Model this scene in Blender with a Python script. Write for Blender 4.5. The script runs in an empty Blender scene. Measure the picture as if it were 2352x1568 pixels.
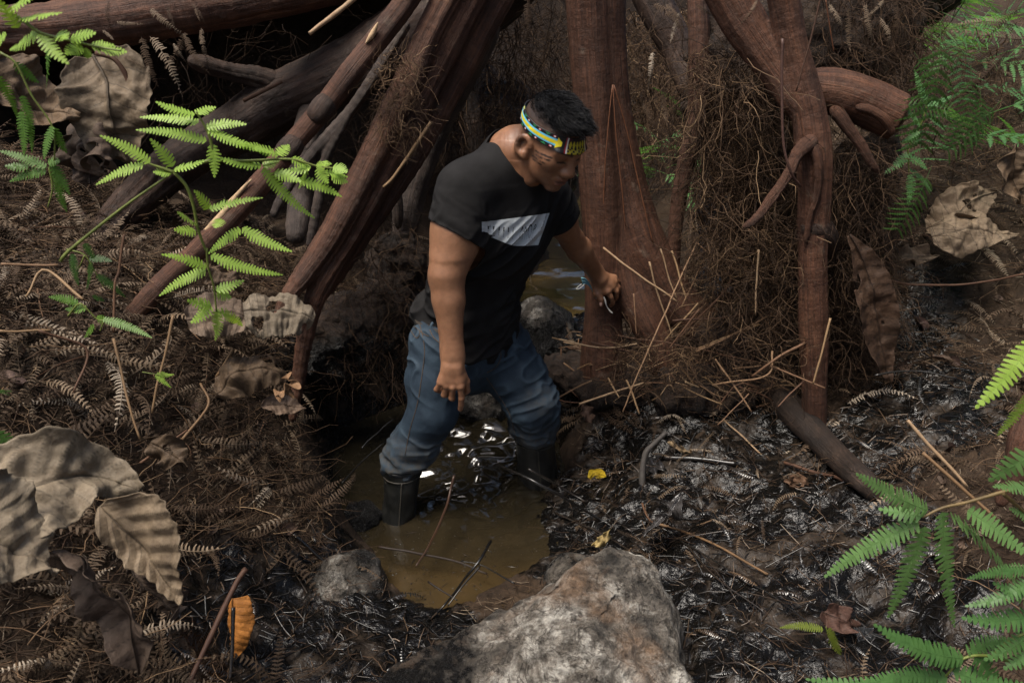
import bpy, math, random
import numpy as np
import openvdb
from mathutils import Vector, Matrix
from mathutils.bvhtree import BVHTree

random.seed(7)
RNG = np.random.default_rng(7)
SC = bpy.context.scene
COL = SC.collection

# ------------------------------------------------------------------ camera
CAM_H, PITCH, LENS = 1.60, math.radians(22.0), 28.0
cd = bpy.data.cameras.new('camera')
cam = bpy.data.objects.new('camera', cd)
COL.objects.link(cam)
cam.location = (0, 0, CAM_H)
cam.rotation_euler = (math.pi / 2 - PITCH, 0, 0)
cd.lens = LENS
cd.sensor_width = 36.0
cd.clip_start = 0.05
cd.clip_end = 400.0
cd.dof.use_dof = True
cd.dof.focus_distance = 2.35
cd.dof.aperture_fstop = 7.0
SC.camera = cam

# ------------------------------------------------------------------ light
SUN_EL, SUN_AZ = math.radians(66), math.radians(232)   # azimuth clockwise from +Y
world = bpy.data.worlds.new('World')
SC.world = world
world.use_nodes = True
wn = world.node_tree
bg = wn.nodes['Background']
sky = wn.nodes.new('ShaderNodeTexSky')
sky.sky_type = 'NISHITA'
sky.sun_disc = False
sky.sun_elevation = SUN_EL
sky.sun_rotation = SUN_AZ
sky.dust_density = 4.0
wn.links.new(sky.outputs[0], bg.inputs[0])
bg.inputs[1].default_value = 0.08
sd = bpy.data.lights.new('sun', 'SUN')
sd.energy = 1.5
sd.angle = math.radians(28)
sd.color = (1.0, 0.94, 0.84)
sun = bpy.data.objects.new('sun', sd)
COL.objects.link(sun)
sdir = Vector((math.sin(SUN_AZ) * math.cos(SUN_EL), math.cos(SUN_AZ) * math.cos(SUN_EL), math.sin(SUN_EL)))
sun.rotation_euler = sdir.to_track_quat('Z', 'Y').to_euler()
sun.location = (-2, -3, 6)
vs = SC.view_settings
vs.view_transform = 'Standard'
vs.look = 'None'
vs.gamma = 1.0
vs.use_curve_mapping = False
vs.exposure = 1.45
SC.render.engine = 'CYCLES'
SC.cycles.use_denoising = True
SC.cycles.max_bounces = 6
SC.cycles.diffuse_bounces = 2
SC.cycles.glossy_bounces = 3
SC.cycles.transmission_bounces = 4
SC.cycles.transparent_max_bounces = 6
SC.cycles.sample_clamp_indirect = 6.0

# ------------------------------------------------------------------ picture geometry (2352 x 1568 units)
FP = 2352 * LENS / 36.0
FWD = np.array([0, math.cos(PITCH), -math.sin(PITCH)])
UPV = np.array([0, math.sin(PITCH), math.cos(PITCH)])
RGT = np.array([1.0, 0, 0])
CAMP = np.array([0, 0, CAM_H])

def ray(px, py):
    return RGT * ((px - 1176) / FP) + UPV * ((784 - py) / FP) + FWD

def at(px, py, Y):
    d = ray(px, py)
    return CAMP + d * (Y / d[1])

def at_z(px, py, z):
    d = ray(px, py)
    return CAMP + d * ((z - CAM_H) / d[2])

def P2m(P, Y, z=0.8):
    """picture units -> metres at that depth"""
    return P * (Y * math.cos(PITCH) + (CAM_H - z) * math.sin(PITCH)) / FP

def V3(*a):
    return np.array(a, float)

def unit(v):
    v = np.asarray(v, float)
    n = np.linalg.norm(v)
    return v / n if n > 1e-9 else v

# ------------------------------------------------------------------ noise
_T = np.random.default_rng(3).random((32, 32, 32)).astype(np.float32)

def vnoise(p, f=1.0, seed=0):
    """value noise in [-1, 1] for an (N,3) array"""
    q = np.asarray(p, np.float32) * f + np.float32(seed * 7.31 + 100.0)
    i = np.floor(q).astype(np.int32)
    t = q - i
    t = t * t * (3 - 2 * t)
    a = i & 31
    b = (i + 1) & 31
    x, y, z = t[:, 0], t[:, 1], t[:, 2]
    def g(ix, iy, iz): return _T[ix, iy, iz]
    c00 = g(a[:, 0], a[:, 1], a[:, 2]) * (1 - x) + g(b[:, 0], a[:, 1], a[:, 2]) * x
    c10 = g(a[:, 0], b[:, 1], a[:, 2]) * (1 - x) + g(b[:, 0], b[:, 1], a[:, 2]) * x
    c01 = g(a[:, 0], a[:, 1], b[:, 2]) * (1 - x) + g(b[:, 0], a[:, 1], b[:, 2]) * x
    c11 = g(a[:, 0], b[:, 1], b[:, 2]) * (1 - x) + g(b[:, 0], b[:, 1], b[:, 2]) * x
    return ((c00 * (1 - y) + c10 * y) * (1 - z) + (c01 * (1 - y) + c11 * y) * z) * 2 - 1

def fbm(p, f, octv=4, gain=0.5, seed=0):
    s, a = 0, 1.0
    for o in range(octv):
        s = s + a * vnoise(p, f * 2.03 ** o, seed + o)
        a *= gain
    return s

def sstep(a, b, x):
    t = np.clip((x - a) / (b - a), 0, 1)
    return t * t * (3 - 2 * t)

# ------------------------------------------------------------------ meshes and objects
def new_mesh(name, V, F, mats=(), smooth=True, attrs=None, cols=None, fmat=None, uv=None):
    V = np.asarray(V, np.float32)
    me = bpy.data.meshes.new(name)
    if isinstance(F, np.ndarray):
        n, k = F.shape
        me.vertices.add(len(V)); me.vertices.foreach_set('co', V.ravel())
        me.loops.add(n * k); me.loops.foreach_set('vertex_index', F.astype(np.int32).ravel())
        me.polygons.add(n)
        me.polygons.foreach_set('loop_start', np.arange(0, n * k, k, dtype=np.int32))
        me.update(calc_edges=True)
    else:
        me.from_pydata([tuple(v) for v in V], [], [tuple(f) for f in F])
        me.update()
    if smooth:
        me.polygons.foreach_set('use_smooth', np.ones(len(me.polygons), bool))
    for m in (mats if isinstance(mats, (list, tuple)) else [mats]):
        me.materials.append(m)
    if fmat is not None:
        me.polygons.foreach_set('material_index', np.asarray(fmat, np.int32))
    for k_, a in (attrs or {}).items():
        at_ = me.attributes.new(k_, 'FLOAT', 'POINT')
        at_.data.foreach_set('value', np.asarray(a, np.float32))
    if cols is not None:
        c = np.ones((len(V), 4), np.float32); c[:, :3] = cols
        ca = me.color_attributes.new('col', 'FLOAT_COLOR', 'POINT')
        ca.data.foreach_set('color', c.ravel())
    if uv is not None:
        l = np.empty(len(me.loops), np.int32); me.loops.foreach_get('vertex_index', l)
        ul = me.uv_layers.new(name='uv')
        ul.data.foreach_set('uv', np.asarray(uv, np.float32)[l].ravel())
    me.validate()
    return me

def obj(name, me, parent=None, label=None, cat=None, group=None, kind=None, loc=None):
    o = bpy.data.objects.new(name, me)
    COL.objects.link(o)
    if parent is not None:
        o.parent = parent
        o.matrix_parent_inverse = Matrix.Translation(-Vector(parent.location))
    if loc is not None:
        o.location = loc
    if label: o['label'] = label
    if cat: o['category'] = cat
    if group: o['group'] = group
    if kind: o['kind'] = kind
    return o

def thing(name, label, cat, loc=(0, 0, 0), group=None):
    o = bpy.data.objects.new(name, None)
    COL.objects.link(o)
    o.location = loc
    o.empty_display_size = 0.05
    o['label'] = label; o['category'] = cat
    if group: o['group'] = group
    return o

def rebase(V, base):
    return np.asarray(V) - np.asarray(base)[None, :]

def thing_mesh(name, V, F, mats, label, cat, group=None, base=None, **kw):
    """a one-mesh thing with its origin at its base"""
    V = np.asarray(V, float)
    if base is None:
        base = V3(V[:, 0].mean(), V[:, 1].mean(), V[:, 2].min())
    return obj(name, new_mesh(name, rebase(V, base), F, mats, **kw), None, label, cat, group, loc=tuple(base))

def catmull(pts, n):
    """resample a polyline (N,k) through Catmull-Rom to n points by arc length"""
    p = np.asarray(pts, float)
    if len(p) < 3:
        t = np.linspace(0, 1, n)[:, None]
        return p[0] * (1 - t) + p[-1] * t
    q = np.vstack([2 * p[0] - p[1], p, 2 * p[-1] - p[-2]])
    out = []
    for i in range(1, len(q) - 2):
        t = np.linspace(0, 1, 17)[:-1, None]
        a, b, c, d = q[i - 1], q[i], q[i + 1], q[i + 2]
        out.append(0.5 * (2 * b + (c - a) * t + (2 * a - 5 * b + 4 * c - d) * t ** 2 + (3 * b - a - 3 * c + d) * t ** 3))
    out = np.vstack(out + [p[-1:]])
    s = np.r_[0, np.cumsum(np.linalg.norm(np.diff(out[:, :3], axis=0), axis=1))]
    u = np.linspace(0, s[-1], n)
    return np.stack([np.interp(u, s, out[:, j]) for j in range(out.shape[1])], 1)

def frames(C):
    T = np.gradient(C, axis=0)
    T /= np.linalg.norm(T, axis=1)[:, None] + 1e-12
    ref = V3(0, 0, 1) if abs(T[0, 2]) < 0.9 else V3(1, 0, 0)
    N = np.zeros_like(C)
    n = unit(np.cross(np.cross(T[0], ref), T[0]))
    for i in range(len(C)):
        n = unit(n - T[i] * np.dot(n, T[i]))
        N[i] = n
    return T, N, np.cross(T, N)

def tube(C, R, ns=8, cap=True):
    """swept tube -> V, F(quads), along"""
    C = np.asarray(C, float); n = len(C)
    R = np.broadcast_to(np.asarray(R, float), (n,))
    T, N, B = frames(C)
    a = np.linspace(0, 2 * math.pi, ns, endpoint=False)
    V = C[:, None, :] + R[:, None, None] * (np.cos(a)[None, :, None] * N[:, None, :] + np.sin(a)[None, :, None] * B[:, None, :])
    V = V.reshape(-1, 3)
    i, j = np.meshgrid(np.arange(n - 1), np.arange(ns), indexing='ij')
    F = np.stack([i * ns + j, i * ns + (j + 1) % ns, (i + 1) * ns + (j + 1) % ns, (i + 1) * ns + j], -1).reshape(-1, 4)
    s = np.r_[0, np.cumsum(np.linalg.norm(np.diff(C, axis=0), axis=1))]
    al = np.repeat(s, ns)
    if cap:
        k = len(V)
        V = np.vstack([V, C[:1], C[-1:]])
        j = np.arange(ns)
        F0 = np.stack([np.full(ns, k), (j + 1) % ns, j, j], -1)
        F1 = np.stack([np.full(ns, k + 1), (n - 1) * ns + j, (n - 1) * ns + (j + 1) % ns, (n - 1) * ns + (j + 1) % ns], -1)
        # triangles are kept as fans of thin quads: split instead
        mid0 = (V[j] + V[(j + 1) % ns]) / 2
        V = np.vstack([V, mid0, (V[(n - 1) * ns + j] + V[(n - 1) * ns + (j + 1) % ns]) / 2])
        m0 = k + 2 + j; m1 = k + 2 + ns + j
        F0 = np.stack([np.full(ns, k), m0, j, np.roll(m0, 1)], -1)
        F1 = np.stack([np.full(ns, k + 1), np.roll(m1, 1), (n - 1) * ns + j, m1], -1)
        F = np.vstack([F, F0, F1])
        al = np.r_[al, s[0], s[-1], np.full(ns, s[0]), np.full(ns, s[-1])]
    return V, F, al

def join(parts):
    """[(V,F),...] -> V,F with equal face sizes"""
    Vs, Fs, k = [], [], 0
    for V, F in parts:
        Vs.append(V); Fs.append(np.asarray(F) + k); k += len(V)
    return np.vstack(Vs), np.vstack(Fs)

class Vol:
    """signed distance field on a grid with smooth unions, meshed with openvdb"""
    def __init__(s, lo, hi, h, bgv=0.06):
        s.lo = np.asarray(lo, float); s.h = h
        s.n = np.ceil((np.asarray(hi) - s.lo) / h).astype(int) + 1
        s.bg = bgv
        s.D = np.full(s.n, bgv, np.float32)
        s.skel = []
    def block(s, lo, hi):
        i0 = np.clip(np.floor((lo - s.lo) / s.h).astype(int), 0, s.n)
        i1 = np.clip(np.ceil((hi - s.lo) / s.h).astype(int) + 1, 0, s.n)
        if np.any(i1 <= i0): return None, None
        sl = tuple(slice(a, b) for a, b in zip(i0, i1))
        ax = [(s.lo[k] + s.h * np.arange(i0[k], i1[k])).astype(np.float32) for k in range(3)]
        return sl, np.meshgrid(*ax, indexing='ij', sparse=True)
    def put(s, sl, d, k, op='u'):
        A = s.D[sl]
        if op == 'u':
            if k > 0:
                hh = np.maximum(k - np.abs(A - d), 0) / k
                s.D[sl] = np.minimum(A, d) - hh * hh * k * 0.25
            else: s.D[sl] = np.minimum(A, d)
        elif op == 's':
            d = -d
            if k > 0:
                hh = np.maximum(k - np.abs(A - d), 0) / k
                s.D[sl] = np.maximum(A, d) + hh * hh * k * 0.25
            else: s.D[sl] = np.maximum(A, d)
    def cone(s, a, b, ra, rb, k=0.01, op='u', squash=None):
        a = np.asarray(a, float); b = np.asarray(b, float)
        m = max(ra, rb) * 1.6 + k + s.bg
        sl, g = s.block(np.minimum(a, b) - m, np.maximum(a, b) + m)
        if sl is None: return
        ab = b - a; L = max(float(ab @ ab), 1e-9)
        px, py, pz = g[0] - a[0], g[1] - a[1], g[2] - a[2]
        t = np.clip((px * ab[0] + py * ab[1] + pz * ab[2]) / L, 0, 1)
        ex, ey, ez = px - t * ab[0], py - t * ab[1], pz - t * ab[2]
        d2 = ex * ex + ey * ey + ez * ez
        if squash is not None:       # (direction, factor): the section is flattened along that direction
            dv, fac = unit(squash[0]), squash[1]
            q = ex * dv[0] + ey * dv[1] + ez * dv[2]
            d2 = d2 + q * q * (1 / fac ** 2 - 1)
        r = ra + (rb - ra) * t
        d = np.sqrt(d2) - r
        if squash is not None: d = d * squash[1]
        s.put(sl, np.minimum(d, s.bg).astype(np.float32), k, op)
        if op == 'u': s.skel.append((a, b, max(ra, rb)))
    def ell(s, c, axes, rad, k=0.01, op='u'):
        c = np.asarray(c, float); A = np.asarray(axes, float); r = np.asarray(rad, float)
        ext = np.sqrt(((A * r[:, None]) ** 2).sum(0))
        m = ext + k + s.bg
        sl, g = s.block(c - m, c + m)
        if sl is None: return
        px, py, pz = g[0] - c[0], g[1] - c[1], g[2] - c[2]
        q1 = 0; q2 = 0
        for i in range(3):
            u = (px * A[i, 0] + py * A[i, 1] + pz * A[i, 2]) / r[i]
            q1 = q1 + u * u
            q2 = q2 + (u / r[i]) ** 2
        k0 = np.sqrt(q1); k1 = np.sqrt(q2) + 1e-6
        d = np.clip(k0 * (k0 - 1) / k1, -s.bg * 2, s.bg)
        s.put(sl, d.astype(np.float32), k, op)
    def half(s, p, n, k=0.0):
        """cut away the side the normal points to"""
        sl, g = s.block(s.lo, s.lo + s.h * (s.n - 1))
        n = unit(n)
        d = (g[0] - p[0]) * n[0] + (g[1] - p[1]) * n[1] + (g[2] - p[2]) * n[2]
        s.D = np.maximum(s.D, np.clip(d, -s.bg * 2, s.bg).astype(np.float32))
    def chain(s, pts, radii, k=0.01, n=None, **kw):
        C = catmull(np.c_[np.asarray(pts, float), np.asarray(radii, float)], n or max(2, 3 * len(pts)))
        for i in range(len(C) - 1):
            s.cone(C[i, :3], C[i + 1, :3], C[i, 3], C[i + 1, 3], k, **kw)
    def mesh(s):
        g = openvdb.FloatGrid(s.bg)
        g.copyFromArray(s.D)
        P, T, Q = g.convertToPolygons(isovalue=0.0, adaptivity=0.0)
        V = P.astype(np.float64) * s.h + s.lo
        Q = Q.astype(np.int32)
        return V, Q

def vnormals(V, F):
    a = V[F[:, 1]] - V[F[:, 3 if F.shape[1] == 4 else 0]]
    if F.shape[1] == 4:
        n = np.cross(V[F[:, 2]] - V[F[:, 0]], V[F[:, 3]] - V[F[:, 1]])
    else:
        n = np.cross(V[F[:, 1]] - V[F[:, 0]], V[F[:, 2]] - V[F[:, 0]])
    N = np.zeros_like(V)
    for k in range(F.shape[1]):
        for c in range(3):
            N[:, c] += np.bincount(F[:, k], n[:, c], len(V))
    return N / (np.linalg.norm(N, axis=1)[:, None] + 1e-12)

def smooth_mesh(V, F, it=2, lam=0.5):
    e = np.vstack([F[:, [i, (i + 1) % F.shape[1]]] for i in range(F.shape[1])])
    e = np.vstack([e, e[:, ::-1]])
    cnt = np.bincount(e[:, 0], minlength=len(V))[:, None] + 1e-9
    for _ in range(it):
        S = np.stack([np.bincount(e[:, 0], V[e[:, 1], c], len(V)) for c in range(3)], 1)
        V = V + lam * (S / cnt - V)
    return V

# ------------------------------------------------------------------ material kit
def mat(name):
    m = bpy.data.materials.new(name)
    m.use_nodes = True
    return m, m.node_tree, m.node_tree.nodes['Principled BSDF']

def nd(nt, t, **kw):
    n = nt.nodes.new(t)
    for k, v in kw.items():
        if k.startswith('i_'):
            key = k[2:]
            n.inputs[int(key) if key.isdigit() else key.replace('_', ' ')].default_value = v
        else:
            setattr(n, k, v)
    return n

def ramp(nt, fac, stops, interp='LINEAR'):
    r = nt.nodes.new('ShaderNodeValToRGB')
    r.color_ramp.interpolation = interp
    el = r.color_ramp.elements
    while len(el) < len(stops): el.new(0.5)
    for e, (p, c) in zip(el, stops):
        e.position = p
        e.color = (*c, 1) if len(c) == 3 else c
    nt.links.new(fac, r.inputs[0])
    return r.outputs[0]

def noise(nt, scale, detail=6, rough=0.6, vec=None, dist=0.0):
    n = nd(nt, 'ShaderNodeTexNoise')
    n.inputs['Scale'].default_value = scale
    n.inputs['Detail'].default_value = detail
    n.inputs['Roughness'].default_value = rough
    n.inputs['Distortion'].default_value = dist
    if vec is not None: nt.links.new(vec, n.inputs['Vector'])
    return n.outputs['Fac']

def mix(nt, fac, a, b, mode='MIX'):
    m = nt.nodes.new('ShaderNodeMix')
    m.data_type = 'RGBA'; m.blend_type = mode
    for sock, v in ((m.inputs[0], fac), (m.inputs[6], a), (m.inputs[7], b)):
        if hasattr(v, 'links'): nt.links.new(v, sock)
        elif isinstance(v, (int, float)): sock.default_value = v
        else: sock.default_value = (*v, 1)
    return m.outputs[2]

def mathn(nt, op, a, b=None, clamp=False):
    m = nt.nodes.new('ShaderNodeMath'); m.operation = op; m.use_clamp = clamp
    for i, v in enumerate((a, b)):
        if v is None: continue
        if hasattr(v, 'links'): nt.links.new(v, m.inputs[i])
        else: m.inputs[i].default_value = v
    return m.outputs[0]

def bump(nt, bsdf, h, strength=0.5, dist=0.01):
    b = nd(nt, 'ShaderNodeBump')
    b.inputs['Strength'].default_value = strength
    b.inputs['Distance'].default_value = dist
    nt.links.new(h, b.inputs['Height'])
    nt.links.new(b.outputs[0], bsdf.inputs['Normal'])
    return b

def attr(nt, name, out='Fac'):
    a = nd(nt, 'ShaderNodeAttribute', attribute_name=name)
    return a.outputs[out]

def geo_pos(nt):
    return nt.nodes.new('ShaderNodeNewGeometry').outputs['Position']

def objrand(nt):
    return nt.nodes.new('ShaderNodeObjectInfo').outputs['Random']

def m_plain(name, c, rough=0.6, spec=0.4, nscale=80, var=0.25, bmp=0.2, bscale=200):
    m, nt, b = mat(name)
    n = noise(nt, nscale, 5, 0.6, geo_pos(nt))
    c0 = tuple(x * (1 - var) for x in c); c1 = tuple(min(1, x * (1 + var)) for x in c)
    nt.links.new(ramp(nt, n, [(0.3, c0), (0.7, c1)]), b.inputs['Base Color'])
    b.inputs['Roughness'].default_value = rough
    b.inputs['Specular IOR Level'].default_value = spec
    if bmp: bump(nt, b, noise(nt, bscale, 3, 0.6, geo_pos(nt)), bmp, 0.003)
    return m

def m_vcol(name, rough=0.6, spec=0.3, bscale=300, bmp=0.3):
    m, nt, b = mat(name)
    nt.links.new(attr(nt, 'col', 'Color'), b.inputs['Base Color'])
    b.inputs['Roughness'].default_value = rough
    b.inputs['Specular IOR Level'].default_value = spec
    if bmp: bump(nt, b, noise(nt, bscale, 2, 0.5, geo_pos(nt)), bmp, 0.002)
    return m

# ================================================================== ground, pool, stream
# control points of the banks: (x, y, z) in metres
CP = np.array([
    # right of the pool: black mud rising to the right
    (0.25, 2.35, 0.06), (0.40, 2.10, 0.07), (0.65, 2.43, 0.17), (0.62, 2.05, 0.13), (0.98, 2.10, 0.22), (1.05, 2.6, 0.30),
    (0.35, 2.70, 0.16), (0.70, 2.75, 0.28), (0.45, 2.95, 0.30), (0.75, 3.05, 0.34), (1.40, 2.5, 0.40), (1.85, 2.84, 0.60),
    (1.82, 3.2, 0.85), (1.4, 3.2, 0.62), (2.4, 3.0, 0.95), (2.3, 3.9, 1.15), (1.5, 4.0, 0.75), (2.0, 4.8, 1.25), (3.2, 4.2, 1.6),
    (1.0, 1.65, 0.17), (1.35, 1.6, 0.34), (1.5, 2.1, 0.42), (0.5, 1.45, 0.08), (0.9, 1.2, 0.15), (1.8, 1.4, 0.55), (2.6, 2.0, 0.8),
    (0.10, 1.45, 0.02), (0.0, 1.0, 0.02), (0.0, 0.3, 0.03), (0.6, 0.3, 0.08), (-0.6, 0.3, 0.12),
    # left bank
    (-0.64, 2.05, 0.17), (-0.74, 2.44, 0.26), (-0.70, 2.25, 0.21), (-0.52, 1.80, 0.08), (-0.62, 1.66, 0.15), (-0.40, 1.45, 0.06), (-0.85, 1.75, 0.30),
    (-0.98, 2.09, 0.58), (-1.15, 1.77, 0.68), (-1.47, 2.22, 0.92), (-1.45, 2.98, 0.86), (-1.0, 2.6, 0.66), (-0.85, 2.9, 0.52),
    (-1.0, 1.35, 0.50), (-0.80, 1.25, 0.28), (-0.9, 0.8, 0.4), (-1.6, 1.4, 0.9), (-2.2, 2.2, 1.25), (-2.2, 3.2, 1.15), (-1.5, 0.3, 0.7), (-2.6, 0.8, 1.2),
    # behind the left bank and behind the man
    (-1.0, 3.5, 0.70), (-1.5, 4.2, 0.72), (-0.55, 2.95, 0.36), (-0.35, 3.3, 0.32), (-0.45, 3.9, 0.42), (-1.0, 4.4, 0.65), (-2.3, 4.6, 1.0),
    (-0.35, 4.5, 0.55), (-0.25, 5.0, 0.95), (-0.5, 5.4, 1.55), (-1.2, 5.3, 1.5), (-2.4, 5.6, 1.9), (-0.9, 6.2, 2.3),
    (0.0, 3.45, 0.20), (0.15, 3.8, 0.20), (0.25, 4.3, 0.14), (0.3, 5.2, 0.12), (0.75, 5.0, 0.14), (0.55, 4.2, 0.16), (0.85, 6.2, 0.14), (1.2, 7.0, 0.15), (0.6, 6.6, 0.14),
    (0.05, 5.6, 0.5), (-0.1, 6.6, 1.1), (1.05, 4.6, 0.40), (1.35, 5.6, 0.55), (1.9, 6.4, 0.9), (2.6, 6.2, 1.5), (1.0, 3.6, 0.42),
    (0.2, 8.2, 0.9), (1.4, 8.4, 0.6), (2.6, 8.2, 1.4), (-1.5, 8.0, 2.8), (4.2, 6.0, 2.2), (-4, 5, 2.2), (-4, 2, 2.0), (5, 3, 2.3),
    (0, 10, 2.4), (3, 10, 2.6), (-4, 10, 3.6), (6, 9, 3.6), (-3.5, 0, 1.5), (4, 0, 1.6), (0, -1.2, 0.3), (3, 1.0, 1.2),
])
def _tps(r): return np.where(r > 1e-9, r * r * np.log(r + 1e-12), 0)
_n = len(CP)
_K = _tps(np.linalg.norm(CP[:, None, :2] - CP[None, :, :2], axis=2)) + np.eye(_n) * 0.004
_Pm = np.c_[np.ones(_n), CP[:, :2]]
_A = np.block([[_K, _Pm], [_Pm.T, np.zeros((3, 3))]])
_W = np.linalg.solve(_A, np.r_[CP[:, 2], 0, 0, 0])
def bank(x, y):
    x = np.asarray(x, float).ravel(); y = np.asarray(y, float).ravel()
    out = np.empty(len(x))
    for i in range(0, len(x), 40000):
        xs, ys = x[i:i + 40000], y[i:i + 40000]
        r = np.sqrt((xs[:, None] - CP[None, :, 0]) ** 2 + (ys[:, None] - CP[None, :, 1]) ** 2)
        out[i:i + 40000] = _tps(r) @ _W[:_n] + _W[_n] + _W[_n + 1] * xs + _W[_n + 2] * ys
    return out
# water edge of the pool (picture polygon at water level)
POOL = np.array([at_z(x, y, 0.0)[:2] for x, y in ((815, 1225), (862, 1272), (886, 1330), (930, 1372), (1010, 1400), (1090, 1372), (1190, 1318), (1262, 1276),
    (1258, 1230), (1222, 1180), (1262, 1120), (1300, 1090), (1285, 1020), (1225, 960), (1150, 915), (1060, 905), (960, 915), (860, 950), (770, 985), (745, 1060), (765, 1150))])
def poly_sd(x, y, PG):
    """signed distance to a polygon, negative inside"""
    x = np.asarray(x, float).ravel(); y = np.asarray(y, float).ravel()
    d = np.full(len(x), 1e9); ins = np.zeros(len(x), bool)
    for a, b_ in zip(PG, np.roll(PG, -1, 0)):
        e = b_ - a
        t = np.clip(((x - a[0]) * e[0] + (y - a[1]) * e[1]) / (e @ e), 0, 1)
        d = np.minimum(d, np.hypot(x - a[0] - t * e[0], y - a[1] - t * e[1]))
        c = ((a[1] > y) != (b_[1] > y)) & (x < (b_[0] - a[0]) * (y - a[1]) / (b_[1] - a[1] + 1e-12) + a[0])
        ins ^= c
    return np.where(ins, -d, d)
def hgt0(x, y):
    x = np.asarray(x, float).ravel(); y = np.asarray(y, float).ravel()
    z = np.maximum(bank(x, y), 0.02 + 0 * x)
    z = np.minimum(z, 4.5)
    sd_ = poly_sd(x, y, POOL)
    w = np.where(x < -0.30, 0.07, 0.30)
    t = np.clip(sd_ / w, 0, 1)
    out = z * np.sqrt(t)
    inn = -0.20 * sstep(0.0, 0.12, -sd_) - 0.01
    return np.where(sd_ > 0, out, inn)
def hgt(x, y):
    x = np.asarray(x, float).ravel(); y = np.asarray(y, float).ravel()
    p = np.stack([x, y, 0 * x], 1)
    z = hgt0(x, y)
    near = sstep(9, 5, np.hypot(x, y))
    return z + near * (0.045 * fbm(p, 3.2, 3) * sstep(0.0, 0.15, z) + 0.020 * fbm(p, 13, 3, seed=5) * sstep(-0.02, 0.06, z)) + (1 - near) * 0.25 * fbm(p, 0.6, 3, seed=9)
# black oil-soaked patches, and painted shade in the hollow behind the legs: (x, y, radius)
OIL_SHADE = [at_z(x, y, z)[:2].tolist() + [r] for x, y, z, r in ((1650, 1060, .2, .42), (1480, 1000, .2, .3), (1850, 1080, .25, .38), (1950, 1250, .2, .3), (1700, 1260, .12, .35), (1350, 1180, .05, .3), (2120, 1000, .3, .3), (2080, 1420, .2, .28),
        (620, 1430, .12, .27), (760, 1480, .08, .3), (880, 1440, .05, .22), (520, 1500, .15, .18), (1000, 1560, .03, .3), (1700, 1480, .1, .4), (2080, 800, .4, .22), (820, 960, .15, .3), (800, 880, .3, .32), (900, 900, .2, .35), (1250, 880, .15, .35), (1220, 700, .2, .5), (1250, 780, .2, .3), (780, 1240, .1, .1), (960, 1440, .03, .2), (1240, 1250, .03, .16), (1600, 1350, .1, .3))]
def oil(x, y):
    x = np.asarray(x, float).ravel(); y = np.asarray(y, float).ravel()
    o = np.zeros(len(x))
    for a, b_, r in OIL_SHADE:
        o = np.maximum(o, sstep(1.15, 0.55, np.hypot(x - a, y - b_) / r))
    p = np.stack([x, y, 0 * x], 1)
    return np.clip(o + 0.45 * fbm(p, 6, 3, seed=14) * (o > 0.02), 0, 1)

def axis(segs):
    out = []
    for a, b_, st in segs:
        out.append(np.arange(a, b_ - 1e-9, st))
    return np.r_[tuple(out)]
gx = np.r_[-60, -40, -25, -15, axis([(-10, -5, .6), (-5, -2.4, .12), (-2.4, -1.3, .024), (-1.3, 1.5, .0125), (1.5, 2.6, .024), (2.6, 5, .12), (5, 10, .6)]), 10, 15, 25, 40, 60]
gy = np.r_[-40, -25, -15, -8, axis([(-4, 0.2, .4), (0.2, 1.1, .06), (1.1, 3.0, .0125), (3.0, 4.5, .026), (4.5, 8, .05), (8, 14, .4)]), 14, 18, 25, 40, 60]
XX, YY = np.meshgrid(gx, gy, indexing='ij')
xr, yr = XX.ravel(), YY.ravel()
far = np.hypot(xr, yr) > 14
zr = np.where(far, 3.6, 0.0)
zr[~far] = hgt(xr[~far], yr[~far])
zr[far] = 3.6 + 0.03 * np.hypot(xr[far], yr[far])
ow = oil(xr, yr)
pp_ = np.stack([xr, yr, zr], 1)
fine = np.hypot(xr, yr - 2) < 3.2
rough_ = np.zeros(len(xr))
rough_[fine] = 0.0075 * fbm(pp_[fine], 30, 4, 0.6, seed=31) + 0.007 * np.abs(fbm(pp_[fine], 42, 2, seed=37))
zr = zr + rough_ * (zr > -0.06)
nx_, ny_ = len(gx), len(gy)
idx = np.arange(nx_ * ny_).reshape(nx_, ny_)
GF = np.stack([idx[:-1, :-1], idx[1:, :-1], idx[1:, 1:], idx[:-1, 1:]], -1).reshape(-1, 4)
GV = np.stack([xr, yr, zr], 1)

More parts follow.
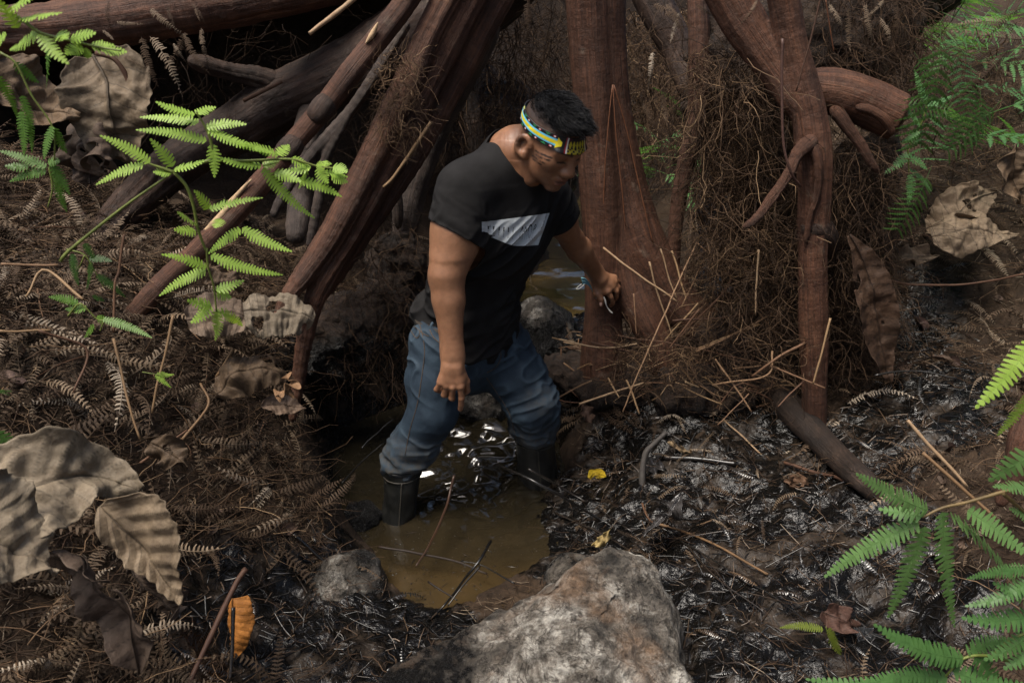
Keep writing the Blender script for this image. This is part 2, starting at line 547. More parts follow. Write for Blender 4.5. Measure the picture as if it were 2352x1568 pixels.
def m_ground():
    m, nt, b = mat('soil_and_oily_mud')
    pos = geo_pos(nt)
    o = attr(nt, 'oil')
    n1 = noise(nt, 5, 7, 0.65, pos); n2 = noise(nt, 55, 6, 0.7, pos); n3 = noise(nt, 130, 4, 0.7, pos)
    soil = ramp(nt, n1, [(0.3, (0.018, 0.011, 0.006)), (0.55, (0.040, 0.025, 0.014)), (0.75, (0.072, 0.047, 0.027))])
    soil = mix(nt, 1.0, soil, ramp(nt, n2, [(0.25, (0.45, 0.42, 0.4)), (0.7, (1.35, 1.3, 1.25))]), 'MULTIPLY')
    mud = ramp(nt, n2, [(0.35, (0.0025, 0.0025, 0.0025)), (0.65, (0.007, 0.006, 0.005)), (0.85, (0.03, 0.022, 0.014))])
    k = ramp(nt, mathn(nt, 'ADD', o, mathn(nt, 'MULTIPLY', mathn(nt, 'SUBTRACT', n2, 0.5), 1.1)), [(0.25, (0, 0, 0)), (0.55, (1, 1, 1))])
    n5 = noise(nt, 8, 5, 0.65, pos, 0.5)
    dry = ramp(nt, n5, [(0.50, (0, 0, 0)), (0.62, (1, 1, 1))])
    mud = mix(nt, dry, mud, mix(nt, 1.0, (0.030, 0.021, 0.014), ramp(nt, n2, [(0.3, (0.3, 0.3, 0.3)), (0.7, (1.5, 1.5, 1.5))]), 'MULTIPLY'))
    nt.links.new(mix(nt, k, soil, mud), b.inputs['Base Color'])
    rw = ramp(nt, n2, [(0.35, (0.04,) * 3), (0.62, (0.12,) * 3)])
    rw = mix(nt, dry, rw, (0.6, 0.6, 0.6))
    nt.links.new(mix(nt, k, (0.85, 0.85, 0.85), rw), b.inputs['Roughness'])
    b.inputs['IOR'].default_value = 1.5
    b.inputs['Specular IOR Level'].default_value = 0.34
    n4 = noise(nt, 34, 3, 0.5, pos, 0.8)
    hh_ = mathn(nt, 'ADD', mathn(nt, 'MULTIPLY', n4, 1.3), mathn(nt, 'ADD', mathn(nt, 'MULTIPLY', n2, 0.28), mathn(nt, 'MULTIPLY', n3, 0.02)))
    bump(nt, b, hh_, 0.9, 0.009)
    return m
GROUND = m_ground()
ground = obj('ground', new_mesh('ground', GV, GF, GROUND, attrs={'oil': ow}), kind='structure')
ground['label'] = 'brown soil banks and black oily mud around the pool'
gbvh = BVHTree.FromPolygons([Vector(v) for v in GV], [tuple(f) for f in GF])
def gz(x, y): 
    h = gbvh.ray_cast(Vector((x, y, 8)), Vector((0, 0, -1)), 20)
    return h[0].z if h[0] is not None else 0.0
def gat(px, py, lift=0.0):
    """where a picture point meets the ground"""
    d = unit(ray(px, py))
    h = gbvh.ray_cast(Vector(CAMP), Vector(d), 40)
    if h[0] is None: return at(px, py, 8)
    return np.array(h[0]) + V3(0, 0, lift)

# ---- water
def m_water(name, deep, shallow, rough):
    m, nt, b = mat(name)
    pos = geo_pos(nt)
    sh = attr(nt, 'shallow')
    n1 = noise(nt, 7, 5, 0.6, pos, 1.2); n2 = noise(nt, 160, 3, 0.6, pos)
    c = mix(nt, sh, deep, shallow)
    c = mix(nt, 1.0, c, ramp(nt, n1, [(0.3, (0.75, 0.75, 0.75)), (0.7, (1.2, 1.15, 1.1))]), 'MULTIPLY')
    c = mix(nt, ramp(nt, n2, [(0.69, (0, 0, 0)), (0.73, (1, 1, 1))]), c, (0.008, 0.007, 0.006))
    nt.links.new(c, b.inputs['Base Color'])
    b.inputs['Roughness'].default_value = rough
    b.inputs['IOR'].default_value = 1.6
    bump(nt, b, noise(nt, 26, 3, 0.5, pos, 0.8), 0.10, 0.01)
    return m
WATER = m_water('murky_water', (0.018, 0.015, 0.009), (0.050, 0.034, 0.015), 0.05)
sx = np.arange(-0.95, 0.35, 0.006); sy = np.arange(1.70, 3.45, 0.006)
X2, Y2 = np.meshgrid(sx, sy, indexing='ij'); x2, y2 = X2.ravel(), Y2.ravel()
pw = np.stack([x2, y2, 0 * x2], 1)
wz = np.zeros(len(x2))
turb = np.array(at_z(1120, 1110, 0)[:2])
tw = np.exp(-((x2 - turb[0]) ** 2 + (y2 - turb[1]) ** 2) / (2 * 0.19 ** 2)) + 0.9 * np.exp(-((x2 - turb[0] + 0.03) ** 2 + (y2 - turb[1] - 0.42) ** 2) / (2 * 0.22 ** 2))
ps = pw.copy(); ps[:, 0] *= 0.7; ps += 0.03 * np.stack([vnoise(pw, 9, 1), vnoise(pw, 9, 2), 0 * x2], 1)
wz += 0.018 * tw * np.abs(fbm(ps, 13, 3, 0.45, seed=3)) * 2 + 0.0022 * tw * fbm(ps, 38, 2, seed=8)
for c_, a_ in ((at_z(917, 1186, 0)[:2], 0.0008), (at_z(1236, 1104, 0)[:2], 0.0018), (at_z(1120, 1130, 0)[:2], 0.0026)):
    rr_ = np.hypot(x2 - c_[0], y2 - c_[1])
    wz += a_ * np.sin(rr_ * 110) * np.exp(-rr_ * 9)
wz += 0.0008 * fbm(pw, 10, 2, seed=4)
sdw = poly_sd(x2, y2, POOL)
shal = np.clip(sstep(0.30, 0.05, -sdw) * sstep(2.15, 1.95, y2) + 0.25 * sstep(2.5, 2.1, y2), 0, 1)
i2 = np.arange(len(x2)).reshape(len(sx), len(sy))
WF = np.stack([i2[:-1, :-1], i2[1:, :-1], i2[1:, 1:], i2[:-1, 1:]], -1).reshape(-1, 4)
okv = sdw < 0.10
WF = WF[okv[WF].any(1)]
u_ = np.unique(WF); r_ = -np.ones(len(x2), int); r_[u_] = np.arange(len(u_))
pool = obj('pool_water', new_mesh('pool_water', np.stack([x2, y2, wz], 1)[u_], r_[WF], WATER, attrs={'shallow': shal[u_]}), kind='structure')
pool['label'] = 'murky brown water of the small pool'
# the stream farther back
SWAT = m_water('stream_water', (0.045, 0.040, 0.018), (0.16, 0.105, 0.03), 0.04)
sx = np.arange(-0.2, 1.9, 0.02); sy = np.arange(3.7, 8.2, 0.02)
X2, Y2 = np.meshgrid(sx, sy, indexing='ij'); x2, y2 = X2.ravel(), Y2.ravel()
pw = np.stack([x2, y2, 0 * x2], 1)
wz = 0.215 + 0.006 * fbm(pw, 6, 3, seed=2)
i2 = np.arange(len(x2)).reshape(len(sx), len(sy))
WF = np.stack([i2[:-1, :-1], i2[1:, :-1], i2[1:, 1:], i2[:-1, 1:]], -1).reshape(-1, 4)
stream = obj('stream_water', new_mesh('stream_water', np.stack([x2, y2, wz], 1), WF, SWAT, attrs={'shallow': np.clip(0.4 + 1.2 * fbm(pw, 2.2, 3, seed=6), 0, 1)}), kind='structure')
stream['label'] = 'shallow yellowish stream water behind the trunks'
# ================================================================== trunks, roots, rocks
def m_bark(name, c0, c1, c2, ring=1.0, speck=0.0, rc=0.5):
    m, nt, b = mat(name)
    pos = geo_pos(nt)
    al = attr(nt, 'along')
    n1 = noise(nt, 7, 5, 0.6, pos); n2 = noise(nt, 60, 5, 0.7, pos)
    comb = nd(nt, 'ShaderNodeCombineXYZ')
    nt.links.new(mathn(nt, 'MULTIPLY', al, 180.0), comb.inputs[2])
    sp = nd(nt, 'ShaderNodeVectorMath', operation='SCALE'); nt.links.new(pos, sp.inputs[0]); sp.inputs['Scale'].default_value = 9.0
    ad = nd(nt, 'ShaderNodeVectorMath', operation='ADD'); nt.links.new(comb.outputs[0], ad.inputs[0]); nt.links.new(sp.outputs[0], ad.inputs[1])
    rings = noise(nt, 1.0, 4, 0.65, ad.outputs[0])
    cv = nd(nt, 'ShaderNodeCombineXYZ'); nt.links.new(mathn(nt, 'MULTIPLY', attr(nt, 'ca'), 7.0), cv.inputs[0]); nt.links.new(mathn(nt, 'MULTIPLY', attr(nt, 'sa'), 7.0), cv.inputs[1]); nt.links.new(mathn(nt, 'MULTIPLY', al, 5.0), cv.inputs[2])
    streak = noise(nt, 1.0, 6, 0.7, cv.outputs[0], 0.4)
    c = ramp(nt, n1, [(0.25, c0), (0.55, c1), (0.8, c2)])
    c = mix(nt, 1.0, c, ramp(nt, rings, [(0.32, tuple(1 - rc * q for q in (0.5, 0.54, 0.56))), (0.5, (1, 1, 1)), (0.70, tuple(1 + rc * q for q in (0.40, 0.36, 0.32)))]), 'MULTIPLY')
    c = mix(nt, 1.0, c, ramp(nt, streak, [(0.30, (0.35, 0.32, 0.31)), (0.5, (0.95, 0.95, 0.95)), (0.68, (1.55, 1.45, 1.35))]), 'MULTIPLY')
    c = mix(nt, ramp(nt, noise(nt, 13, 5, 0.7, pos), [(0.60, (0, 0, 0)), (0.72, (0.55,) * 3)]), c, (0.16, 0.12, 0.088))
    c = mix(nt, ramp(nt, n2, [(0.55, (0, 0, 0)), (0.75, (0.6, 0.6, 0.6))]), c, tuple(x * 0.4 for x in c0))
    if speck:
        v = nd(nt, 'ShaderNodeTexVoronoi'); v.inputs['Scale'].default_value = 95; nt.links.new(pos, v.inputs['Vector'])
        c = mix(nt, mathn(nt, 'MULTIPLY', ramp(nt, v.outputs['Distance'], [(0.12, (1, 1, 1)), (0.22, (0, 0, 0))]), speck), c, (0.006, 0.005, 0.005))
    nt.links.new(c, b.inputs['Base Color'])
    b.inputs['Roughness'].default_value = 0.62
    b.inputs['Specular IOR Level'].default_value = 0.35
    hh_ = mathn(nt, 'ADD', mathn(nt, 'ADD', mathn(nt, 'MULTIPLY', rings, 0.35 * ring), mathn(nt, 'MULTIPLY', streak, 1.6)), n2)
    bump(nt, b, hh_, 0.75, 0.006)
    return m
BARK = m_bark('red_brown_bark', (0.038, 0.017, 0.010), (0.100, 0.045, 0.026), (0.155, 0.078, 0.045))
BARK2 = m_bark('dark_bark', (0.018, 0.011, 0.008), (0.045, 0.026, 0.018), (0.078, 0.048, 0.034), 0.7)
BARKR = m_bark('smooth_red_bark', (0.042, 0.018, 0.010), (0.080, 0.036, 0.021), (0.10, 0.050, 0.031), 0.4, 0.8, 0.45)
GREYB = m_bark('grey_bark', (0.03, 0.022, 0.018), (0.07, 0.052, 0.043), (0.12, 0.095, 0.08), 0.6)
WOOD = m_plain('split_wood', (0.42, 0.29, 0.17), 0.7, 0.3, 60, 0.35, 0.5, 120)
OILBARK = m_bark('oil_stained_bark', (0.010, 0.008, 0.007), (0.034, 0.022, 0.016), (0.085, 0.052, 0.034), 0.5, 0.5)

def limb(vol, pts, k=0.02, n=None):
    """pts: (px, py, Y, radius in picture units)"""
    W = np.array([np.r_[at(x, y, Y), P2m(r, Y, at(x, y, Y)[2])] for x, y, Y, r in pts])
    C = catmull(W, n or max(4, 4 * len(pts)))
    for i in range(len(C) - 1):
        vol.cone(C[i, :3], C[i + 1, :3], C[i, 3], C[i + 1, 3], k)
    return C

def box_of(limbs, pad=0.12):
    A = np.vstack([np.array([at(x, y, Y) for x, y, Y, r in l]) for l in limbs])
    return A.min(0) - pad, A.max(0) + pad

def along_of(V, skel):
    best = np.full(len(V), 1e9); al = np.zeros(len(V)); s0 = 0.0
    ca_ = np.zeros(len(V)); sa_ = np.zeros(len(V))
    for a, b_, r in skel:
        ab = b_ - a; L = np.linalg.norm(ab) + 1e-9
        t = np.clip((V - a) @ ab / L ** 2, 0, 1)
        d = np.linalg.norm(V - a - t[:, None] * ab, axis=1) - r
        m_ = d < best
        best[m_] = d[m_]; al[m_] = s0 + t[m_] * L
        ax_ = ab / L; e1_ = unit(np.cross(ax_, V3(0.31, 0.9, 0.27))); e2_ = np.cross(ax_, e1_)
        w_ = V[m_] - a - t[m_][:, None] * ab
        g_ = np.linalg.norm(w_, axis=1) + 1e-9
        ca_[m_] = w_ @ e1_ / g_; sa_[m_] = w_ @ e2_ / g_
        s0 += L
    return al, ca_, sa_

def wood(name, limbs, mat_, label, cat, h=0.007, k=0.02, amp=0.004, group=None, parts=(), named='trunk', furrow=0.0, cuts=()):
    """a fused set of limbs as one thing; parts: further (part name, limbs) meshes of their own"""
    root = None
    base = None
    for pn, ls, mt in [(named, limbs, mat_)] + list(parts):
        lo_, hi_ = box_of(ls)
        v = Vol(lo_, hi_, h, 0.07)
        for l in ls: limb(v, l, k)
        for p_, n_ in (cuts if pn == named else ()): v.half(p_, n_)
        V, F = v.mesh()
        V = smooth_mesh(V, F, 1, 0.4)
        N_ = vnormals(V, F)
        al, ca_, sa_ = along_of(V, v.skel)
        d = amp * 0.55 * fbm(V, 9, 3, seed=3) + amp * 0.22 * fbm(V, 50, 2, seed=7)
        if furrow >= 0:
            furrow_ = furrow + 0.002
            d = d - furrow_ * np.abs(vnoise(np.stack([ca_ * 3.2, sa_ * 3.2, al * 2.5], 1), 1.0, 5)) * 1.5
        if False: d = d - furrow * np.abs(vnoise(V * V3(1, 1, 0.25), 26, 5))
        V = V + N_ * d[:, None]
        if root is None:
            i_ = V[:, 2].argmin()
            base = V3(V[i_, 0], V[i_, 1], V[i_, 2])
            if not parts:
                return thing_mesh(name, V, F, mt, label, cat, group, base=base, attrs={'along': al, 'ca': ca_, 'sa': sa_})
            root = thing(name, label, cat, tuple(base), group)
        o = bpy.data.objects.new(pn, new_mesh(pn, rebase(V, base), F, mt, attrs={'along': al, 'ca': ca_, 'sa': sa_}))
        COL.objects.link(o); o.parent = root
    return root

# left: thick limb leaning in from the top, its side branch, and roots
wood('fallen_trunk', [[(1180, -90, 3.30, 95), (1060, 10, 3.35, 95), (900, 110, 3.40, 72), (760, 180, 3.42, 62), (650, 230, 3.45, 60), (560, 285, 3.40, 54), (470, 335, 3.35, 50), (395, 385, 3.25, 46), (340, 430, 3.10, 42), (280, 490, 2.9, 36), (220, 550, 2.7, 28)]],
     BARK2, 'thick brown fallen trunk sloping down to the left bank, lower branch stub on it', 'trunk', 0.009, 0.03, 0.008,
     parts=[('branch', [[(670, 205, 3.42, 26), (600, 180, 3.40, 20), (530, 165, 3.36, 17), (445, 142, 3.30, 14)]], BARK2)], furrow=0.006)
wood('overhead_trunk', [[(-60, 75, 2.95, 50), (180, 60, 3.0, 52), (390, 28, 3.1, 52), (540, 8, 3.2, 46), (700, -25, 3.3, 44), (900, -80, 3.4, 44)]], BARK, 'thick red-brown trunk lying across the top of the dark hollow', 'trunk', 0.009, 0.03, 0.008, furrow=0.004)
C_ = [(960, -40, 2.72, 26), (925, 15, 2.70, 25), (850, 112, 2.66, 25), (800, 175, 2.62, 25), (740, 252, 2.60, 24), (670, 335, 2.57, 24), (600, 420, 2.53, 24), (530, 500, 2.48, 24), (455, 575, 2.44, 23), (385, 640, 2.40, 23), (345, 680, 2.36, 22), (290, 740, 2.30, 20), (240, 800, 2.24, 16)]
pole = wood('leaning_pole', [C_], BARK, 'straight leaning brown pole with pale split wood along its edge', 'branch', 0.006, 0.01, 0.003, parts=[('knot', [[(748, 238, 2.59, 23), (740, 250, 2.585, 24), (730, 262, 2.58, 23)], [(676, 330, 2.56, 23), (666, 342, 2.555, 24), (656, 353, 2.552, 23)]], BARK2)])
def sliver(pts, name, label_parent, w=0.010):
    """pale split wood: a thin raised strip"""
    W = np.array([at(x, y, Y) for x, y, Y in pts])
    C = catmull(W, 24)
    t = np.linspace(0, 1, 24)
    V_, F_, _ = tube(C, w * np.sin(np.pi * np.clip(t, 0.03, 0.97)) ** 0.6 * (1 + 0.3 * vnoise(C, 40)), 7)
    o = bpy.data.objects.new(name, new_mesh(name, rebase(V_, label_parent.location), F_, WOOD)); COL.objects.link(o); o.parent = label_parent
sliver([(868, 52, 2.63), (856, 78, 2.63), (840, 100, 2.625)], 'split_wood', pole, 0.008)
sliver([(578, 412, 2.49), (545, 448, 2.475), (505, 500, 2.455), (455, 548, 2.44), (440, 560, 2.43)], 'split_wood', pole, 0.011)

wood('root_bundle', [
    [(1060, -60, 2.78, 34), (1010, 30, 2.75, 32), (940, 175, 2.70, 30), (862, 345, 2.64, 31), (780, 510, 2.56, 32), (715, 610, 2.50, 27), (672, 665, 2.44, 20), (640, 720, 2.38, 12)],
    [(1110, -60, 2.84, 36), (1062, 30, 2.80, 34), (985, 190, 2.75, 30), (900, 360, 2.68, 30), (815, 520, 2.60, 29), (755, 615, 2.54, 29), (722, 690, 2.50, 24), (700, 780, 2.46, 20), (684, 880, 2.43, 15), (672, 960, 2.40, 10)],
    [(1160, -60, 2.95, 46), (1110, 40, 2.90, 42), (1025, 210, 2.84, 34), (940, 370, 2.76, 28), (870, 480, 2.68, 24), (790, 600, 2.60, 22), (735, 680, 2.54, 18)],
    [(1000, 80, 2.72, 12), (930, 250, 2.66, 12), (840, 420, 2.60, 11), (760, 570, 2.52, 10)]],
    BARK, 'bundle of fused red-brown roots slanting down to the left bank', 'roots', 0.006, 0.012, 0.003, furrow=0.003)
wood('hanging_trunk', [[(1090, 60, 3.1, 60), (1030, 200, 3.1, 46), (975, 330, 3.08, 38), (948, 430, 3.05, 32), (930, 530, 3.0, 30)], [(1000, 300, 3.08, 30), (960, 420, 3.04, 20)]], GREYB, 'dark grey trunk standing on the clod behind the root bundle', 'trunk', 0.008, 0.02, 0.005)
wood('thin_trunk', [[(742, 205, 3.50, 26), (724, 245, 3.42, 29), (710, 290, 3.28, 30), (697, 340, 3.08, 28), (690, 450, 3.05, 26), (680, 540, 2.9, 22)]], GREYB, 'upright greyish trunk behind the leaning pole', 'trunk', 0.008, 0.02, 0.004)
wood('forked_root', [[(930, 60, 2.86, 13), (850, 190, 2.80, 13), (800, 260, 2.78, 13), (720, 350, 2.74, 13), (660, 430, 2.70, 12), (630, 490, 2.66, 10)], [(800, 265, 2.78, 11), (750, 360, 2.74, 12), (735, 440, 2.72, 11), (712, 560, 2.66, 10)]], GREYB, 'thin forked root between the leaning pole and the root bundle', 'root', 0.005, 0.008, 0.002)
wood('dark_stem', [[(1062, 60, 3.9, 20), (1075, 200, 3.9, 18), (1090, 300, 3.85, 20), (1096, 400, 3.8, 18)]], OILBARK, 'nearly black stem standing behind the shoulder of the man', 'trunk', 0.009)
wood('bark_shard', [[(905, 410, 2.93, 9), (912, 460, 2.93, 13), (914, 500, 2.93, 12), (915, 522, 2.93, 6)]], GREYB, 'grey strip of bark hanging above the soil clod', 'bark', 0.005, 0.005, 0.002)

# centre tree: two fused stems, spreading roots
wood('red_barked_tree', [
    [(1345, -60, 2.98, 44), (1352, 60, 2.98, 42), (1362, 200, 2.97, 41), (1372, 330, 2.96, 40), (1382, 450, 2.95, 44), (1388, 560, 2.94, 42), (1388, 660, 2.93, 38), (1385, 740, 2.92, 38), (1386, 810, 2.90, 46), (1386, 880, 2.88, 50)],
    [(1392, -60, 3.02, 40), (1394, 100, 3.02, 38), (1404, 250, 3.01, 40), (1420, 370, 3.0, 46), (1440, 470, 2.99, 52), (1470, 560, 2.96, 54), (1515, 640, 2.93, 48), (1560, 700, 2.90, 44), (1640, 770, 2.86, 40)],
    [(1420, 560, 2.95, 36), (1440, 640, 2.92, 34), (1470, 710, 2.88, 34), (1505, 780, 2.85, 32), (1530, 850, 2.82, 30)]],
    BARKR, 'smooth red-barked tree with fused stems and spreading roots by the hand of the man', 'tree', 0.007, 0.03, 0.003,
    parts=[('root', [[(1600, 735, 2.88, 42), (1680, 810, 2.80, 37)] + [(x, y, gat(x, y)[1] - 0.035, r) for x, y, r in ((1760, 885, 31), (1850, 975, 27), (1930, 1055, 24), (1985, 1105, 22))] + [(2030, 1150, gat(2030, 1150)[1] + 0.03, 16)]], OILBARK)])
wood('slender_stem', [[(1600, -40, 3.1, 22), (1606, 100, 3.05, 24), (1603, 230, 3.02, 22), (1590, 320, 3.0, 21), (1570, 400, 2.98, 19), (1555, 490, 2.96, 17), (1548, 570, 2.94, 15), (1546, 650, 2.92, 14)]], BARKR, 'slender curving red stem behind the fused tree', 'stem', 0.006, 0.01, 0.003)
# right tree
cut_p, cut_n = at(2066, 268, 2.62), unit(V3(0.9, -0.25, -0.3))
wood('right_bank_tree', [
    [(1640, -80, 2.72, 48), (1690, 20, 2.70, 46), (1745, 105, 2.67, 42), (1790, 170, 2.64, 36), (1835, 240, 2.60, 34)],
    [(1790, -60, 2.62, 34), (1812, 60, 2.61, 30), (1835, 160, 2.60, 30), (1858, 250, 2.58, 34), (1868, 340, 2.56, 37), (1872, 430, 2.55, 33), (1868, 530, 2.54, 31)],
    [(1868, 510, 2.54, 29), (1866, 620, 2.52, 29), (1868, 740, 2.51, 29), (1870, 860, 2.50, 26), (1872, 960, 2.48, 23), (1874, 1010, 2.47, 20)]],
    BARK, 'red-brown tree on the right bank, its limbs meeting above a straight lower stem', 'tree', 0.006, 0.02, 0.004, furrow=0.002,
    parts=[('aerial_root', [[(1862, 325, 2.51, 16), (1830, 355, 2.49, 10), (1812, 400, 2.47, 8), (1768, 462, 2.46, 7), (1740, 500, 2.45, 6), (1706, 524, 2.44, 2.5)]], BARK),
           ('aerial_root', [[(1868, 335, 2.50, 9), (1880, 380, 2.49, 7), (1878, 440, 2.49, 5), (1860, 500, 2.49, 4), (1850, 560, 2.49, 3)]], BARK),
           ('broken_root', [[(1868, 520, 2.53, 31), (1895, 545, 2.56, 24), (1905, 580, 2.58, 12)]], BARK2)])
log = wood('cut_log', [[(1870, 205, 2.66, 44), (1930, 215, 2.65, 46), (1990, 235, 2.64, 47), (2045, 262, 2.62, 46), (2090, 285, 2.61, 46)]], BARK, 'short sawn log jutting out from the right bank tree', 'log', 0.006, 0.02, 0.004,
     parts=[('thin_root', [[(1915, 250, 2.60, 12), (1948, 292, 2.58, 9), (1985, 345, 2.56, 7), (2000, 372, 2.55, 5), (2022, 400, 2.55, 2)]], BARK),
            ('thin_root', [[(1970, 245, 2.58, 7), (2005, 255, 2.57, 6), (2035, 275, 2.56, 5), (2052, 310, 2.56, 2)]], BARK)], cuts=[(cut_p, cut_n)])
# the sawn face of the log: a rough pale disc
cc = at(2066, 268, 2.62)
e1 = unit(np.cross(cut_n, V3(0, 0, 1))); e2 = np.cross(cut_n, e1)
rr_ = P2m(44, 2.6, 1.3)
ds, df = [cc + cut_n * 0.004], []
for k_ in range(1, 6):
    for j_ in range(24):
        a = 2 * math.pi * j_ / 24
        ds.append(cc + cut_n * (0.003 + 0.012 * RNG.random() * (k_ < 5)) + (e1 * math.cos(a) + e2 * math.sin(a)) * rr_ * k_ / 5)
for j_ in range(24): df.append((0, 1 + j_, 1 + (j_ + 1) % 24))
for k_ in range(4):
    for j_ in range(24): df.append((1 + k_ * 24 + j_, 1 + (k_ + 1) * 24 + j_, 1 + (k_ + 1) * 24 + (j_ + 1) % 24, 1 + k_ * 24 + (j_ + 1) % 24))
o = bpy.data.objects.new('sawn_face', new_mesh('sawn_face', rebase(np.array(ds), log.location), df, m_plain('sawn_wood', (0.16, 0.10, 0.055), 0.8, 0.3, 40, 0.6, 0.5, 90), smooth=False)); COL.objects.link(o); o.parent = log
wood('far_trunk', [[(1480, -40, 3.6, 40), (1520, 40, 3.55, 38), (1560, 120, 3.5, 34), (1590, 210, 3.4, 30)]], BARK2, 'dark sloping trunk above the slender stem', 'trunk', 0.009, 0.02, 0.005)
wood('edge_root', [[(2380, 920, 1.75, 30), (2350, 1010, 1.70, 30), (2335, 1080, 1.68, 24), (2300, 1150, 1.66, 16)]], BARK, 'red-brown root at the edge of the right bank', 'root', 0.006, 0.01, 0.003)

# ---- stones and clods
def m_rock(name, c0, c1, c2, stain, rough, oilk):
    m, nt, b = mat(name)
    pos = geo_pos(nt)
    n1 = noise(nt, 9, 8, 0.68, pos, 0.6); n2 = noise(nt, 34, 7, 0.7, pos); n3 = noise(nt, 160, 5, 0.7, pos)
    c = ramp(nt, mathn(nt, 'ADD', mathn(nt, 'MULTIPLY', n1, 0.8), mathn(nt, 'MULTIPLY', n3, 0.2)), [(0.36, c0), (0.50, c1), (0.60, c2)])
    crk = ramp(nt, noise(nt, 10, 6, 0.6, pos, 1.8), [(0.47, (1, 1, 1)), (0.495, (0.25, 0.23, 0.22)), (0.52, (1, 1, 1))])
    c = mix(nt, 1.0, c, crk, 'MULTIPLY')
    c = mix(nt, ramp(nt, noise(nt, 5.5, 5, 0.6, pos), [(0.52, (0, 0, 0)), (0.68, (0.75,) * 3)]), c, stain)
    c = mix(nt, 1.0, c, ramp(nt, n2, [(0.34, (0.25, 0.24, 0.23)), (0.60, (1.35, 1.35, 1.35))]), 'MULTIPLY')
    geo = nt.nodes.new('ShaderNodeNewGeometry')
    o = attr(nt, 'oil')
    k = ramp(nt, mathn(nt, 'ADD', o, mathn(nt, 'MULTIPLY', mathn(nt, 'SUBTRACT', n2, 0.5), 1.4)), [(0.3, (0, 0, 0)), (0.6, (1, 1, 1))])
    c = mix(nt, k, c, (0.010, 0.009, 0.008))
    nt.links.new(c, b.inputs['Base Color'])
    nt.links.new(mix(nt, k, (rough,) * 3, ramp(nt, n3, [(0.35, (0.12,) * 3), (0.65, (0.4,) * 3)])), b.inputs['Roughness'])
    bump(nt, b, mathn(nt, 'ADD', mathn(nt, 'ADD', n2, mathn(nt, 'MULTIPLY', n1, 1.5)), mathn(nt, 'MULTIPLY', n3, 0.5)), 1.0, 0.024)
    return m
ROCK = m_rock('boulder_rock', (0.05, 0.045, 0.038), (0.19, 0.165, 0.135), (0.52, 0.49, 0.43), (0.20, 0.12, 0.068), 0.5, 0)
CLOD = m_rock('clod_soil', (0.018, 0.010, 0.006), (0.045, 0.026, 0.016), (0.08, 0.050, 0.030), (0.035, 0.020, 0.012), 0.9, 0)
TAR = m_rock('tar_lump', (0.006, 0.006, 0.006), (0.009, 0.009, 0.009), (0.014, 0.013, 0.012), (0.008, 0.008, 0.008), 0.25, 1)

def rock(name, balls, mt, label, cat, oilf, h=0.009, amp=0.018, fr=9, cutz=None, cuts=(), k=0.05, ridge=0.0):
    C = np.array([b_[0] for b_ in balls]); R_ = max(max(b_[1]) for b_ in balls)
    v = Vol(C.min(0) - R_ - 0.08, C.max(0) + R_ + 0.08, h, 0.08)
    for c, r, yaw in balls:
        cy, sy_ = math.cos(yaw), math.sin(yaw)
        v.ell(c, np.array([(cy, sy_, 0), (-sy_, cy, 0), (0, 0, 1)]), r, k)
    for p_, n_ in cuts: v.half(np.asarray(p_), np.asarray(n_))
    V, F = v.mesh()
    V = smooth_mesh(V, F, 3, 0.5)
    for a_, f_, s_ in ((amp, fr, 1), (amp * 0.45, fr * 2.7, 4), (amp * 0.2, fr * 7, 8)):
        N_ = vnormals(V, F)
        n_ = fbm(V, f_, 2, seed=s_)
        V = V + N_ * (a_ * (n_ - ridge * np.abs(n_)))[:, None]
    return thing_mesh(name, V, F, mt, label, cat, attrs={'oil': oilf(V, vnormals(V, F))})
def bo(V, N_):
    lowp = sstep(0.12, -0.02, V[:, 2])
    left = sstep(0.05, -0.20, V[:, 0] + 0.3 * (V[:, 2] - 0.2) + 0.10 * fbm(V, 7, 2, seed=3)) * 0.55
    face = sstep(0.1, -0.35, N_[:, 1]) * sstep(0.9, 0.4, N_[:, 2]) * 0.32
    return np.clip(lowp + left + face + 0.25 * fbm(V, 5, 3, seed=6), 0, 1)
BC_ = at_z(1300, 1430, 0.17)
rock('boulder', [((0.11, 1.52, 0.09), (0.33, 0.21, 0.22), 0.35), ((0.22, 1.64, 0.14), (0.22, 0.18, 0.22), 0.2), ((-0.12, 1.45, 0.06), (0.25, 0.15, 0.17), 0.4), ((0.24, 1.42, 0.05), (0.21, 0.19, 0.21), 0.0)],
     ROCK, 'large pale mottled boulder at the front edge of the pool', 'boulder', bo, 0.007, 0.020, 7, ridge=0.5,
     cuts=[((0.18, 1.62, 0.315), (-0.32, -0.12, 1.0)), ((0.05, 1.40, 0.20), (-0.30, -0.75, 0.80)), ((-0.09, 1.62, 0.17), (-0.50, 0.60, 0.65)), ((0.41, 1.5, 0.20), (0.9, -0.10, 0.5)), ((0.27, 1.42, 0.23), (0.35, -0.7, 0.75))])
so = at_z(812, 1318, 0.06)
rock('grey_rock', [((so[0], so[1], 0.0), (0.105, 0.10, 0.13), 0.3), ((so[0] - 0.05, so[1] - 0.03, 0.02), (0.08, 0.09, 0.11), 0)], ROCK, 'round grey-brown rock at the left front of the pool', 'rock', lambda V, N_: np.clip(0.45 + 0.5 * fbm(V, 6, 2) + sstep(0.08, 0.0, V[:, 2]), 0, 1), 0.006, 0.010, 12)
so = at_z(828, 1180, 0.03)
rock('tar_lump', [((so[0], so[1], 0.0), (0.062, 0.06, 0.075), 0.3)], TAR, 'glossy black tar-coated lump beside the right boot in the pool', 'rock', lambda V, N_: np.ones(len(V)), 0.005, 0.012, 18)
so = at(1310, 1215, 1.98)
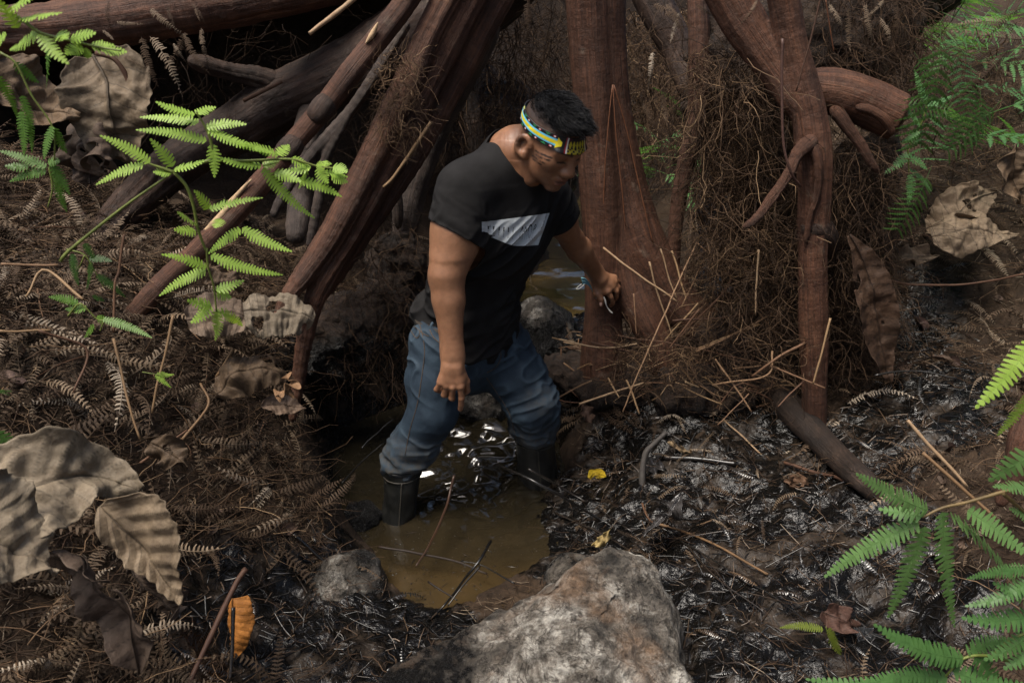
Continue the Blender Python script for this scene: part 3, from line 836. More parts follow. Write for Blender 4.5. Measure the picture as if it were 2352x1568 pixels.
rock('wet_stone', [((so[0], so[1], 0.02), (0.075, 0.06, 0.085), 0.3)], ROCK, 'small wet grey stone in the mud behind the boulder', 'stone', lambda V, N_: np.clip(0.4 + 0.5 * fbm(V, 9, 2), 0, 1), 0.005, 0.008, 16)
so = at(1095, 935, 3.12)
rock('outflow_rock', [((so[0] + 0.03, so[1], 0.06), (0.13, 0.11, 0.14), 0.3)], ROCK, 'black-streaked rock at the back of the pool between the legs of the man', 'rock', lambda V, N_: np.clip(0.55 + 0.5 * fbm(V, 9, 2), 0, 1), 0.006, 0.012, 14)
so = at(1235, 760, 3.35)
rock('bank_rock', [((so[0], so[1], so[2] - 0.06), (0.15, 0.16, 0.22), 0.3), ((so[0] + 0.05, so[1] + 0.1, so[2] - 0.12), (0.16, 0.16, 0.2), 0.3)], ROCK, 'dark wet rock behind the hip of the man', 'rock', lambda V, N_: np.clip(0.6 + 0.5 * fbm(V, 9, 2), 0, 1), 0.008, 0.016, 14)
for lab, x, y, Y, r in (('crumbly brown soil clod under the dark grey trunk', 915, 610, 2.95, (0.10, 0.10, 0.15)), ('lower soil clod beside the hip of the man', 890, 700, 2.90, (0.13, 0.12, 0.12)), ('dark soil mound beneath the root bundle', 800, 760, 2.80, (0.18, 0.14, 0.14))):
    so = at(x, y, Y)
    rock('soil_clod', [((so[0], so[1], so[2]), r, 0.3), ((so[0] - 0.04, so[1] + 0.04, so[2] - 0.10), r, 0.3)], CLOD, lab, 'soil', lambda V, N_: np.clip(0.15 + 0.4 * fbm(V, 9, 2) + sstep(0.62, 0.35, V[:, 2]), 0, 1), 0.008, 0.022, 13)  # clods blacken downwards, painting in the shade of the hollow
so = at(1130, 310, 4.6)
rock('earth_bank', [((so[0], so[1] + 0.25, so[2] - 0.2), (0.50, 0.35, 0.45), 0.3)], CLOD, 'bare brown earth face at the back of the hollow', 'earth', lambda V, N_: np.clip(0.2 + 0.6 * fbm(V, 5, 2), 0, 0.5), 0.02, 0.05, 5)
# ================================================================== the wading man
def m_skin():
    m, nt, b = mat('skin')
    c = attr(nt, 'col', 'Color')
    n = noise(nt, 60, 5, 0.6, geo_pos(nt))
    n2 = noise(nt, 9, 3, 0.5, geo_pos(nt))
    c = mix(nt, 1.0, c, ramp(nt, n, [(0.25, (0.78, 0.76, 0.76)), (0.75, (1.12, 1.1, 1.08))]), 'MULTIPLY')
    c = mix(nt, 1.0, c, ramp(nt, n2, [(0.3, (0.86, 0.82, 0.8)), (0.7, (1.06, 1.04, 1.02))]), 'MULTIPLY')
    nt.links.new(c, b.inputs['Base Color'])
    b.inputs['Roughness'].default_value = 0.42
    b.inputs['Subsurface Weight'].default_value = 0.12
    b.inputs['Subsurface Radius'].default_value = (0.012, 0.005, 0.003)
    b.inputs['Subsurface Scale'].default_value = 0.5
    bump(nt, b, noise(nt, 420, 3, 0.6, geo_pos(nt)), 0.25, 0.002)
    return m

def m_cloth(name, lo, hi, rough, weave, scale):
    m, nt, b = mat(name)
    n = noise(nt, scale, 6, 0.65, geo_pos(nt))
    c = ramp(nt, n, [(0.3, lo), (0.7, hi)])
    nt.links.new(c, b.inputs['Base Color'])
    b.inputs['Roughness'].default_value = rough
    b.inputs['Specular IOR Level'].default_value = 0.12
    bump(nt, b, noise(nt, weave, 2, 0.5, geo_pos(nt)), 0.35, 0.002)
    return m

def m_denim():
    m, nt, b = mat('denim')
    w = attr(nt, 'wear')
    pos = geo_pos(nt)
    n = noise(nt, 22, 6, 0.65, pos)
    fine = noise(nt, 500, 2, 0.6, pos)
    c = ramp(nt, n, [(0.25, (0.014, 0.024, 0.036)), (0.75, (0.027, 0.044, 0.064))])
    c = mix(nt, mathn(nt, 'MULTIPLY', w, 0.75, True), c, (0.066, 0.100, 0.130))
    c = mix(nt, 1.0, c, ramp(nt, fine, [(0.3, (0.72, 0.74, 0.78)), (0.7, (1.2, 1.2, 1.2))]), 'MULTIPLY')
    mud = attr(nt, 'mud')
    c = mix(nt, mathn(nt, 'MULTIPLY', mud, ramp(nt, noise(nt, 45, 5, 0.7, pos), [(0.35, (0, 0, 0)), (0.7, (1, 1, 1))]), True), c, (0.09, 0.075, 0.055))
    nt.links.new(c, b.inputs['Base Color'])
    b.inputs['Roughness'].default_value = 0.75
    b.inputs['Specular IOR Level'].default_value = 0.25
    bump(nt, b, fine, 0.3, 0.0015)
    return m

def m_rubber():
    m, nt, b = mat('boot_rubber')
    pos = geo_pos(nt)
    n = noise(nt, 30, 6, 0.65, pos)
    c = ramp(nt, n, [(0.3, (0.006, 0.0065, 0.006)), (0.62, (0.016, 0.016, 0.014)), (0.8, (0.05, 0.045, 0.036))])
    nt.links.new(c, b.inputs['Base Color'])
    nt.links.new(ramp(nt, noise(nt, 18, 4, 0.6, pos), [(0.3, (0.28,) * 3), (0.7, (0.6,) * 3)]), b.inputs['Roughness'])
    bump(nt, b, noise(nt, 70, 4, 0.6, pos), 0.25, 0.004)
    return m

SKIN = m_skin()
TEE = m_cloth('tee_cotton', (0.011, 0.0105, 0.0105), (0.021, 0.020, 0.020), 0.82, 700, 14)
DENIM = m_denim()
RUBBER = m_rubber()
RIM = m_plain('boot_trim', (0.05, 0.045, 0.035), 0.5)
BELT = m_plain('belt_webbing', (0.035, 0.026, 0.018), 0.65, bscale=400, bmp=0.6)
STITCH = m_plain('stitching', (0.085, 0.055, 0.032), 0.8, nscale=300, var=0.5)
HAIRM = m_plain('hair', (0.006, 0.006, 0.007), 0.62, 0.25, 300, 0.4, 0)
PRINT = m_vcol('shirt_print', 0.8, 0.2, 500, 0.4)
BEADS = m_vcol('bead_work', 0.4, 0.5, 900, 0.3)
NAIL = m_plain('nail', (0.42, 0.25, 0.19), 0.35, 0.5, 90, 0.1, 0)

# ---- body frame
bf = unit(V3(0.70, -0.71, 0))            # the way he faces
br = V3(bf[1], -bf[0], 0)                # his right
PEL = at(1080, 775, 2.50)
ABD = at(1094, 640, 2.46)
CHE = at(1138, 520, 2.42)
SHM = at(1168, 420, 2.39)
NKB = at(1180, 352, 2.36)
RSH, REL, RWR = at(1070, 438, 2.27), at(1026, 632, 2.20), at(1040, 822, 2.16)
LSH, LEL, LWR = at(1252, 446, 2.50), at(1314, 550, 2.68), at(1366, 622, 2.82)
RHIP, RKN = at(1012, 800, 2.42), at(994, 945, 2.36)
LHIP, LKN = at(1150, 800, 2.55), at(1222, 925, 2.46)
RBT, RFT = at(924, 1066, 2.37), at_z(917, 1186, 0.0)
LBT, LFT = at(1227, 992, 2.55), at_z(1236, 1104, 0.0)
RBB = RFT + (RFT - RBT) * 1.15
LBB = LFT + (LFT - LBT) * 1.25
RBB[2] = -0.2; LBB[2] = -0.2

# ---- head frame
HS = 0.94
hp, hy = math.radians(33), unit(V3(0.68, -0.73, 0))
hF = V3(hy[0] * math.cos(hp), hy[1] * math.cos(hp), -math.sin(hp))
hU = V3(hy[0] * math.sin(hp), hy[1] * math.sin(hp), math.cos(hp))
hR = V3(hy[1], -hy[0], 0)
HC = at(1266, 316, 2.28)
HA = np.array([hF, hR, hU])
def H(f, r, u): return HC + HS * (f * hF + r * hR + u * hU)

lo = np.minimum.reduce([PEL, RSH, RFT, HC, RWR]) - V3(0.16, 0.16, 0.0)
vol = Vol(V3(-0.32, 2.02, 0.40), V3(0.44, 2.95, 1.45), 0.0025, 0.040)
S = HS
def he(f, r, u, a, b_, c, k=0.02, op='u'): vol.ell(H(f, r, u), HA, V3(a, b_, c) * S, k, op)
# head
he(-0.014, 0, 0.034, 0.100, 0.079, 0.088, 0)
he(0.030, 0, -0.025, 0.066, 0.066, 0.086, 0.03)
he(0.045, 0, -0.080, 0.046, 0.052, 0.042, 0.03)
he(0.010, 0, -0.070, 0.05, 0.058, 0.045, 0.03)
he(0.084, 0, -0.110, 0.019, 0.024, 0.016, 0.018)
for s in (-1, 1):
    he(0.064, s * 0.043, -0.026, 0.026, 0.024, 0.022, 0.03)
    he(0.099, s * 0.031, -0.003, 0.018, 0.020, 0.012, 0.014, 's')
    he(0.078, s * 0.032, -0.003, 0.0145, 0.016, 0.0125, 0.006)
    vol.cone(H(0.094, s * 0.010, 0.017), H(0.080, s * 0.048, 0.018), 0.0095, 0.0075, 0.018)
    vol.cone(H(0.088, s * 0.020, -0.0135), H(0.076, s * 0.046, -0.010), 0.0035, 0.003, 0.006)
    he(0.106, s * 0.0145, -0.044, 0.013, 0.009, 0.0095, 0.009)
    he(0.1075, s * 0.0095, -0.053, 0.006, 0.0045, 0.004, 0.003, 's')
    # ear
    he(-0.012, s * 0.077, -0.030, 0.018, 0.007, 0.026, 0.008)
    ea = np.linspace(math.radians(20), math.radians(300), 12)
    ep = [H(-0.014 + 0.0215 * math.cos(t), s * (0.086 - 0.006 * math.cos(t) * 1.0), -0.029 + 0.028 * math.sin(t)) for t in ea]
    for q0, q1 in zip(ep[:-1], ep[1:]): vol.cone(q0, q1, 0.0048, 0.0048, 0.004)
    vol.cone(H(0.000, s * 0.082, -0.056), H(-0.003, s * 0.083, -0.050), 0.0075, 0.007, 0.005)
    he(-0.010, s * 0.091, -0.026, 0.0115, 0.0115, 0.0165, 0.003, 's')
vol.cone(H(0.095, 0, 0.008), H(0.119, 0, -0.036), 0.0090 * S, 0.0120 * S, 0.012)
he(0.117, 0, -0.040, 0.011, 0.0115, 0.0095, 0.006)
vol.cone(H(0.094, -0.018, -0.0695), H(0.094, 0.018, -0.0695), 0.0068, 0.0068, 0.008)
he(0.104, 0, -0.0685, 0.010, 0.021, 0.0065, 0.005)
he(0.101, 0, -0.0845, 0.011, 0.021, 0.008, 0.005)
vol.cone(H(0.113, -0.026, -0.0765), H(0.113, 0.026, -0.0765), 0.0055, 0.0055, 0.003, 's')
# neck and inner trunk
vol.cone(H(-0.035, 0, -0.055), NKB + V3(0.0, 0.0, -0.01), 0.058, 0.066, 0.03)
vol.cone(H(-0.03, 0, -0.065), NKB + bf * 0.05 - V3(0, 0, 0.05), 0.034, 0.045, 0.02)
vol.cone(H(-0.02, 0.055, -0.06), NKB + bf * 0.085 + br * 0.02 - V3(0, 0, 0.06), 0.011, 0.012, 0.015)
vol.cone(NKB, SHM, 0.066, 0.085, 0.05)
vol.cone(SHM + br * 0.02, RSH, 0.055, 0.052, 0.05)
vol.cone(SHM - br * 0.02, LSH, 0.055, 0.052, 0.05)
vol.cone(SHM, CHE, 0.10, 0.115, 0.05, squash=(bf, 0.7))
vol.cone(CHE, ABD, 0.115, 0.11, 0.05, squash=(bf, 0.72))
vol.cone(ABD, PEL, 0.132, 0.150, 0.05, squash=(bf, 0.77))
for a, b_, r0, r1 in ((RHIP, RKN, 0.065, 0.045), (RKN, RBT, 0.045, 0.04), (RBT, RFT, 0.04, 0.035),
                      (LHIP, LKN, 0.065, 0.045), (LKN, LBT, 0.045, 0.04), (LBT, LFT, 0.04, 0.035)):
    vol.cone(a, b_, r0, r1, 0.03)
# arms
def lerp(a, b_, t): return a * (1 - t) + b_ * t
vol.cone(RSH, lerp(RSH, REL, 0.45), 0.056, 0.059, 0.03)
vol.cone(lerp(RSH, REL, 0.45), REL, 0.059, 0.043, 0.05)
vol.ell(lerp(RSH, REL, 0.52) + V3(0.014, -0.012, 0), np.eye(3), (0.045, 0.045, 0.085), 0.02)
vol.cone(REL + V3(-0.006, 0.008, 0), REL + V3(-0.006, 0.008, -0.01), 0.037, 0.037, 0.02)
vol.cone(REL, lerp(REL, RWR, 0.28), 0.040, 0.0435, 0.025)
vol.cone(lerp(REL, RWR, 0.28), lerp(REL, RWR, 0.95), 0.0435, 0.031, 0.02)
vol.cone(lerp(REL, RWR, 0.9), RWR, 0.031, 0.030, 0.02, squash=(V3(0, 1, 0), 0.8))
vol.cone(LSH, lerp(LSH, LEL, 0.5), 0.052, 0.050, 0.03)
vol.cone(lerp(LSH, LEL, 0.5), LEL, 0.050, 0.038, 0.03)
vol.cone(LEL, lerp(LEL, LWR, 0.3), 0.039, 0.044, 0.02)
vol.cone(lerp(LEL, LWR, 0.3), LWR, 0.044, 0.030, 0.02)
# right hand: back to the viewer, fingers curled, forefinger pointing down
def rh(x, y, Y): return at(x, y, Y)
vol.cone(RWR, rh(1041, 848, 2.148), 0.029, 0.030, 0.015, squash=(V3(0, 1, 0.3), 0.75))
for kx, ky in ((1014, 876), (1026, 882), (1041, 885), (1057, 884)):
    vol.cone(rh(1040 + (kx - 1038) * 0.45, 842, 2.146), rh(kx, ky, 2.136), 0.0175, 0.0135, 0.012)
vol.cone(rh(1022, 870, 2.146), rh(1056, 870, 2.146), 0.017, 0.017, 0.012)
fing = [((1012, 880, 2.134), (1003, 894, 2.142), (1007, 897, 2.166), (1014, 889, 2.176), 0.0088),
        ((1025, 886, 2.132), (1020, 906, 2.140), (1024, 907, 2.166), (1028, 895, 2.176), 0.0096),
        ((1040, 889, 2.131), (1037, 913, 2.140), (1039, 915, 2.166), (1041, 901, 2.178), 0.0100),
        ((1058, 888, 2.132), (1060, 914, 2.136), (1059, 928, 2.143), (1057, 939, 2.150), 0.0098)]
for a, b_, c, d, r in fing:
    A_, B_, C_, D_ = rh(*a), rh(*b_), rh(*c), rh(*d)
    vol.cone(A_, A_ + V3(0, 0.001, 0), r * 1.22, r * 1.22, 0.004)
    vol.cone(A_, B_, r * 0.98, r * 0.92, 0.002)
    vol.cone(B_, B_ + V3(0, 0.001, 0), r * 1.04, r * 1.04, 0.002)
    vol.cone(B_, C_, r * 0.94, r * 0.9, 0.002)
    vol.cone(C_, D_, r * 0.9, r * 0.78, 0.002)
vol.cone(rh(1055, 850, 2.155), rh(1070, 876, 2.160), 0.0155, 0.0125, 0.01)
vol.cone(rh(1070, 876, 2.160), rh(1073, 897, 2.165), 0.0115, 0.009, 0.004)
vol.cone(rh(1073, 897, 2.165), rh(1064, 906, 2.172), 0.009, 0.008, 0.004)
# left hand: gripping the mask strap
vol.cone(LWR, at(1379, 640, 2.825), 0.029, 0.032, 0.015)
for kx, ky, Y in ((1396, 668, 2.815), (1405, 658, 2.825), (1410, 648, 2.838), (1410, 638, 2.85)):
    vol.cone(at(1376, 636, 2.832), at(kx, ky, Y), 0.022, 0.0135, 0.012)
vol.cone(at(1384, 668, 2.825), at(1400, 650, 2.83), 0.018, 0.02, 0.015)
for pts, r in ((((1396, 668, 2.812), (1403, 682, 2.812), (1408, 695, 2.825), (1403, 702, 2.84)), 0.0115),
               (((1406, 659, 2.822), (1417, 669, 2.822), (1416, 683, 2.838), (1410, 690, 2.855)), 0.0115),
               (((1411, 648, 2.836), (1421, 659, 2.838), (1420, 671, 2.856), (1412, 677, 2.87)), 0.0108),
               (((1411, 638, 2.848), (1421, 646, 2.856), (1418, 657, 2.875), (1410, 662, 2.89)), 0.0088)):
    Q = [at(*p) for p in pts]
    vol.cone(Q[0], Q[0] + V3(0, 0.001, 0), r * 1.22, r * 1.22, 0.004)
    for i in range(3):
        vol.cone(Q[i], Q[i + 1], r * (0.98 - 0.06 * i), r * (0.92 - 0.07 * i), 0.002)
vol.cone(at(1368, 645, 2.835), at(1371, 674, 2.815), 0.019, 0.0135, 0.012)
vol.cone(at(1371, 674, 2.815), at(1381, 688, 2.808), 0.0125, 0.0112, 0.004)
vol.cone(at(1381, 688, 2.808), at(1382, 701, 2.812), 0.0112, 0.0092, 0.004)
sv, sf = vol.mesh()
sv = smooth_mesh(sv, sf, 1, 0.3)
arm_w = (((sv[:, 2] > 0.72) | (sv[:, 0] > 0.1)) & (np.linalg.norm(sv - LWR, axis=1) > 0.10) & (np.linalg.norm(sv - HC, axis=1) > 0.16) & (np.linalg.norm(sv - RWR, axis=1) > 0.08))
sm_ = smooth_mesh(sv, sf, 24, 0.6)
sv = np.where(arm_w[:, None], sm_, sv)
sk_n = vnormals(sv, sf)
sv = sv + sk_n * (0.0004 * fbm(sv, 38, 3, seed=71) + 0.0012 * np.abs(vnoise(sv * V3(1, 1, 0.35), 55, 73)) * ((sv[:, 2] < 0.66)))[:, None]
# keep only the largest skin surface that can show: drop nothing, the figure is one surface
SKc = V3(0.285, 0.148, 0.084)
col = np.tile(SKc, (len(sv), 1))
loc = (sv - HC) / HS
lf, lr, lu = loc @ hF, loc @ hR, loc @ hU
head = (np.abs(lr) < 0.12) & (lf > -0.13) & (lu > -0.13) & (np.linalg.norm(loc, axis=1) < 0.19)
def blend(mask, c, a=1.0):
    w = (np.clip(mask, 0, 1) * a * head)[:, None]
    col[:] = col * (1 - w) + np.asarray(c)[None, :] * w
nz = fbm(sv, 70, 3)
blend(sstep(-0.09, 0.10, 0.03 - lf) * 0 + 0.35, SKc * V3(0.85, 0.78, 0.75))
# shaved sides
line = 0.040 - 0.0 * lf
blend(sstep(0.015, 0.085, lu + 0.008 * nz + 0.25 * np.maximum(-lf, 0)) * sstep(0.085, 0.07, lf) , (0.016, 0.014, 0.013), 0.95)
blend(sstep(0.012, 0.03, lu) * sstep(0.085, 0.07, lf), (0.06, 0.043, 0.035), 0.6)
blend(sstep(-0.012, -0.03, lf + 0.10 * lu) * sstep(-0.065, -0.03, lu) * (np.abs(lr) > 0.02), (0.05, 0.036, 0.03), 0.6)
blend(sstep(0.010, 0.003, np.abs(lu - 0.024 - 0.15 * (np.abs(lr) - 0.03))) * sstep(0.008, 0.014, np.abs(lr)) * sstep(0.056, 0.048, np.abs(lr)) * (lf > 0.06), (0.02, 0.013, 0.01), 0.85)
blend(sstep(0.004, 0.0015, np.abs(lu + 0.0125 - 0.03 * (np.abs(lr) - 0.03))) * sstep(0.014, 0.02, np.abs(lr)) * sstep(0.052, 0.045, np.abs(lr)) * (lf > 0.06), (0.012, 0.008, 0.007), 0.9)
blend(sstep(0.014, 0.009, np.abs(lu + 0.0765)) * sstep(0.029, 0.02, np.abs(lr)) * (lf > 0.085), (0.17, 0.065, 0.05), 0.85)
blend(sstep(0.0035, 0.001, np.abs(lu + 0.0765)) * sstep(0.029, 0.02, np.abs(lr)) * (lf > 0.08), (0.03, 0.015, 0.012), 0.9)
blend(sstep(0.010, 0.004, np.abs(lu + 0.058)) * sstep(0.03, 0.02, np.abs(lr)) * (lf > 0.085) * (0.5 + 0.5 * nz), (0.04, 0.026, 0.02), 0.45)
blend(sstep(-0.09, -0.105, lu) * (lf > 0.05), (0.08, 0.045, 0.03), 0.45)
# painted marks on the right cheek: four slanting broken strokes
on = (lr > 0.028) & (lf > 0.015)
for k, (u0, sl, f0, f1) in enumerate(((-0.012, 0.30, 0.022, 0.082), (-0.022, 0.34, 0.030, 0.082), (-0.033, 0.30, 0.018, 0.074), (-0.043, 0.26, 0.026, 0.066))):
    d = np.abs(lu - u0 - sl * (lf - 0.05) - 0.0016 * nz)
    blend(sstep(0.0042, 0.0018, d) * sstep(f0 - .004, f0 + .004, lf) * sstep(f1 + .004, f1 - .004, lf) * on * sstep(-0.8, -0.2, nz), (0.012, 0.010, 0.010), 0.95)
blend(sstep(0.02, 0.01, np.abs(lu + 0.034)) * sstep(0.02, 0.01, np.abs(lf - 0.035)) * on, (0.10, 0.06, 0.045), 0.5)
# knuckle shading on hands is skin tone only
BASE = V3((RFT[0] + LFT[0]) / 2, (RFT[1] + LFT[1]) / 2, -0.2)
man = thing('person', 'man in black t-shirt and blue jeans wading in rubber boots, bending and looking down', 'person', tuple(BASE))
def part(name, V, F, mats, parent=None, **kw):
    p = parent or man
    return obj(name, new_mesh(name, rebase(V, BASE), F, mats, **kw), p if p is man else None, loc=tuple(BASE)) if False else _part(name, V, F, mats, p, **kw)
def _part(name, V, F, mats, p, **kw):
    o = bpy.data.objects.new(name, new_mesh(name, rebase(V, BASE), F, mats, **kw))
    COL.objects.link(o)
    o.parent = p
    return o
body = part('body', sv, sf, SKIN, cols=col)
skin_bvh = BVHTree.FromPolygons([Vector(v) for v in sv], [tuple(f) for f in sf])

# ---- t-shirt
vt = Vol(V3(-0.50, 1.98, 0.42), V3(0.40, 2.95, 1.36), 0.0045, 0.05)
HEM = at(1082, 762, 2.49)
for a, b_, r0, r1, sq in ((at(1092, 700, 2.475), HEM + (HEM - ABD) * 0.35, 0.148, 0.158, 0.80), (ABD, at(1092, 700, 2.475), 0.144, 0.148, 0.80), (CHE, ABD, 0.162, 0.144, 0.79), (SHM - V3(0, 0, 0.03), CHE, 0.150, 0.162, 0.74)):
    vt.cone(a, b_, r0, r1, 0.05, squash=(bf + V3(0, 0, -0.18), sq))
vt.cone(SHM - V3(0, 0, 0.005) + br * 0.03, RSH, 0.072, 0.066, 0.06)
vt.cone(SHM - V3(0, 0, 0.005) - br * 0.03, LSH, 0.070, 0.060, 0.06)
vt.cone(SHM, NKB, 0.088, 0.074, 0.05)
vt.ell(CHE + bf * 0.062 + br * 0.075 + V3(0, 0, 0.03), np.array([bf, br, V3(0, 0, 1)]), (0.050, 0.080, 0.075), 0.05)
vt.ell(CHE + bf * 0.062 - br * 0.07 + V3(0, 0, 0.03), np.array([bf, br, V3(0, 0, 1)]), (0.050, 0.080, 0.075), 0.05)
vt.ell(SHM - bf * 0.03 + br * 0.06 - V3(0, 0, 0.06), np.array([bf, br, V3(0, 0, 1)]), (0.075, 0.11, 0.09), 0.06)
RSE, LSE = lerp(RSH, REL, 0.52), lerp(LSH, LEL, 0.42)
vt.cone(RSH, RSH + (REL - RSH) * 0.68, 0.072, 0.072, 0.045)
vt.cone(NKB - V3(0, 0, 0.03) + br * 0.03, lerp(NKB, RSH, 0.75), 0.066, 0.062, 0.04)
vt.ell(PEL - bf * 0.075 + br * 0.06 + V3(0, 0, 0.07), np.array([bf, br, V3(0, 0, 1)]), (0.075, 0.12, 0.10), 0.04)
vt.cone(LSH, LSH + (LEL - LSH) * 0.6, 0.061, 0.061, 0.045)
tv, tf = vt.mesh()
tv = smooth_mesh(tv, tf, 2, 0.5)
N = vnormals(tv, tf)
# creases
ra, la = unit(REL - RSH), unit(LEL - LSH)
armR = (tv - RSH) @ ra
dR = np.linalg.norm((tv - RSH) - np.outer(armR, ra), axis=1)
def ridged(p, seed): return 1 - np.abs(vnoise(p, 1.0, seed)) * 2
def aniso(V, d1, f_al, f_ac, seed):
    """ridges running along d1"""
    d1 = unit(d1); a = V @ d1
    perp = V - np.outer(a, d1)
    return ridged(perp * f_ac + np.outer(a, d1) * f_al + 0.35 * np.stack([vnoise(V, 9, s) for s in (seed, seed + 1, seed + 2)], 1), seed)
sleeveR = sstep(0.10, 0.07, dR) * sstep(-0.02, 0.05, armR)
imgdown = -UPV
fold_t = aniso(tv, RGT * 0.95 + UPV * 0.28, 3.5, 26, 3)            # slanting creases over the belly
fold_c = aniso(tv, RGT * 0.75 + UPV * 0.65, 3.5, 30, 8)            # from the armpit across the chest
fold_s = aniso(tv, RGT * 0.8 - UPV * 0.55, 5, 40, 12)               # sleeve
wt = sstep(0.98, 0.85, tv[:, 2])
wc = sstep(0.80, 0.95, tv[:, 2]) * sstep(1.14, 1.02, tv[:, 2])
disp = (0.0115 * wt * fold_t + 0.014 * wc * fold_c) * (1 - sleeveR) + 0.0070 * sleeveR * fold_s * sstep(0.0, 0.04, armR)
back = 0.010 * sstep(0.80, 0.62, tv[:, 2]) * fbm(tv, 11, 2, seed=21)
hem = 0.012 * sstep(0.70, 0.58, tv[:, 2])
tv = tv + N * (disp + back + hem)[:, None]
# keep only what the cut leaves: neckline, sleeve ends, hem
armR = (tv - RSH) @ ra; dR = np.linalg.norm((tv - RSH) - np.outer(armR, ra), axis=1)
armL = (tv - LSH) @ la; dL = np.linalg.norm((tv - LSH) - np.outer(armL, la), axis=1)
LR, LL = np.linalg.norm(REL - RSH), np.linalg.norm(LEL - LSH)
trunk_d = np.abs((tv - CHE) @ br)
hR_ax = unit(REL - RSH + V3(0.10, 0.0, 0.0))
kill = ((tv - RSE) @ unit(ra + V3(-0.30, 0, 0)) > 0.0) & (dR < 0.095) & (armR > 0.3 * LR) & ((tv - CHE) @ br > 0.13)
kill |= ((tv - LSE) @ la > 0.0) & (dL < 0.088) & ((tv - CHE) @ br < -0.12)
na = unit(H(-0.02, 0, -0.05) - NKB)
nax = (tv - NKB) @ na
kill |= (np.linalg.norm((tv - NKB) - np.outer(nax, na), axis=1) < 0.092) & (nax > -0.030 - 0.55 * ((tv - NKB) @ bf) * (((tv - NKB) @ bf) > 0))
# hem curve in height: lower in front
fr = (tv - PEL) @ bf; rr = (tv - PEL) @ br
hemz = PEL[2] + 0.0 + 0.035 * sstep(0.02, -0.12, fr) - 0.055 * sstep(-0.02, 0.12, fr) + 0.045 * sstep(0.05, 0.16, rr) + 0.008 * np.sin(rr * 40)
kill |= tv[:, 2] < hemz
keep = ~kill[tf].any(1)
tf2 = tf[keep]
used = np.unique(tf2); rm = -np.ones(len(tv), int); rm[used] = np.arange(len(used))
tv, tf = tv[used], rm[tf2]
def biggest(V, F):
    """largest connected piece, with ragged cut edges left as they are"""
    lab = np.arange(len(V))
    for _ in range(400):
        m = lab[F].min(1)
        new = lab.copy()
        for k in range(4): np.minimum.at(new, F[:, k], m)
        new = new[new]
        if (new == lab).all(): break
        lab = new
    c = np.bincount(lab); best = c.argmax()
    k = (lab[F] == best).all(1)
    u = np.unique(F[k]); r = -np.ones(len(V), int); r[u] = np.arange(len(u))
    return V[u], r[F[k]]
tv, tf = biggest(tv, tf)
def relax_border(V, F, it=12):
    """smooth the open edges of a cut cloth so hems run clean"""
    e = np.vstack([F[:, [i, (i + 1) % 4]] for i in range(4)])
    es = np.sort(e, 1)
    key = es[:, 0].astype(np.int64) * len(V) + es[:, 1]
    u, c = np.unique(key, return_counts=True)
    b_ = u[c == 1]
    be = np.stack([b_ // len(V), b_ % len(V)], 1)
    be = np.vstack([be, be[:, ::-1]])
    cnt = np.bincount(be[:, 0], minlength=len(V))
    on = cnt > 0
    for _ in range(it):
        S_ = np.stack([np.bincount(be[:, 0], V[be[:, 1], k], len(V)) for k in range(3)], 1)
        V = V.copy()
        V[on] = 0.5 * V[on] + 0.5 * S_[on] / cnt[on][:, None]
    return V, be
tv, tbe = relax_border(tv, tf, 14)
shirt = part('t_shirt', tv, tf, TEE)
md = shirt.modifiers.new('thick', 'SOLIDIFY'); md.thickness = 0.0025; md.offset = -1
tee_bvh = BVHTree.FromPolygons([Vector(v) for v in tv], [tuple(f) for f in tf])

# chest print: a pale panel with rows of broken letter strokes, laid on the cloth
def seg(u, v, u0, v0, u1, v1, w):
    du, dv = u1 - u0, v1 - v0
    t = np.clip(((u - u0) * du + (v - v0) * dv) / (du * du + dv * dv), 0, 1)
    return np.hypot(u - u0 - t * du, v - v0 - t * dv) < w
nu, nv = 250, 120
pts, uvp = [], []
okm = np.zeros((nu, nv), bool)
G = np.zeros((nu, nv, 3))
top0, top1 = at(1100, 506, 2.2), at(1282, 476, 2.3)
for i in range(nu):
    for j in range(nv):
        u, v = i / (nu - 1), j / (nv - 1)
        # panel corners on the picture plane of the chest, carried to the cloth along his chest direction
        x = 1106 + (1262 - 1106) * u - 26 * v * sstep(0.6, 1.0, u)
        yt = 509 - 20 * u ** 1.2
        yb = 541 + 26 * sstep(0.0, 0.55, u) - 4 * u
        y = yt + (yb - yt) * v
        o_ = at(x, y, 2.05)
        dirv = unit(ray(x, y))
        hit = tee_bvh.ray_cast(Vector(o_), Vector(dirv), 0.6)
        if hit[0] is not None:
            okm[i, j] = True
            G[i, j] = np.array(hit[0]) + np.array(hit[1]) * (0.0012 if np.dot(np.array(hit[1]), dirv) < 0 else -0.0012)
uu, vv = np.meshgrid(np.linspace(0, 1, nu), np.linspace(0, 1, nv), indexing='ij')
pc = np.zeros((nu, nv, 3)) + V3(0.52, 0.56, 0.58)
pn = fbm(np.stack([uu * 9, vv * 4, uu * 0], -1).reshape(-1, 3), 3.0, 4).reshape(nu, nv)
pc *= (1 + 0.10 * pn)[..., None]
ink = np.zeros((nu, nv), bool)
lean = 0.022
def stroke(uc, v0, v1, w): 
    global ink
    ink |= seg(uu, vv, uc + lean * (1 - v0) , v0, uc + lean * (1 - v1), v1, w)
for uc, w in ((0.085, .010), (0.165, .011), (0.245, .0095), (0.315, .0085), (0.382, .007), (0.450, .005)):
    ink |= (np.abs(uu - uc - lean * (1 - vv)) < w) & (vv > 0.33) & (vv < 0.53)
    ink |= (np.abs(uu - uc - lean * (1 - vv)) < w * 0.9) & (vv > 0.56) & (vv < 0.78) & ((vv * 24) % 1 < 0.5)
ink |= (np.abs(uu - 0.105) < 0.028) & (np.abs(vv - 0.335) < 0.022)
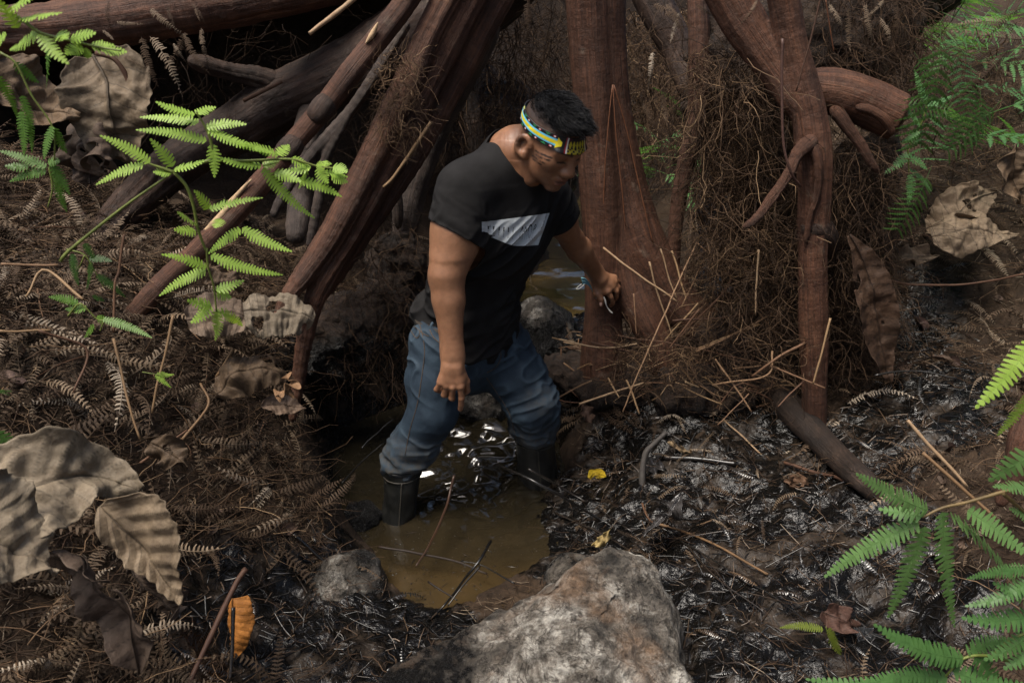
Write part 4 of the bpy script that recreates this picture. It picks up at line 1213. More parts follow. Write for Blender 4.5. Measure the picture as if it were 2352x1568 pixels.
for a in ((0.575, 0.52, 0.600, 0.33), (0.600, 0.33, 0.613, 0.52), (0.630, 0.52, 0.655, 0.33), (0.655, 0.33, 0.668, 0.52)):
    ink |= seg(uu, vv, *a, 0.006)
dd = (uu - 0.735) ** 2 / 0.036 ** 2 + (vv - 0.52) ** 2 / 0.21 ** 2
ink |= (np.abs(np.sqrt(dd) - 1) < 0.16) & (vv < 0.52)
ink |= (np.abs(np.sqrt(dd) - 1) < 0.16) & (vv >= 0.52) & ((vv * 22) % 1 < 0.4)
ink |= seg(uu, vv, 0.805, 0.52, 0.815, 0.33, 0.006)
ink |= (np.abs(np.hypot((uu - 0.822) / 0.022, (vv - 0.40) / 0.075) - 1) < 0.25) & (uu > 0.818)
for a in (0.565, 0.60, 0.64, 0.675, 0.80):
    ink |= (np.abs(uu - a - 0.04 * (0.65 - vv)) < 0.0045) & (vv > 0.55) & (vv < 0.78) & ((vv * 24) % 1 < 0.4)
pc[ink] = V3(0.02, 0.02, 0.022)
worn = (sstep(0.30, 0.05, uu) * sstep(0.62, 0.9, vv) * 1.3 + 0.35 * pn) > 0.62
okm &= ~worn
idx = np.arange(nu * nv).reshape(nu, nv)
q = np.stack([idx[:-1, :-1], idx[:-1, 1:], idx[1:, 1:], idx[1:, :-1]], -1).reshape(-1, 4)
okf = okm.ravel()[q].all(1)
gv = G.reshape(-1, 3)
span = np.linalg.norm(gv[q[:, 0]] - gv[q[:, 2]], axis=1)
q = q[okf & (span < 0.012)]
u_ = np.unique(q); r_ = -np.ones(nu * nv, int); r_[u_] = np.arange(len(u_))
part('print_panel', gv[u_], r_[q], PRINT, parent=shirt, cols=pc.reshape(-1, 3)[u_])

# ---- jeans
vj = Vol(V3(-0.52, 2.05, -0.02), V3(0.34, 2.80, 0.76), 0.0045, 0.05)
WST = at(1070, 728, 2.49)
vj.cone(WST + V3(0, 0, 0.03), PEL, 0.150, 0.168, 0.05, squash=(bf, 0.76))
vj.cone(PEL, PEL - V3(0, 0, 0.035), 0.168, 0.160, 0.05, squash=(bf, 0.74))
vj.ell(PEL - bf * 0.055 - V3(0, 0, 0.02), np.array([bf, br, V3(0, 0, 1)]), (0.09, 0.135, 0.10), 0.05)
RM, LM = lerp(RHIP, RKN, 0.5), lerp(LHIP, LKN, 0.5)
vj.cone(RHIP, RM, 0.097, 0.090, 0.05)
vj.cone(RM, RKN, 0.090, 0.078, 0.03)
vj.cone(RKN, lerp(RKN, RBT, 0.65) + V3(0.0, 0.0, 0), 0.078, 0.070, 0.03)
vj.cone(lerp(RKN, RBT, 0.65), RBT + V3(0, 0, 0.012), 0.073, 0.064, 0.03)
vj.cone(RBT + V3(0, 0, 0.012), lerp(RBT, RFT, 0.4), 0.060, 0.046, 0.01)
vj.cone(LHIP, LM, 0.097, 0.091, 0.05)
vj.cone(LM, LKN, 0.091, 0.082, 0.03)
vj.cone(LKN, lerp(LKN, LBT, 0.6), 0.082, 0.078, 0.03)
vj.cone(lerp(LKN, LBT, 0.6), LBT + V3(0, 0, 0.012), 0.079, 0.070, 0.03)
vj.cone(LBT + V3(0, 0, 0.012), lerp(LBT, LFT, 0.4), 0.068, 0.055, 0.01)
jv, jf = vj.mesh()
jv = smooth_mesh(jv, jf, 2, 0.5)
N = vnormals(jv, jf)
fd1 = aniso(jv, RGT * 0.97 - UPV * 0.22, 4, 30, 31)       # creases across the shins and knees
fd2 = aniso(jv, RGT * 0.9 + UPV * 0.45, 4, 34, 35)        # pulled creases from the crotch over the left thigh
fd3 = aniso(jv, RGT * 0.8 - UPV * 0.6, 4, 30, 39)
knee = sstep(0.40, 0.24, jv[:, 2])
wl = sstep(-0.10, 0.02, jv[:, 0]) * sstep(0.26, 0.36, jv[:, 2]) * sstep(0.66, 0.58, jv[:, 2])
wr_ = sstep(-0.08, -0.2, jv[:, 0]) * sstep(0.42, 0.52, jv[:, 2])
low = sstep(0.33, 0.22, jv[:, 2])
shp = lambda q: np.sign(q) * np.abs(q) ** 1.7 * 1.15
fd1, fd2, fd3 = shp(fd1), shp(fd2), shp(fd3)
dj = 0.0085 * knee * fd1 + 0.0095 * wl * fd2 + 0.0075 * wr_ * fd3 + 0.007 * low * aniso(jv, RGT, 5, 44, 44) + 0.0025 * fbm(jv, 18, 3, seed=50)
jv = jv + N * dj[:, None]
hgt = dj - 0.002
wear = np.clip(0.25 + 60 * hgt + 0.5 * sstep(0.06, 0.0, np.abs((jv - lerp(RHIP, RKN, 0.7)) @ br)) * 0 + 0.35 * fbm(jv, 14, 3, seed=60), 0, 1)
wear *= sstep(0.9, 0.1, np.abs((N @ -FWD) - 0.55))
mudw = sstep(0.36, 0.22, jv[:, 2]) * 0.9 + 0.55 * sstep(0.10, 0.0, np.linalg.norm(jv - (LKN + V3(0.03, -0.06, 0.04)), axis=1))
kill = jv[:, 2] > WST[2] + 0.02 + 0.0 * jv[:, 0]
keep = ~kill[jf].any(1); u_ = np.unique(jf[keep]); r_ = -np.ones(len(jv), int); r_[u_] = np.arange(len(u_))
jf = r_[jf[keep]]; jv = jv[u_]; wear = wear[u_]; mudw = mudw[u_]
jeans = part('jeans', jv, jf, DENIM, attrs={'wear': wear, 'mud': mudw})
jb = BVHTree.FromPolygons([Vector(v) for v in jv], [tuple(f) for f in jf])
def lay(pp, n, r, bvh, off=0.001, ns=5):
    """a thin tube laid on a surface along a picture polyline"""
    C = []
    for x, y in catmull(np.asarray(pp, float), n):
        h = bvh.ray_cast(Vector(CAMP), Vector(unit(ray(x, y))), 6.0)
        if h[0] is not None: C.append(np.array(h[0]) - unit(ray(x, y)) * off)
    if len(C) < 3: return None
    return tube(np.array(C), r, ns)[:2]
for nm, pp, rr_ in (('side_seam', [(962, 735), (975, 800), (968, 870), (958, 930), (942, 985), (930, 1045)], 0.0013),
                    ('inner_seam', [(1118, 868), (1140, 900), (1168, 945), (1180, 985), (1186, 1010)], 0.0013),
                    ('fly_seam', [(1148, 800), (1150, 820), (1140, 842), (1118, 856)], 0.0013),
                    ('front_pocket', [(987, 757), (996, 775), (1012, 788), (1034, 797)], 0.0015),
                    ('back_pocket', [(944, 760), (955, 775), (962, 772), (964, 760)], 0.0013),
                    ('yoke_seam', [(940, 745), (955, 752), (972, 766), (985, 772)], 0.0013)):
    t_ = lay(pp, 26, rr_, jb)
    if t_: part(nm, *t_, STITCH if 'pocket' not in nm else DENIM, parent=jeans) if 'pocket' not in nm else part(nm, *t_, STITCH, parent=jeans)
# belt: a band round the waist, with loops
ang = np.linspace(0, 2 * math.pi, 72, endpoint=False)
bw = []
for zz in (0.0, 0.032):
    for a in ang:
        o_ = WST + V3(0, 0, zz - 0.018)
        dv = br * math.cos(a) + bf * math.sin(a)
        bw.append(o_ + dv * (0.5 * (0.155 * abs(math.cos(a)) + 0.12 * abs(math.sin(a))) + 0.5 * (1 / math.sqrt((math.cos(a) / 0.157) ** 2 + (math.sin(a) / 0.121) ** 2))) + V3(0, 0, 0))
bw = np.array(bw)
k = 72
bfc = np.array([[i, (i + 1) % k, k + (i + 1) % k, k + i] for i in range(k)])
belt = part('belt', bw, bfc, BELT)
md = belt.modifiers.new('thick', 'SOLIDIFY'); md.thickness = 0.004; md.offset = 1
for a in (-0.55, 0.12, 0.75):
    dv = br * math.cos(a) + bf * math.sin(a)
    rr0 = 1 / math.sqrt((math.cos(a) / 0.157) ** 2 + (math.sin(a) / 0.121) ** 2) + 0.008
    Cc = np.array([WST + dv * (rr0 - 0.008) + V3(0, 0, 0.026), WST + dv * rr0 + V3(0, 0, 0.018), WST + dv * (rr0 + 0.001) - V3(0, 0, 0.005), WST + dv * (rr0 + 0.002) - V3(0, 0, 0.03), WST + dv * (rr0 - 0.006) - V3(0, 0, 0.040)])
    V_, F_, _ = tube(catmull(Cc, 12), 0.0052, 6)
    part('belt_loop', V_, F_, DENIM, parent=jeans, attrs={'wear': np.full(len(V_), 0.6), 'mud': np.zeros(len(V_))})

# ---- boots
def boot(top, mid, bot, r0, r1, toe, seed):
    Cp = catmull(np.array([top, lerp(top, mid, 0.5), mid, bot]), 40)
    T, Nn, Bn = frames(Cp)
    ns = 48
    a = np.linspace(0, 2 * math.pi, ns, endpoint=False)
    s = np.linspace(0, 1, 40)
    R_ = r0 + (r1 - r0) * np.clip(s / 0.6, 0, 1)
    ex, ey = V3(1, 0, 0), V3(0, 1, 0)
    V_ = []
    for i in range(40):
        ring = Cp[i] + R_[i] * (np.cos(a)[:, None] * ex * 1.0 + np.sin(a)[:, None] * ey * 1.08)
        V_.append(ring)
    V_ = np.array(V_).reshape(-1, 3)
    i, j = np.meshgrid(np.arange(39), np.arange(ns), indexing='ij')
    F_ = np.stack([i * ns + j, (i + 1) * ns + j, (i + 1) * ns + (j + 1) % ns, i * ns + (j + 1) % ns], -1).reshape(-1, 4)
    nrm = vnormals(V_, F_)
    sv_ = np.repeat(s, ns)
    dd_ = 0.004 * fbm(V_, 16, 3, seed=seed) + 0.004 * aniso(V_, RGT * 0.9 + UPV * 0.3 * (1 if seed % 2 else -1), 5, 26, seed) * sstep(0.1, 0.4, sv_)
    out = V_ - np.repeat(Cp, ns, 0); out[:, 2] = 0; out /= np.linalg.norm(out, axis=1)[:, None]
    V_ = V_ + out * dd_[:, None]
    o = part('rubber_boot', V_, F_, RUBBER)
    m_ = o.modifiers.new('thick', 'SOLIDIFY'); m_.thickness = 0.004; m_.offset = -1
    # trim at the rim, a seam strip down the front, the foot under water
    for nm, row, rr_ in (('rim', 0, 0.0042), ('trim_band', 3, 0.0022)):
        C_ = V_[row * ns:(row + 1) * ns]
        C_ = np.vstack([C_, C_[:2]])
        tv_, tf_, _ = tube(C_ + np.r_[out[row * ns:(row + 1) * ns], out[row * ns:row * ns + 2]] * 0.001, rr_, 6, cap=False)
        part(nm, tv_, tf_, RIM if row else RUBBER, parent=o)
    jcol = int(ns * 0.79)
    C_ = V_.reshape(40, ns, 3)[3:26, jcol] + out.reshape(40, ns, 3)[3:26, jcol] * 0.0015
    tv_, tf_, _ = tube(C_, 0.0024, 6)
    part('seam_strip', tv_, tf_, RIM, parent=o)
    vb = Vol(bot - V3(0.22, 0.3, 0.06), bot + V3(0.28, 0.16, 0.16), 0.008, 0.05)
    vb.cone(bot + V3(0, 0, 0.05), bot, r1, r1 * 0.9, 0.02)
    vb.cone(bot - toe * 0.04, bot + toe * 0.15 - V3(0, 0, 0.012), 0.042, 0.038, 0.03)
    fv, ff = vb.mesh()
    part('boot_foot', fv, ff, RUBBER, parent=o)
    return o
boot(RBT, RFT, RBB, 0.064, 0.050, unit(V3(0.4, -0.9, 0)), 3)
boot(LBT, LFT, LBB, 0.074, 0.066, unit(V3(0.9, -0.35, 0)), 4)

# ---- hair: clipped cap plus many short strands on top
rs = np.random.default_rng(11)
def head_pt(d):
    """surface of the skull in a head-local direction"""
    w = d[0] * hF + d[1] * hR + d[2] * hU
    o_ = H(-0.014, 0, 0.034)
    h = skin_bvh.ray_cast(Vector(o_ + w * 0.25), Vector(-w), 0.3)
    return (np.array(h[0]), np.array(h[1])) if h[0] is not None else (None, None)
hv, hf, kk = [], [], 0
nstr = 0
while nstr < 17000:
    d = unit(rs.normal(size=3))
    if d[2] < 0.05: continue
    p, n = head_pt(d)
    if p is None: continue
    l = (p - HC) / HS
    f_, r__, u__ = l @ hF, l @ hR, l @ hU
    fore = f_ > 0.082 - 0.10 * max(0, u__ - 0.06)
    side = u__ < 0.078 - 0.25 * max(0, f_) * 0 - 0.30 * abs(r__) * 0 or abs(r__) > 0.064
    if u__ < 0.058 + 0.02 * rs.random(): continue
    if f_ > 0.072 and u__ < 0.078: continue
    L_ = 0.007 if side else 0.024 + 0.014 * sstep(-0.02, 0.06, f_)
    if f_ < -0.075: L_ = min(L_, 0.012)
    if f_ < -0.055 and not side: L_ = 0.018
    if side and rs.random() < 0.35: continue
    L_ *= rs.uniform(0.75, 1.25)
    comb = hF * (0.9 if not side else 0.1) + n * (0.75 if not side else 0.55) + hU * (0.0 if not side else 0.35) + 0.5 * np.array([vnoise(p[None], 60, k)[0] for k in (1, 2, 3)]) + rs.normal(size=3) * 0.12
    c1 = unit(comb); c2 = unit(comb + hF * (0.55 if not side else 0) - hU * 0.25 + rs.normal(size=3) * 0.12)
    w_ = unit(np.cross(c1, rs.normal(size=3))) * rs.uniform(0.0004, 0.0009) * (0.7 if side else 1.0)
    a0 = p - n * 0.003; a1 = p + c1 * L_ * 0.55; a2 = a1 + c2 * L_ * 0.5
    hv += [a0 - w_, a0 + w_, a1 + w_ * 0.8, a1 - w_ * 0.8, a2 + w_ * 0.2, a2 - w_ * 0.2]
    hf += [(kk, kk + 1, kk + 2, kk + 3), (kk + 3, kk + 2, kk + 4, kk + 5)]
    kk += 6; nstr += 1
hair = part('hair', np.array(hv), np.array(hf), HAIRM)
vh = Vol(HC - 0.16, HC + 0.16, 0.004, 0.05)
def hh(f, r, u, a, b_, c, k=0.02, op='u'): vh.ell(H(f, r, u), HA, V3(a, b_, c) * S, k, op)
hh(-0.010, 0, 0.039, 0.097, 0.075, 0.088, 0)
hh(0.033, 0, 0.092, 0.056, 0.050, 0.035, 0.03)
hh(0.068, 0, 0.090, 0.026, 0.038, 0.024, 0.02)
hcv, hcf = vh.mesh()
lh = (hcv - HC) / HS
kill = ((lh @ hU) < 0.072 + 0.10 * np.maximum(-(lh @ hF) - 0.03, 0) + 0.012 * fbm(hcv, 40, 2)) | (((lh @ hF) > 0.075) & ((lh @ hU) < 0.076))
k_ = ~kill[hcf].any(1); u_ = np.unique(hcf[k_]); r_ = -np.ones(len(hcv), int); r_[u_] = np.arange(len(u_))
hcv = hcv[u_]; hcf = r_[hcf[k_]]
hcv = hcv + vnormals(hcv, hcf) * (0.004 * fbm(hcv, 90, 3))[:, None]
part('hair_cap', hcv, hcf, HAIRM, parent=hair)

# ---- beaded headband
na_, nb_ = 420, 26
BV = np.zeros((na_, nb_, 3)); BC = np.zeros((na_, nb_, 3))
hb0 = 0.004
for i in range(na_):
    a = 2 * math.pi * i / na_                 # 0 = forehead, +90 deg = his right ear
    d = math.cos(a) * hF + math.sin(a) * hR
    for j in range(nb_):
        v = j / (nb_ - 1)
        u = 0.032 + 0.014 * math.cos(a) + (v - 0.5) * 0.040 + (0.006 if math.cos(a) < 0 else 0) * (-math.cos(a))
        o_ = H(-0.004, 0, u)
        h = skin_bvh.ray_cast(Vector(o_ + d * 0.25), Vector(-d), 0.3)
        p = np.array(h[0]) if h[0] is not None else o_ + d * 0.09
        rad = np.dot(p - o_, d)
        BV[i, j] = (rad, u, 0)
rad = BV[:, :, 0].copy()
ring = rad.mean(1)
for _ in range(20): ring = (np.roll(ring, 1) + ring + np.roll(ring, -1)) / 3
slope = (rad[:, -1] - rad[:, 0])
for _ in range(30): slope = (np.roll(slope, 1) + slope + np.roll(slope, -1)) / 3
black, yel, blu, grn, wht, red = V3(.008, .008, .009), V3(.72, .60, .02), V3(.12, .50, .72), V3(.03, .22, .07), V3(.75, .72, .68), V3(.28, .02, .03)
for i in range(na_):
    a = 2 * math.pi * i / na_
    d = math.cos(a) * hF + math.sin(a) * hR
    deg = math.degrees(a); deg = deg if deg <= 180 else deg - 360
    ad = abs(deg)
    for j in range(nb_):
        v = j / (nb_ - 1)
        r0 = max(ring[i] + slope[i] * (v - 0.5), rad[i, j]) + 0.0035
        BV[i, j] = H(-0.004, 0, BV[i, j, 1]) + d * (r0 + 0.0006 * ((i + j) % 2))
        c = black
        # running arrow along the side, its head pointing to the forehead
        if 30 <= ad <= 150:
            if abs(v - 0.5) < 0.13: c = yel
            elif abs(v - 0.5) < 0.24: c = blu
            if ad < 40:
                w = 0.36 * (ad - 26) / 14
                c = yel if abs(v - 0.5) < max(w, 0.05) else black
            else:
                ph = (ad - 40) % 32
                top_, bot_ = v - 0.87, v - 0.13
                for vv_ in (top_, bot_):
                    if abs(vv_) < 0.075:
                        if 4 < ph < 10: c = red if (abs(ph - 7) > 1.6 or abs(vv_) > 0.04) else wht
                        if 14 < ph < 28 and abs(vv_) < 0.10 and (vv_ if vv_ is top_ else -vv_) + 0.09 > 0.19 * abs(ph - 21) / 7: c = grn
                if ad > 140 and v > 0.8 and (i // 3) % 2: c = V3(.55, .6, .2)
        elif 25 <= ad < 30: c = black
        elif 20 <= ad < 25: c = wht if ad < 23 else red
        elif ad < 20:
            if v < 0.30: c = V3(.45, .36, .02) if ((i // 4) + j // 3) % 3 else black
            elif abs(v - 0.55) < 0.25 and (abs(v - 0.55) < 0.14 * (1 + math.sin(deg * 0.9))): c = V3(.5, .42, .02)
            else: c = V3(.05, .01, .012) if ad > 14 else black
        else:
            c = blu if abs(v - 0.5) < 0.3 else black
        BC[i, j] = c
idx = np.arange(na_ * nb_).reshape(na_, nb_)
q = np.stack([idx, np.roll(idx, -1, 0)], 0)
F_ = np.stack([q[0][:, :-1], q[1][:, :-1], q[1][:, 1:], q[0][:, 1:]], -1).reshape(-1, 4)
hbnd = part('headband', BV.reshape(-1, 3), F_, BEADS, cols=BC.reshape(-1, 3))
md = hbnd.modifiers.new('thick', 'SOLIDIFY'); md.thickness = 0.0035; md.offset = -1
# thumb nail
nail_c = at(1380, 698, 2.80)
va = Vol(nail_c - 0.02, nail_c + 0.02, 0.0012, 0.02)
va.ell(nail_c, np.array([RGT, UPV, FWD]), (0.0062, 0.0085, 0.0026), 0)
part('thumb_nail', *va.mesh(), NAIL)
# ================================================================== leaf, frond and twig makers
def m_litter(name, stops, rough=0.8, spec=0.25, use_attr=True, trans=0.0):
    """tint runs over a ramp: per vertex for one big mesh, per object for single things"""
    m, nt, b = mat(name)
    t = attr(nt, 'tint') if use_attr else objrand(nt)
    n = noise(nt, 45, 4, 0.6, geo_pos(nt))
    f = mathn(nt, 'ADD', t, mathn(nt, 'MULTIPLY', mathn(nt, 'SUBTRACT', n, 0.5), 0.5), True)
    nt.links.new(ramp(nt, f, stops), b.inputs['Base Color'])
    b.inputs['Roughness'].default_value = rough
    b.inputs['Specular IOR Level'].default_value = spec
    return m
DEADC = [(0.0, (0.020, 0.012, 0.007)), (0.4, (0.062, 0.040, 0.024)), (0.75, (0.145, 0.103, 0.066)), (1.0, (0.32, 0.25, 0.18))]
DEAD = m_litter('dead_fern', DEADC)
DEADO = m_litter('dead_fern_single', DEADC[1:] if False else [(0.0, (0.035, 0.020, 0.011)), (0.45, (0.085, 0.055, 0.034)), (0.8, (0.18, 0.135, 0.093)), (1.0, (0.34, 0.28, 0.215))], use_attr=False)
ROOTM = m_litter('rootlets', [(0.0, (0.016, 0.009, 0.005)), (0.4, (0.060, 0.034, 0.019)), (0.75, (0.165, 0.102, 0.057)), (1.0, (0.40, 0.27, 0.155))], 0.75)
TWIGO = m_litter('dry_twig', [(0.0, (0.055, 0.026, 0.016)), (0.45, (0.13, 0.068, 0.038)), (0.8, (0.24, 0.145, 0.08)), (1.0, (0.36, 0.25, 0.15))], 0.65, 0.3, False)
TANTW = m_litter('tan_twig', [(0.0, (0.13, 0.072, 0.034)), (1.0, (0.28, 0.18, 0.095))], 0.6, 0.3, False)
BLKTW = m_litter('oily_twig', [(0.0, (0.006, 0.006, 0.006)), (0.7, (0.014, 0.012, 0.010)), (1.0, (0.035, 0.024, 0.017))], 0.26, 0.6, False)
BLKST = m_litter('oily_litter', [(0.0, (0.004, 0.004, 0.004)), (0.5, (0.011, 0.010, 0.009)), (0.8, (0.05, 0.033, 0.021)), (1.0, (0.15, 0.095, 0.055))], 0.30, 0.9, True)

def fronds(L, W, n, bend, curl, seed, lobed=False):
    """dead fern frond along +x, lying in xy, pinnae curling down (-z) ; quads"""
    r = np.random.default_rng(seed)
    s = np.linspace(0, 1, 12)
    C = np.stack([L * s, bend * L * (s ** 2) * r.uniform(0.5, 1.2), L * curl * (np.sin(s * 2.2) * 0.35 - s ** 3 * 0.5)], 1)
    V, F, _ = tube(C, np.linspace(0.0016, 0.0006, 12), 3, cap=False)
    Vs, Fs, k = [V], [F], len(V)
    T, Nn, Bn = frames(C)
    for i in range(n):
        t = 0.04 + 0.94 * i / (n - 1)
        p = np.array([np.interp(t, s, C[:, c]) for c in range(3)])
        tn = np.array([np.interp(t, s, T[:, c]) for c in range(3)])
        side0 = unit(np.cross(V3(0, 0, 1), tn))
        up = np.cross(tn, side0)
        w = W * (math.sin(math.pi * min(1, 0.18 + 0.82 * t ** 0.8)) ** 0.6) * (1 if t < 0.9 else (1 - t) * 9 + 0.1)
        for sg in (-1, 1):
            if r.random() < 0.06: continue
            ang = math.radians(r.uniform(60, 85))
            d = side0 * sg * math.sin(ang) + tn * math.cos(ang)
            ww = w * r.uniform(0.75, 1.15); hw = L / n * 0.27
            drop = r.uniform(0.0, 0.7) + 0.5 * max(0, curl)
            a, b_, c = p, p + d * ww * 0.55 - up * ww * 0.10 * drop, p + d * ww * (0.95 - 0.2 * drop) - up * ww * 0.55 * drop
            Vs.append(np.array([a - tn * hw, a + tn * hw, b_ + tn * hw * 0.9, b_ - tn * hw * 0.9, c + tn * hw * 0.35, c - tn * hw * 0.35]))
            Fs.append(np.array([(k, k + 1, k + 2, k + 3), (k + 3, k + 2, k + 4, k + 5)])); k += 6
    return np.vstack(Vs), np.vstack(Fs)
rf_ = None
FRP = [fronds(0.20, 0.022, 23, b_, c_, 20 + i) for i, (b_, c_) in enumerate(((0.15, 0.3), (-0.3, 0.5), (0.4, 0.8), (-0.1, -0.2), (0.55, 0.4), (0.0, 1.1)))]
FRS = [fronds(0.20, 0.022, 17, b_, c_, 40 + i) for i, (b_, c_) in enumerate(((0.15, 0.3), (-0.3, 0.5), (0.4, 0.8), (-0.5, 0.2)))]

def basis(t, n):
    t = unit(t); b_ = unit(np.cross(n, t)); n = np.cross(t, b_)
    return np.array([t, b_, n])
_nx, _ny = np.linspace(-3.2, 3.2, 260), np.linspace(0.5, 6.5, 250)
_hx, _hy = np.meshgrid(_nx, _ny, indexing='ij')
_hz = hgt0(_hx, _hy).reshape(_hx.shape)
_gxn, _gyn = np.gradient(_hz, _nx, _ny)
def gnorm(x, y):
    i = int(np.clip((x + 3.2) / 6.4 * 259, 0, 259)); j = int(np.clip((y - 0.5) / 6.0 * 249, 0, 249))
    n = V3(-_gxn[i, j], -_gyn[i, j], 1)
    if n[0] ** 2 + n[1] ** 2 > 2.2: n[:2] *= math.sqrt(2.2 / (n[0] ** 2 + n[1] ** 2))
    return unit(n)
def scatter_mesh(protos, items, seed=1):
    """items: (pos, R(3x3), scale, tint) -> V, F, tint"""
    r = np.random.default_rng(seed)
    Vs, Fs, Ts, k = [], [], [], 0
    for p, R_, s, t in items:
        V, F = protos[r.integers(len(protos))]
        Vs.append((V * s) @ R_ + p); Fs.append(F + k); k += len(V)
        Ts.append(np.full(len(V), t) )
    return np.vstack(Vs), np.vstack(Fs), np.concatenate(Ts)
def rand_basis(r, n, tilt):
    n = unit(n + r.normal(size=3) * tilt)
    a = r.uniform(0, 2 * math.pi)
    t = V3(math.cos(a), math.sin(a), 0)
    t = unit(t - n * (t @ n))
    return basis(t, n)
def in_view(p, m=60):
    d = p - CAMP
    z = d @ FWD
    if z < 0.3: return None
    return 1176 + FP * (d @ RGT) / z, 784 - FP * (d @ UPV) / z, z

# ---- litter
rl = np.random.default_rng(5)
def place(n, xr_, yr_, test=None, oilmax=1.1, oilmin=-1):
    out = []
    while len(out) < n:
        x = rl.uniform(*xr_, 400); y = rl.uniform(*yr_, 400)
        o_ = oil(x, y); sd_ = poly_sd(x, y, POOL)
        for i in range(400):
            if oilmin <= o_[i] <= oilmax and sd_[i] > (0.11 if x[i] < -0.4 else 0.04):
                z = gz(x[i], y[i]); p = V3(x[i], y[i], z)
                v = in_view(p)
                if v is None or not (-120 < v[0] < 2470 and -80 < v[1] < 1680): continue
                if test is not None and not test(v[0], v[1], p): continue
                out.append((p, v))
                if len(out) >= n: break
    return out
LMK = [(at(160, 1150, 1.15), 'beside the huge crumpled leaf'), (at(330, 1300, 1.1), 'under the pointed tan leaf'), (at(560, 740, 2.1), 'by the ruffled leaves'), (at(600, 900, 2.05), 'by the curled brown leaf'), (at(690, 860, 2.43), 'at the foot of the root bundle'),
       (at(740, 1080, 2.2), 'on the lip of the pool'), (at(330, 700, 2.34), 'at the foot of the leaning pole'), (at(250, 340, 1.95), 'below the tall upright leaf'), (at(220, 740, 1.72), 'by the small green fern'), (at(60, 640, 1.8), 'under the shaded fern'), (at(540, 1420, 1.52), 'near the orange leaf'), (at(300, 900, 1.8), 'amid the dry stalks'),
       (at(2200, 500, 2.9), 'by the broad tan leaves'), (at(2020, 700, 2.46), 'by the long upright leaf'), (at(2150, 1150, 1.5), 'behind the right green fern'), (at(1930, 1055, 2.36), 'along the buried root'), (at(1870, 960, 2.48), 'at the foot of the right bank tree'), (at(1300, 1400, 1.6), 'beside the boulder'), (at(815, 1310, 1.9), 'by the round grey rock'),
       (at(1372, 1095, 2.4), 'near the yellow leaf'), (at(1520, 1190, 2.05), 'around the large black-wet leaf'), (at(1484, 1060, 2.4), 'by the grey forked branch'), (at(1940, 1420, 1.6), 'near the yellow-green sprig'), (at(2100, 900, 2.5), 'on the right bank slope'), (at(1390, 800, 2.9), 'against the red-barked tree'), (at(1640, 880, 2.7), 'in the middle of the stick heap'), (at(2300, 1000, 2.2), 'by the edge root')]
LMP = np.array([q[0] for q in LMK])
def near(p): return LMK[int(np.argmin(np.linalg.norm(LMP[:, :2] - np.asarray(p)[None, :2], axis=1)))][1]
leftb = lambda x, y, p: x < 800 and y > 330 and p[0] < -0.5
# three hundred single dead fronds where they show largest
single = []
for p, v in place(185, (-1.9, -0.5), (1.15, 3.0), leftb, 0.55):
    single.append((p, v, 'dead curled brown fern frond in the litter of the left bank', 'dead fern fronds on the left bank'))
for p, v in place(60, (0.9, 2.4), (1.3, 3.8), lambda x, y, p: x > 1850 and y > 520, 0.6):
    single.append((p, v, 'dead brown fern frond lying on the right bank', 'dead fern fronds on the right bank'))
for p, v in place(34, (0.2, 1.1), (2.35, 3.2), lambda x, y, p: 1330 < x < 1900 and 720 < y < 1000):
    single.append((p, v, 'dead brown fern frond among the sticks below the red-barked tree', 'dead fern fronds among the sticks'))
me_fr = [new_mesh('fern_frond', V, F, DEADO, smooth=False) for V, F in FRP]
for i, (p, v, lab, grp) in enumerate(single):
    s = rl.uniform(0.55, 1.25); ki = int(rl.integers(len(me_fr)))
    lab = ('long ' if s > 1.12 else 'short ' if s < 0.9 else '') + ('straight', 'bent', 'curled', 'flat', 'hooked', 'drooping')[ki] + ' dead fern frond ' + near(p)
    o = obj('dead_fern_frond', me_fr[ki], None, lab, 'fern frond', grp)
    R_ = rand_basis(rl, gnorm(p[0], p[1]), 0.45)
    M = Matrix((R_.T * s).tolist()).to_4x4()
    M.translation = Vector(p + V3(0, 0, rl.uniform(0.004, 0.028)))
    o.matrix_world = M
items = []
for n_, xr_, yr_, om, sc in ((1500, (-2.3, -0.45), (0.9, 3.4), 0.6, (0.5, 1.1)), (700, (0.8, 2.6), (1.2, 4.6), 0.65, (0.4, 0.9)), (300, (-1.5, 1.8), (2.7, 4.8), 1.1, (0.4, 0.9)), (120, (0.2, 1.2), (1.9, 3.2), 1.1, (0.3, 0.6))):
    for p, v in place(n_, xr_, yr_, None, om):
        items.append((p + V3(0, 0, rl.uniform(-0.004, 0.022)), rand_basis(rl, gnorm(p[0], p[1]), 0.5), rl.uniform(*sc), rl.beta(1.6, 2.2)))
V, F, T_ = scatter_mesh(FRS, items)
o = obj('dead_fern_litter', new_mesh('dead_fern_litter', V, F, DEAD, smooth=False, attrs={'tint': T_}), None, 'matted litter of dead brown fern over both banks', 'fern litter', kind='stuff')

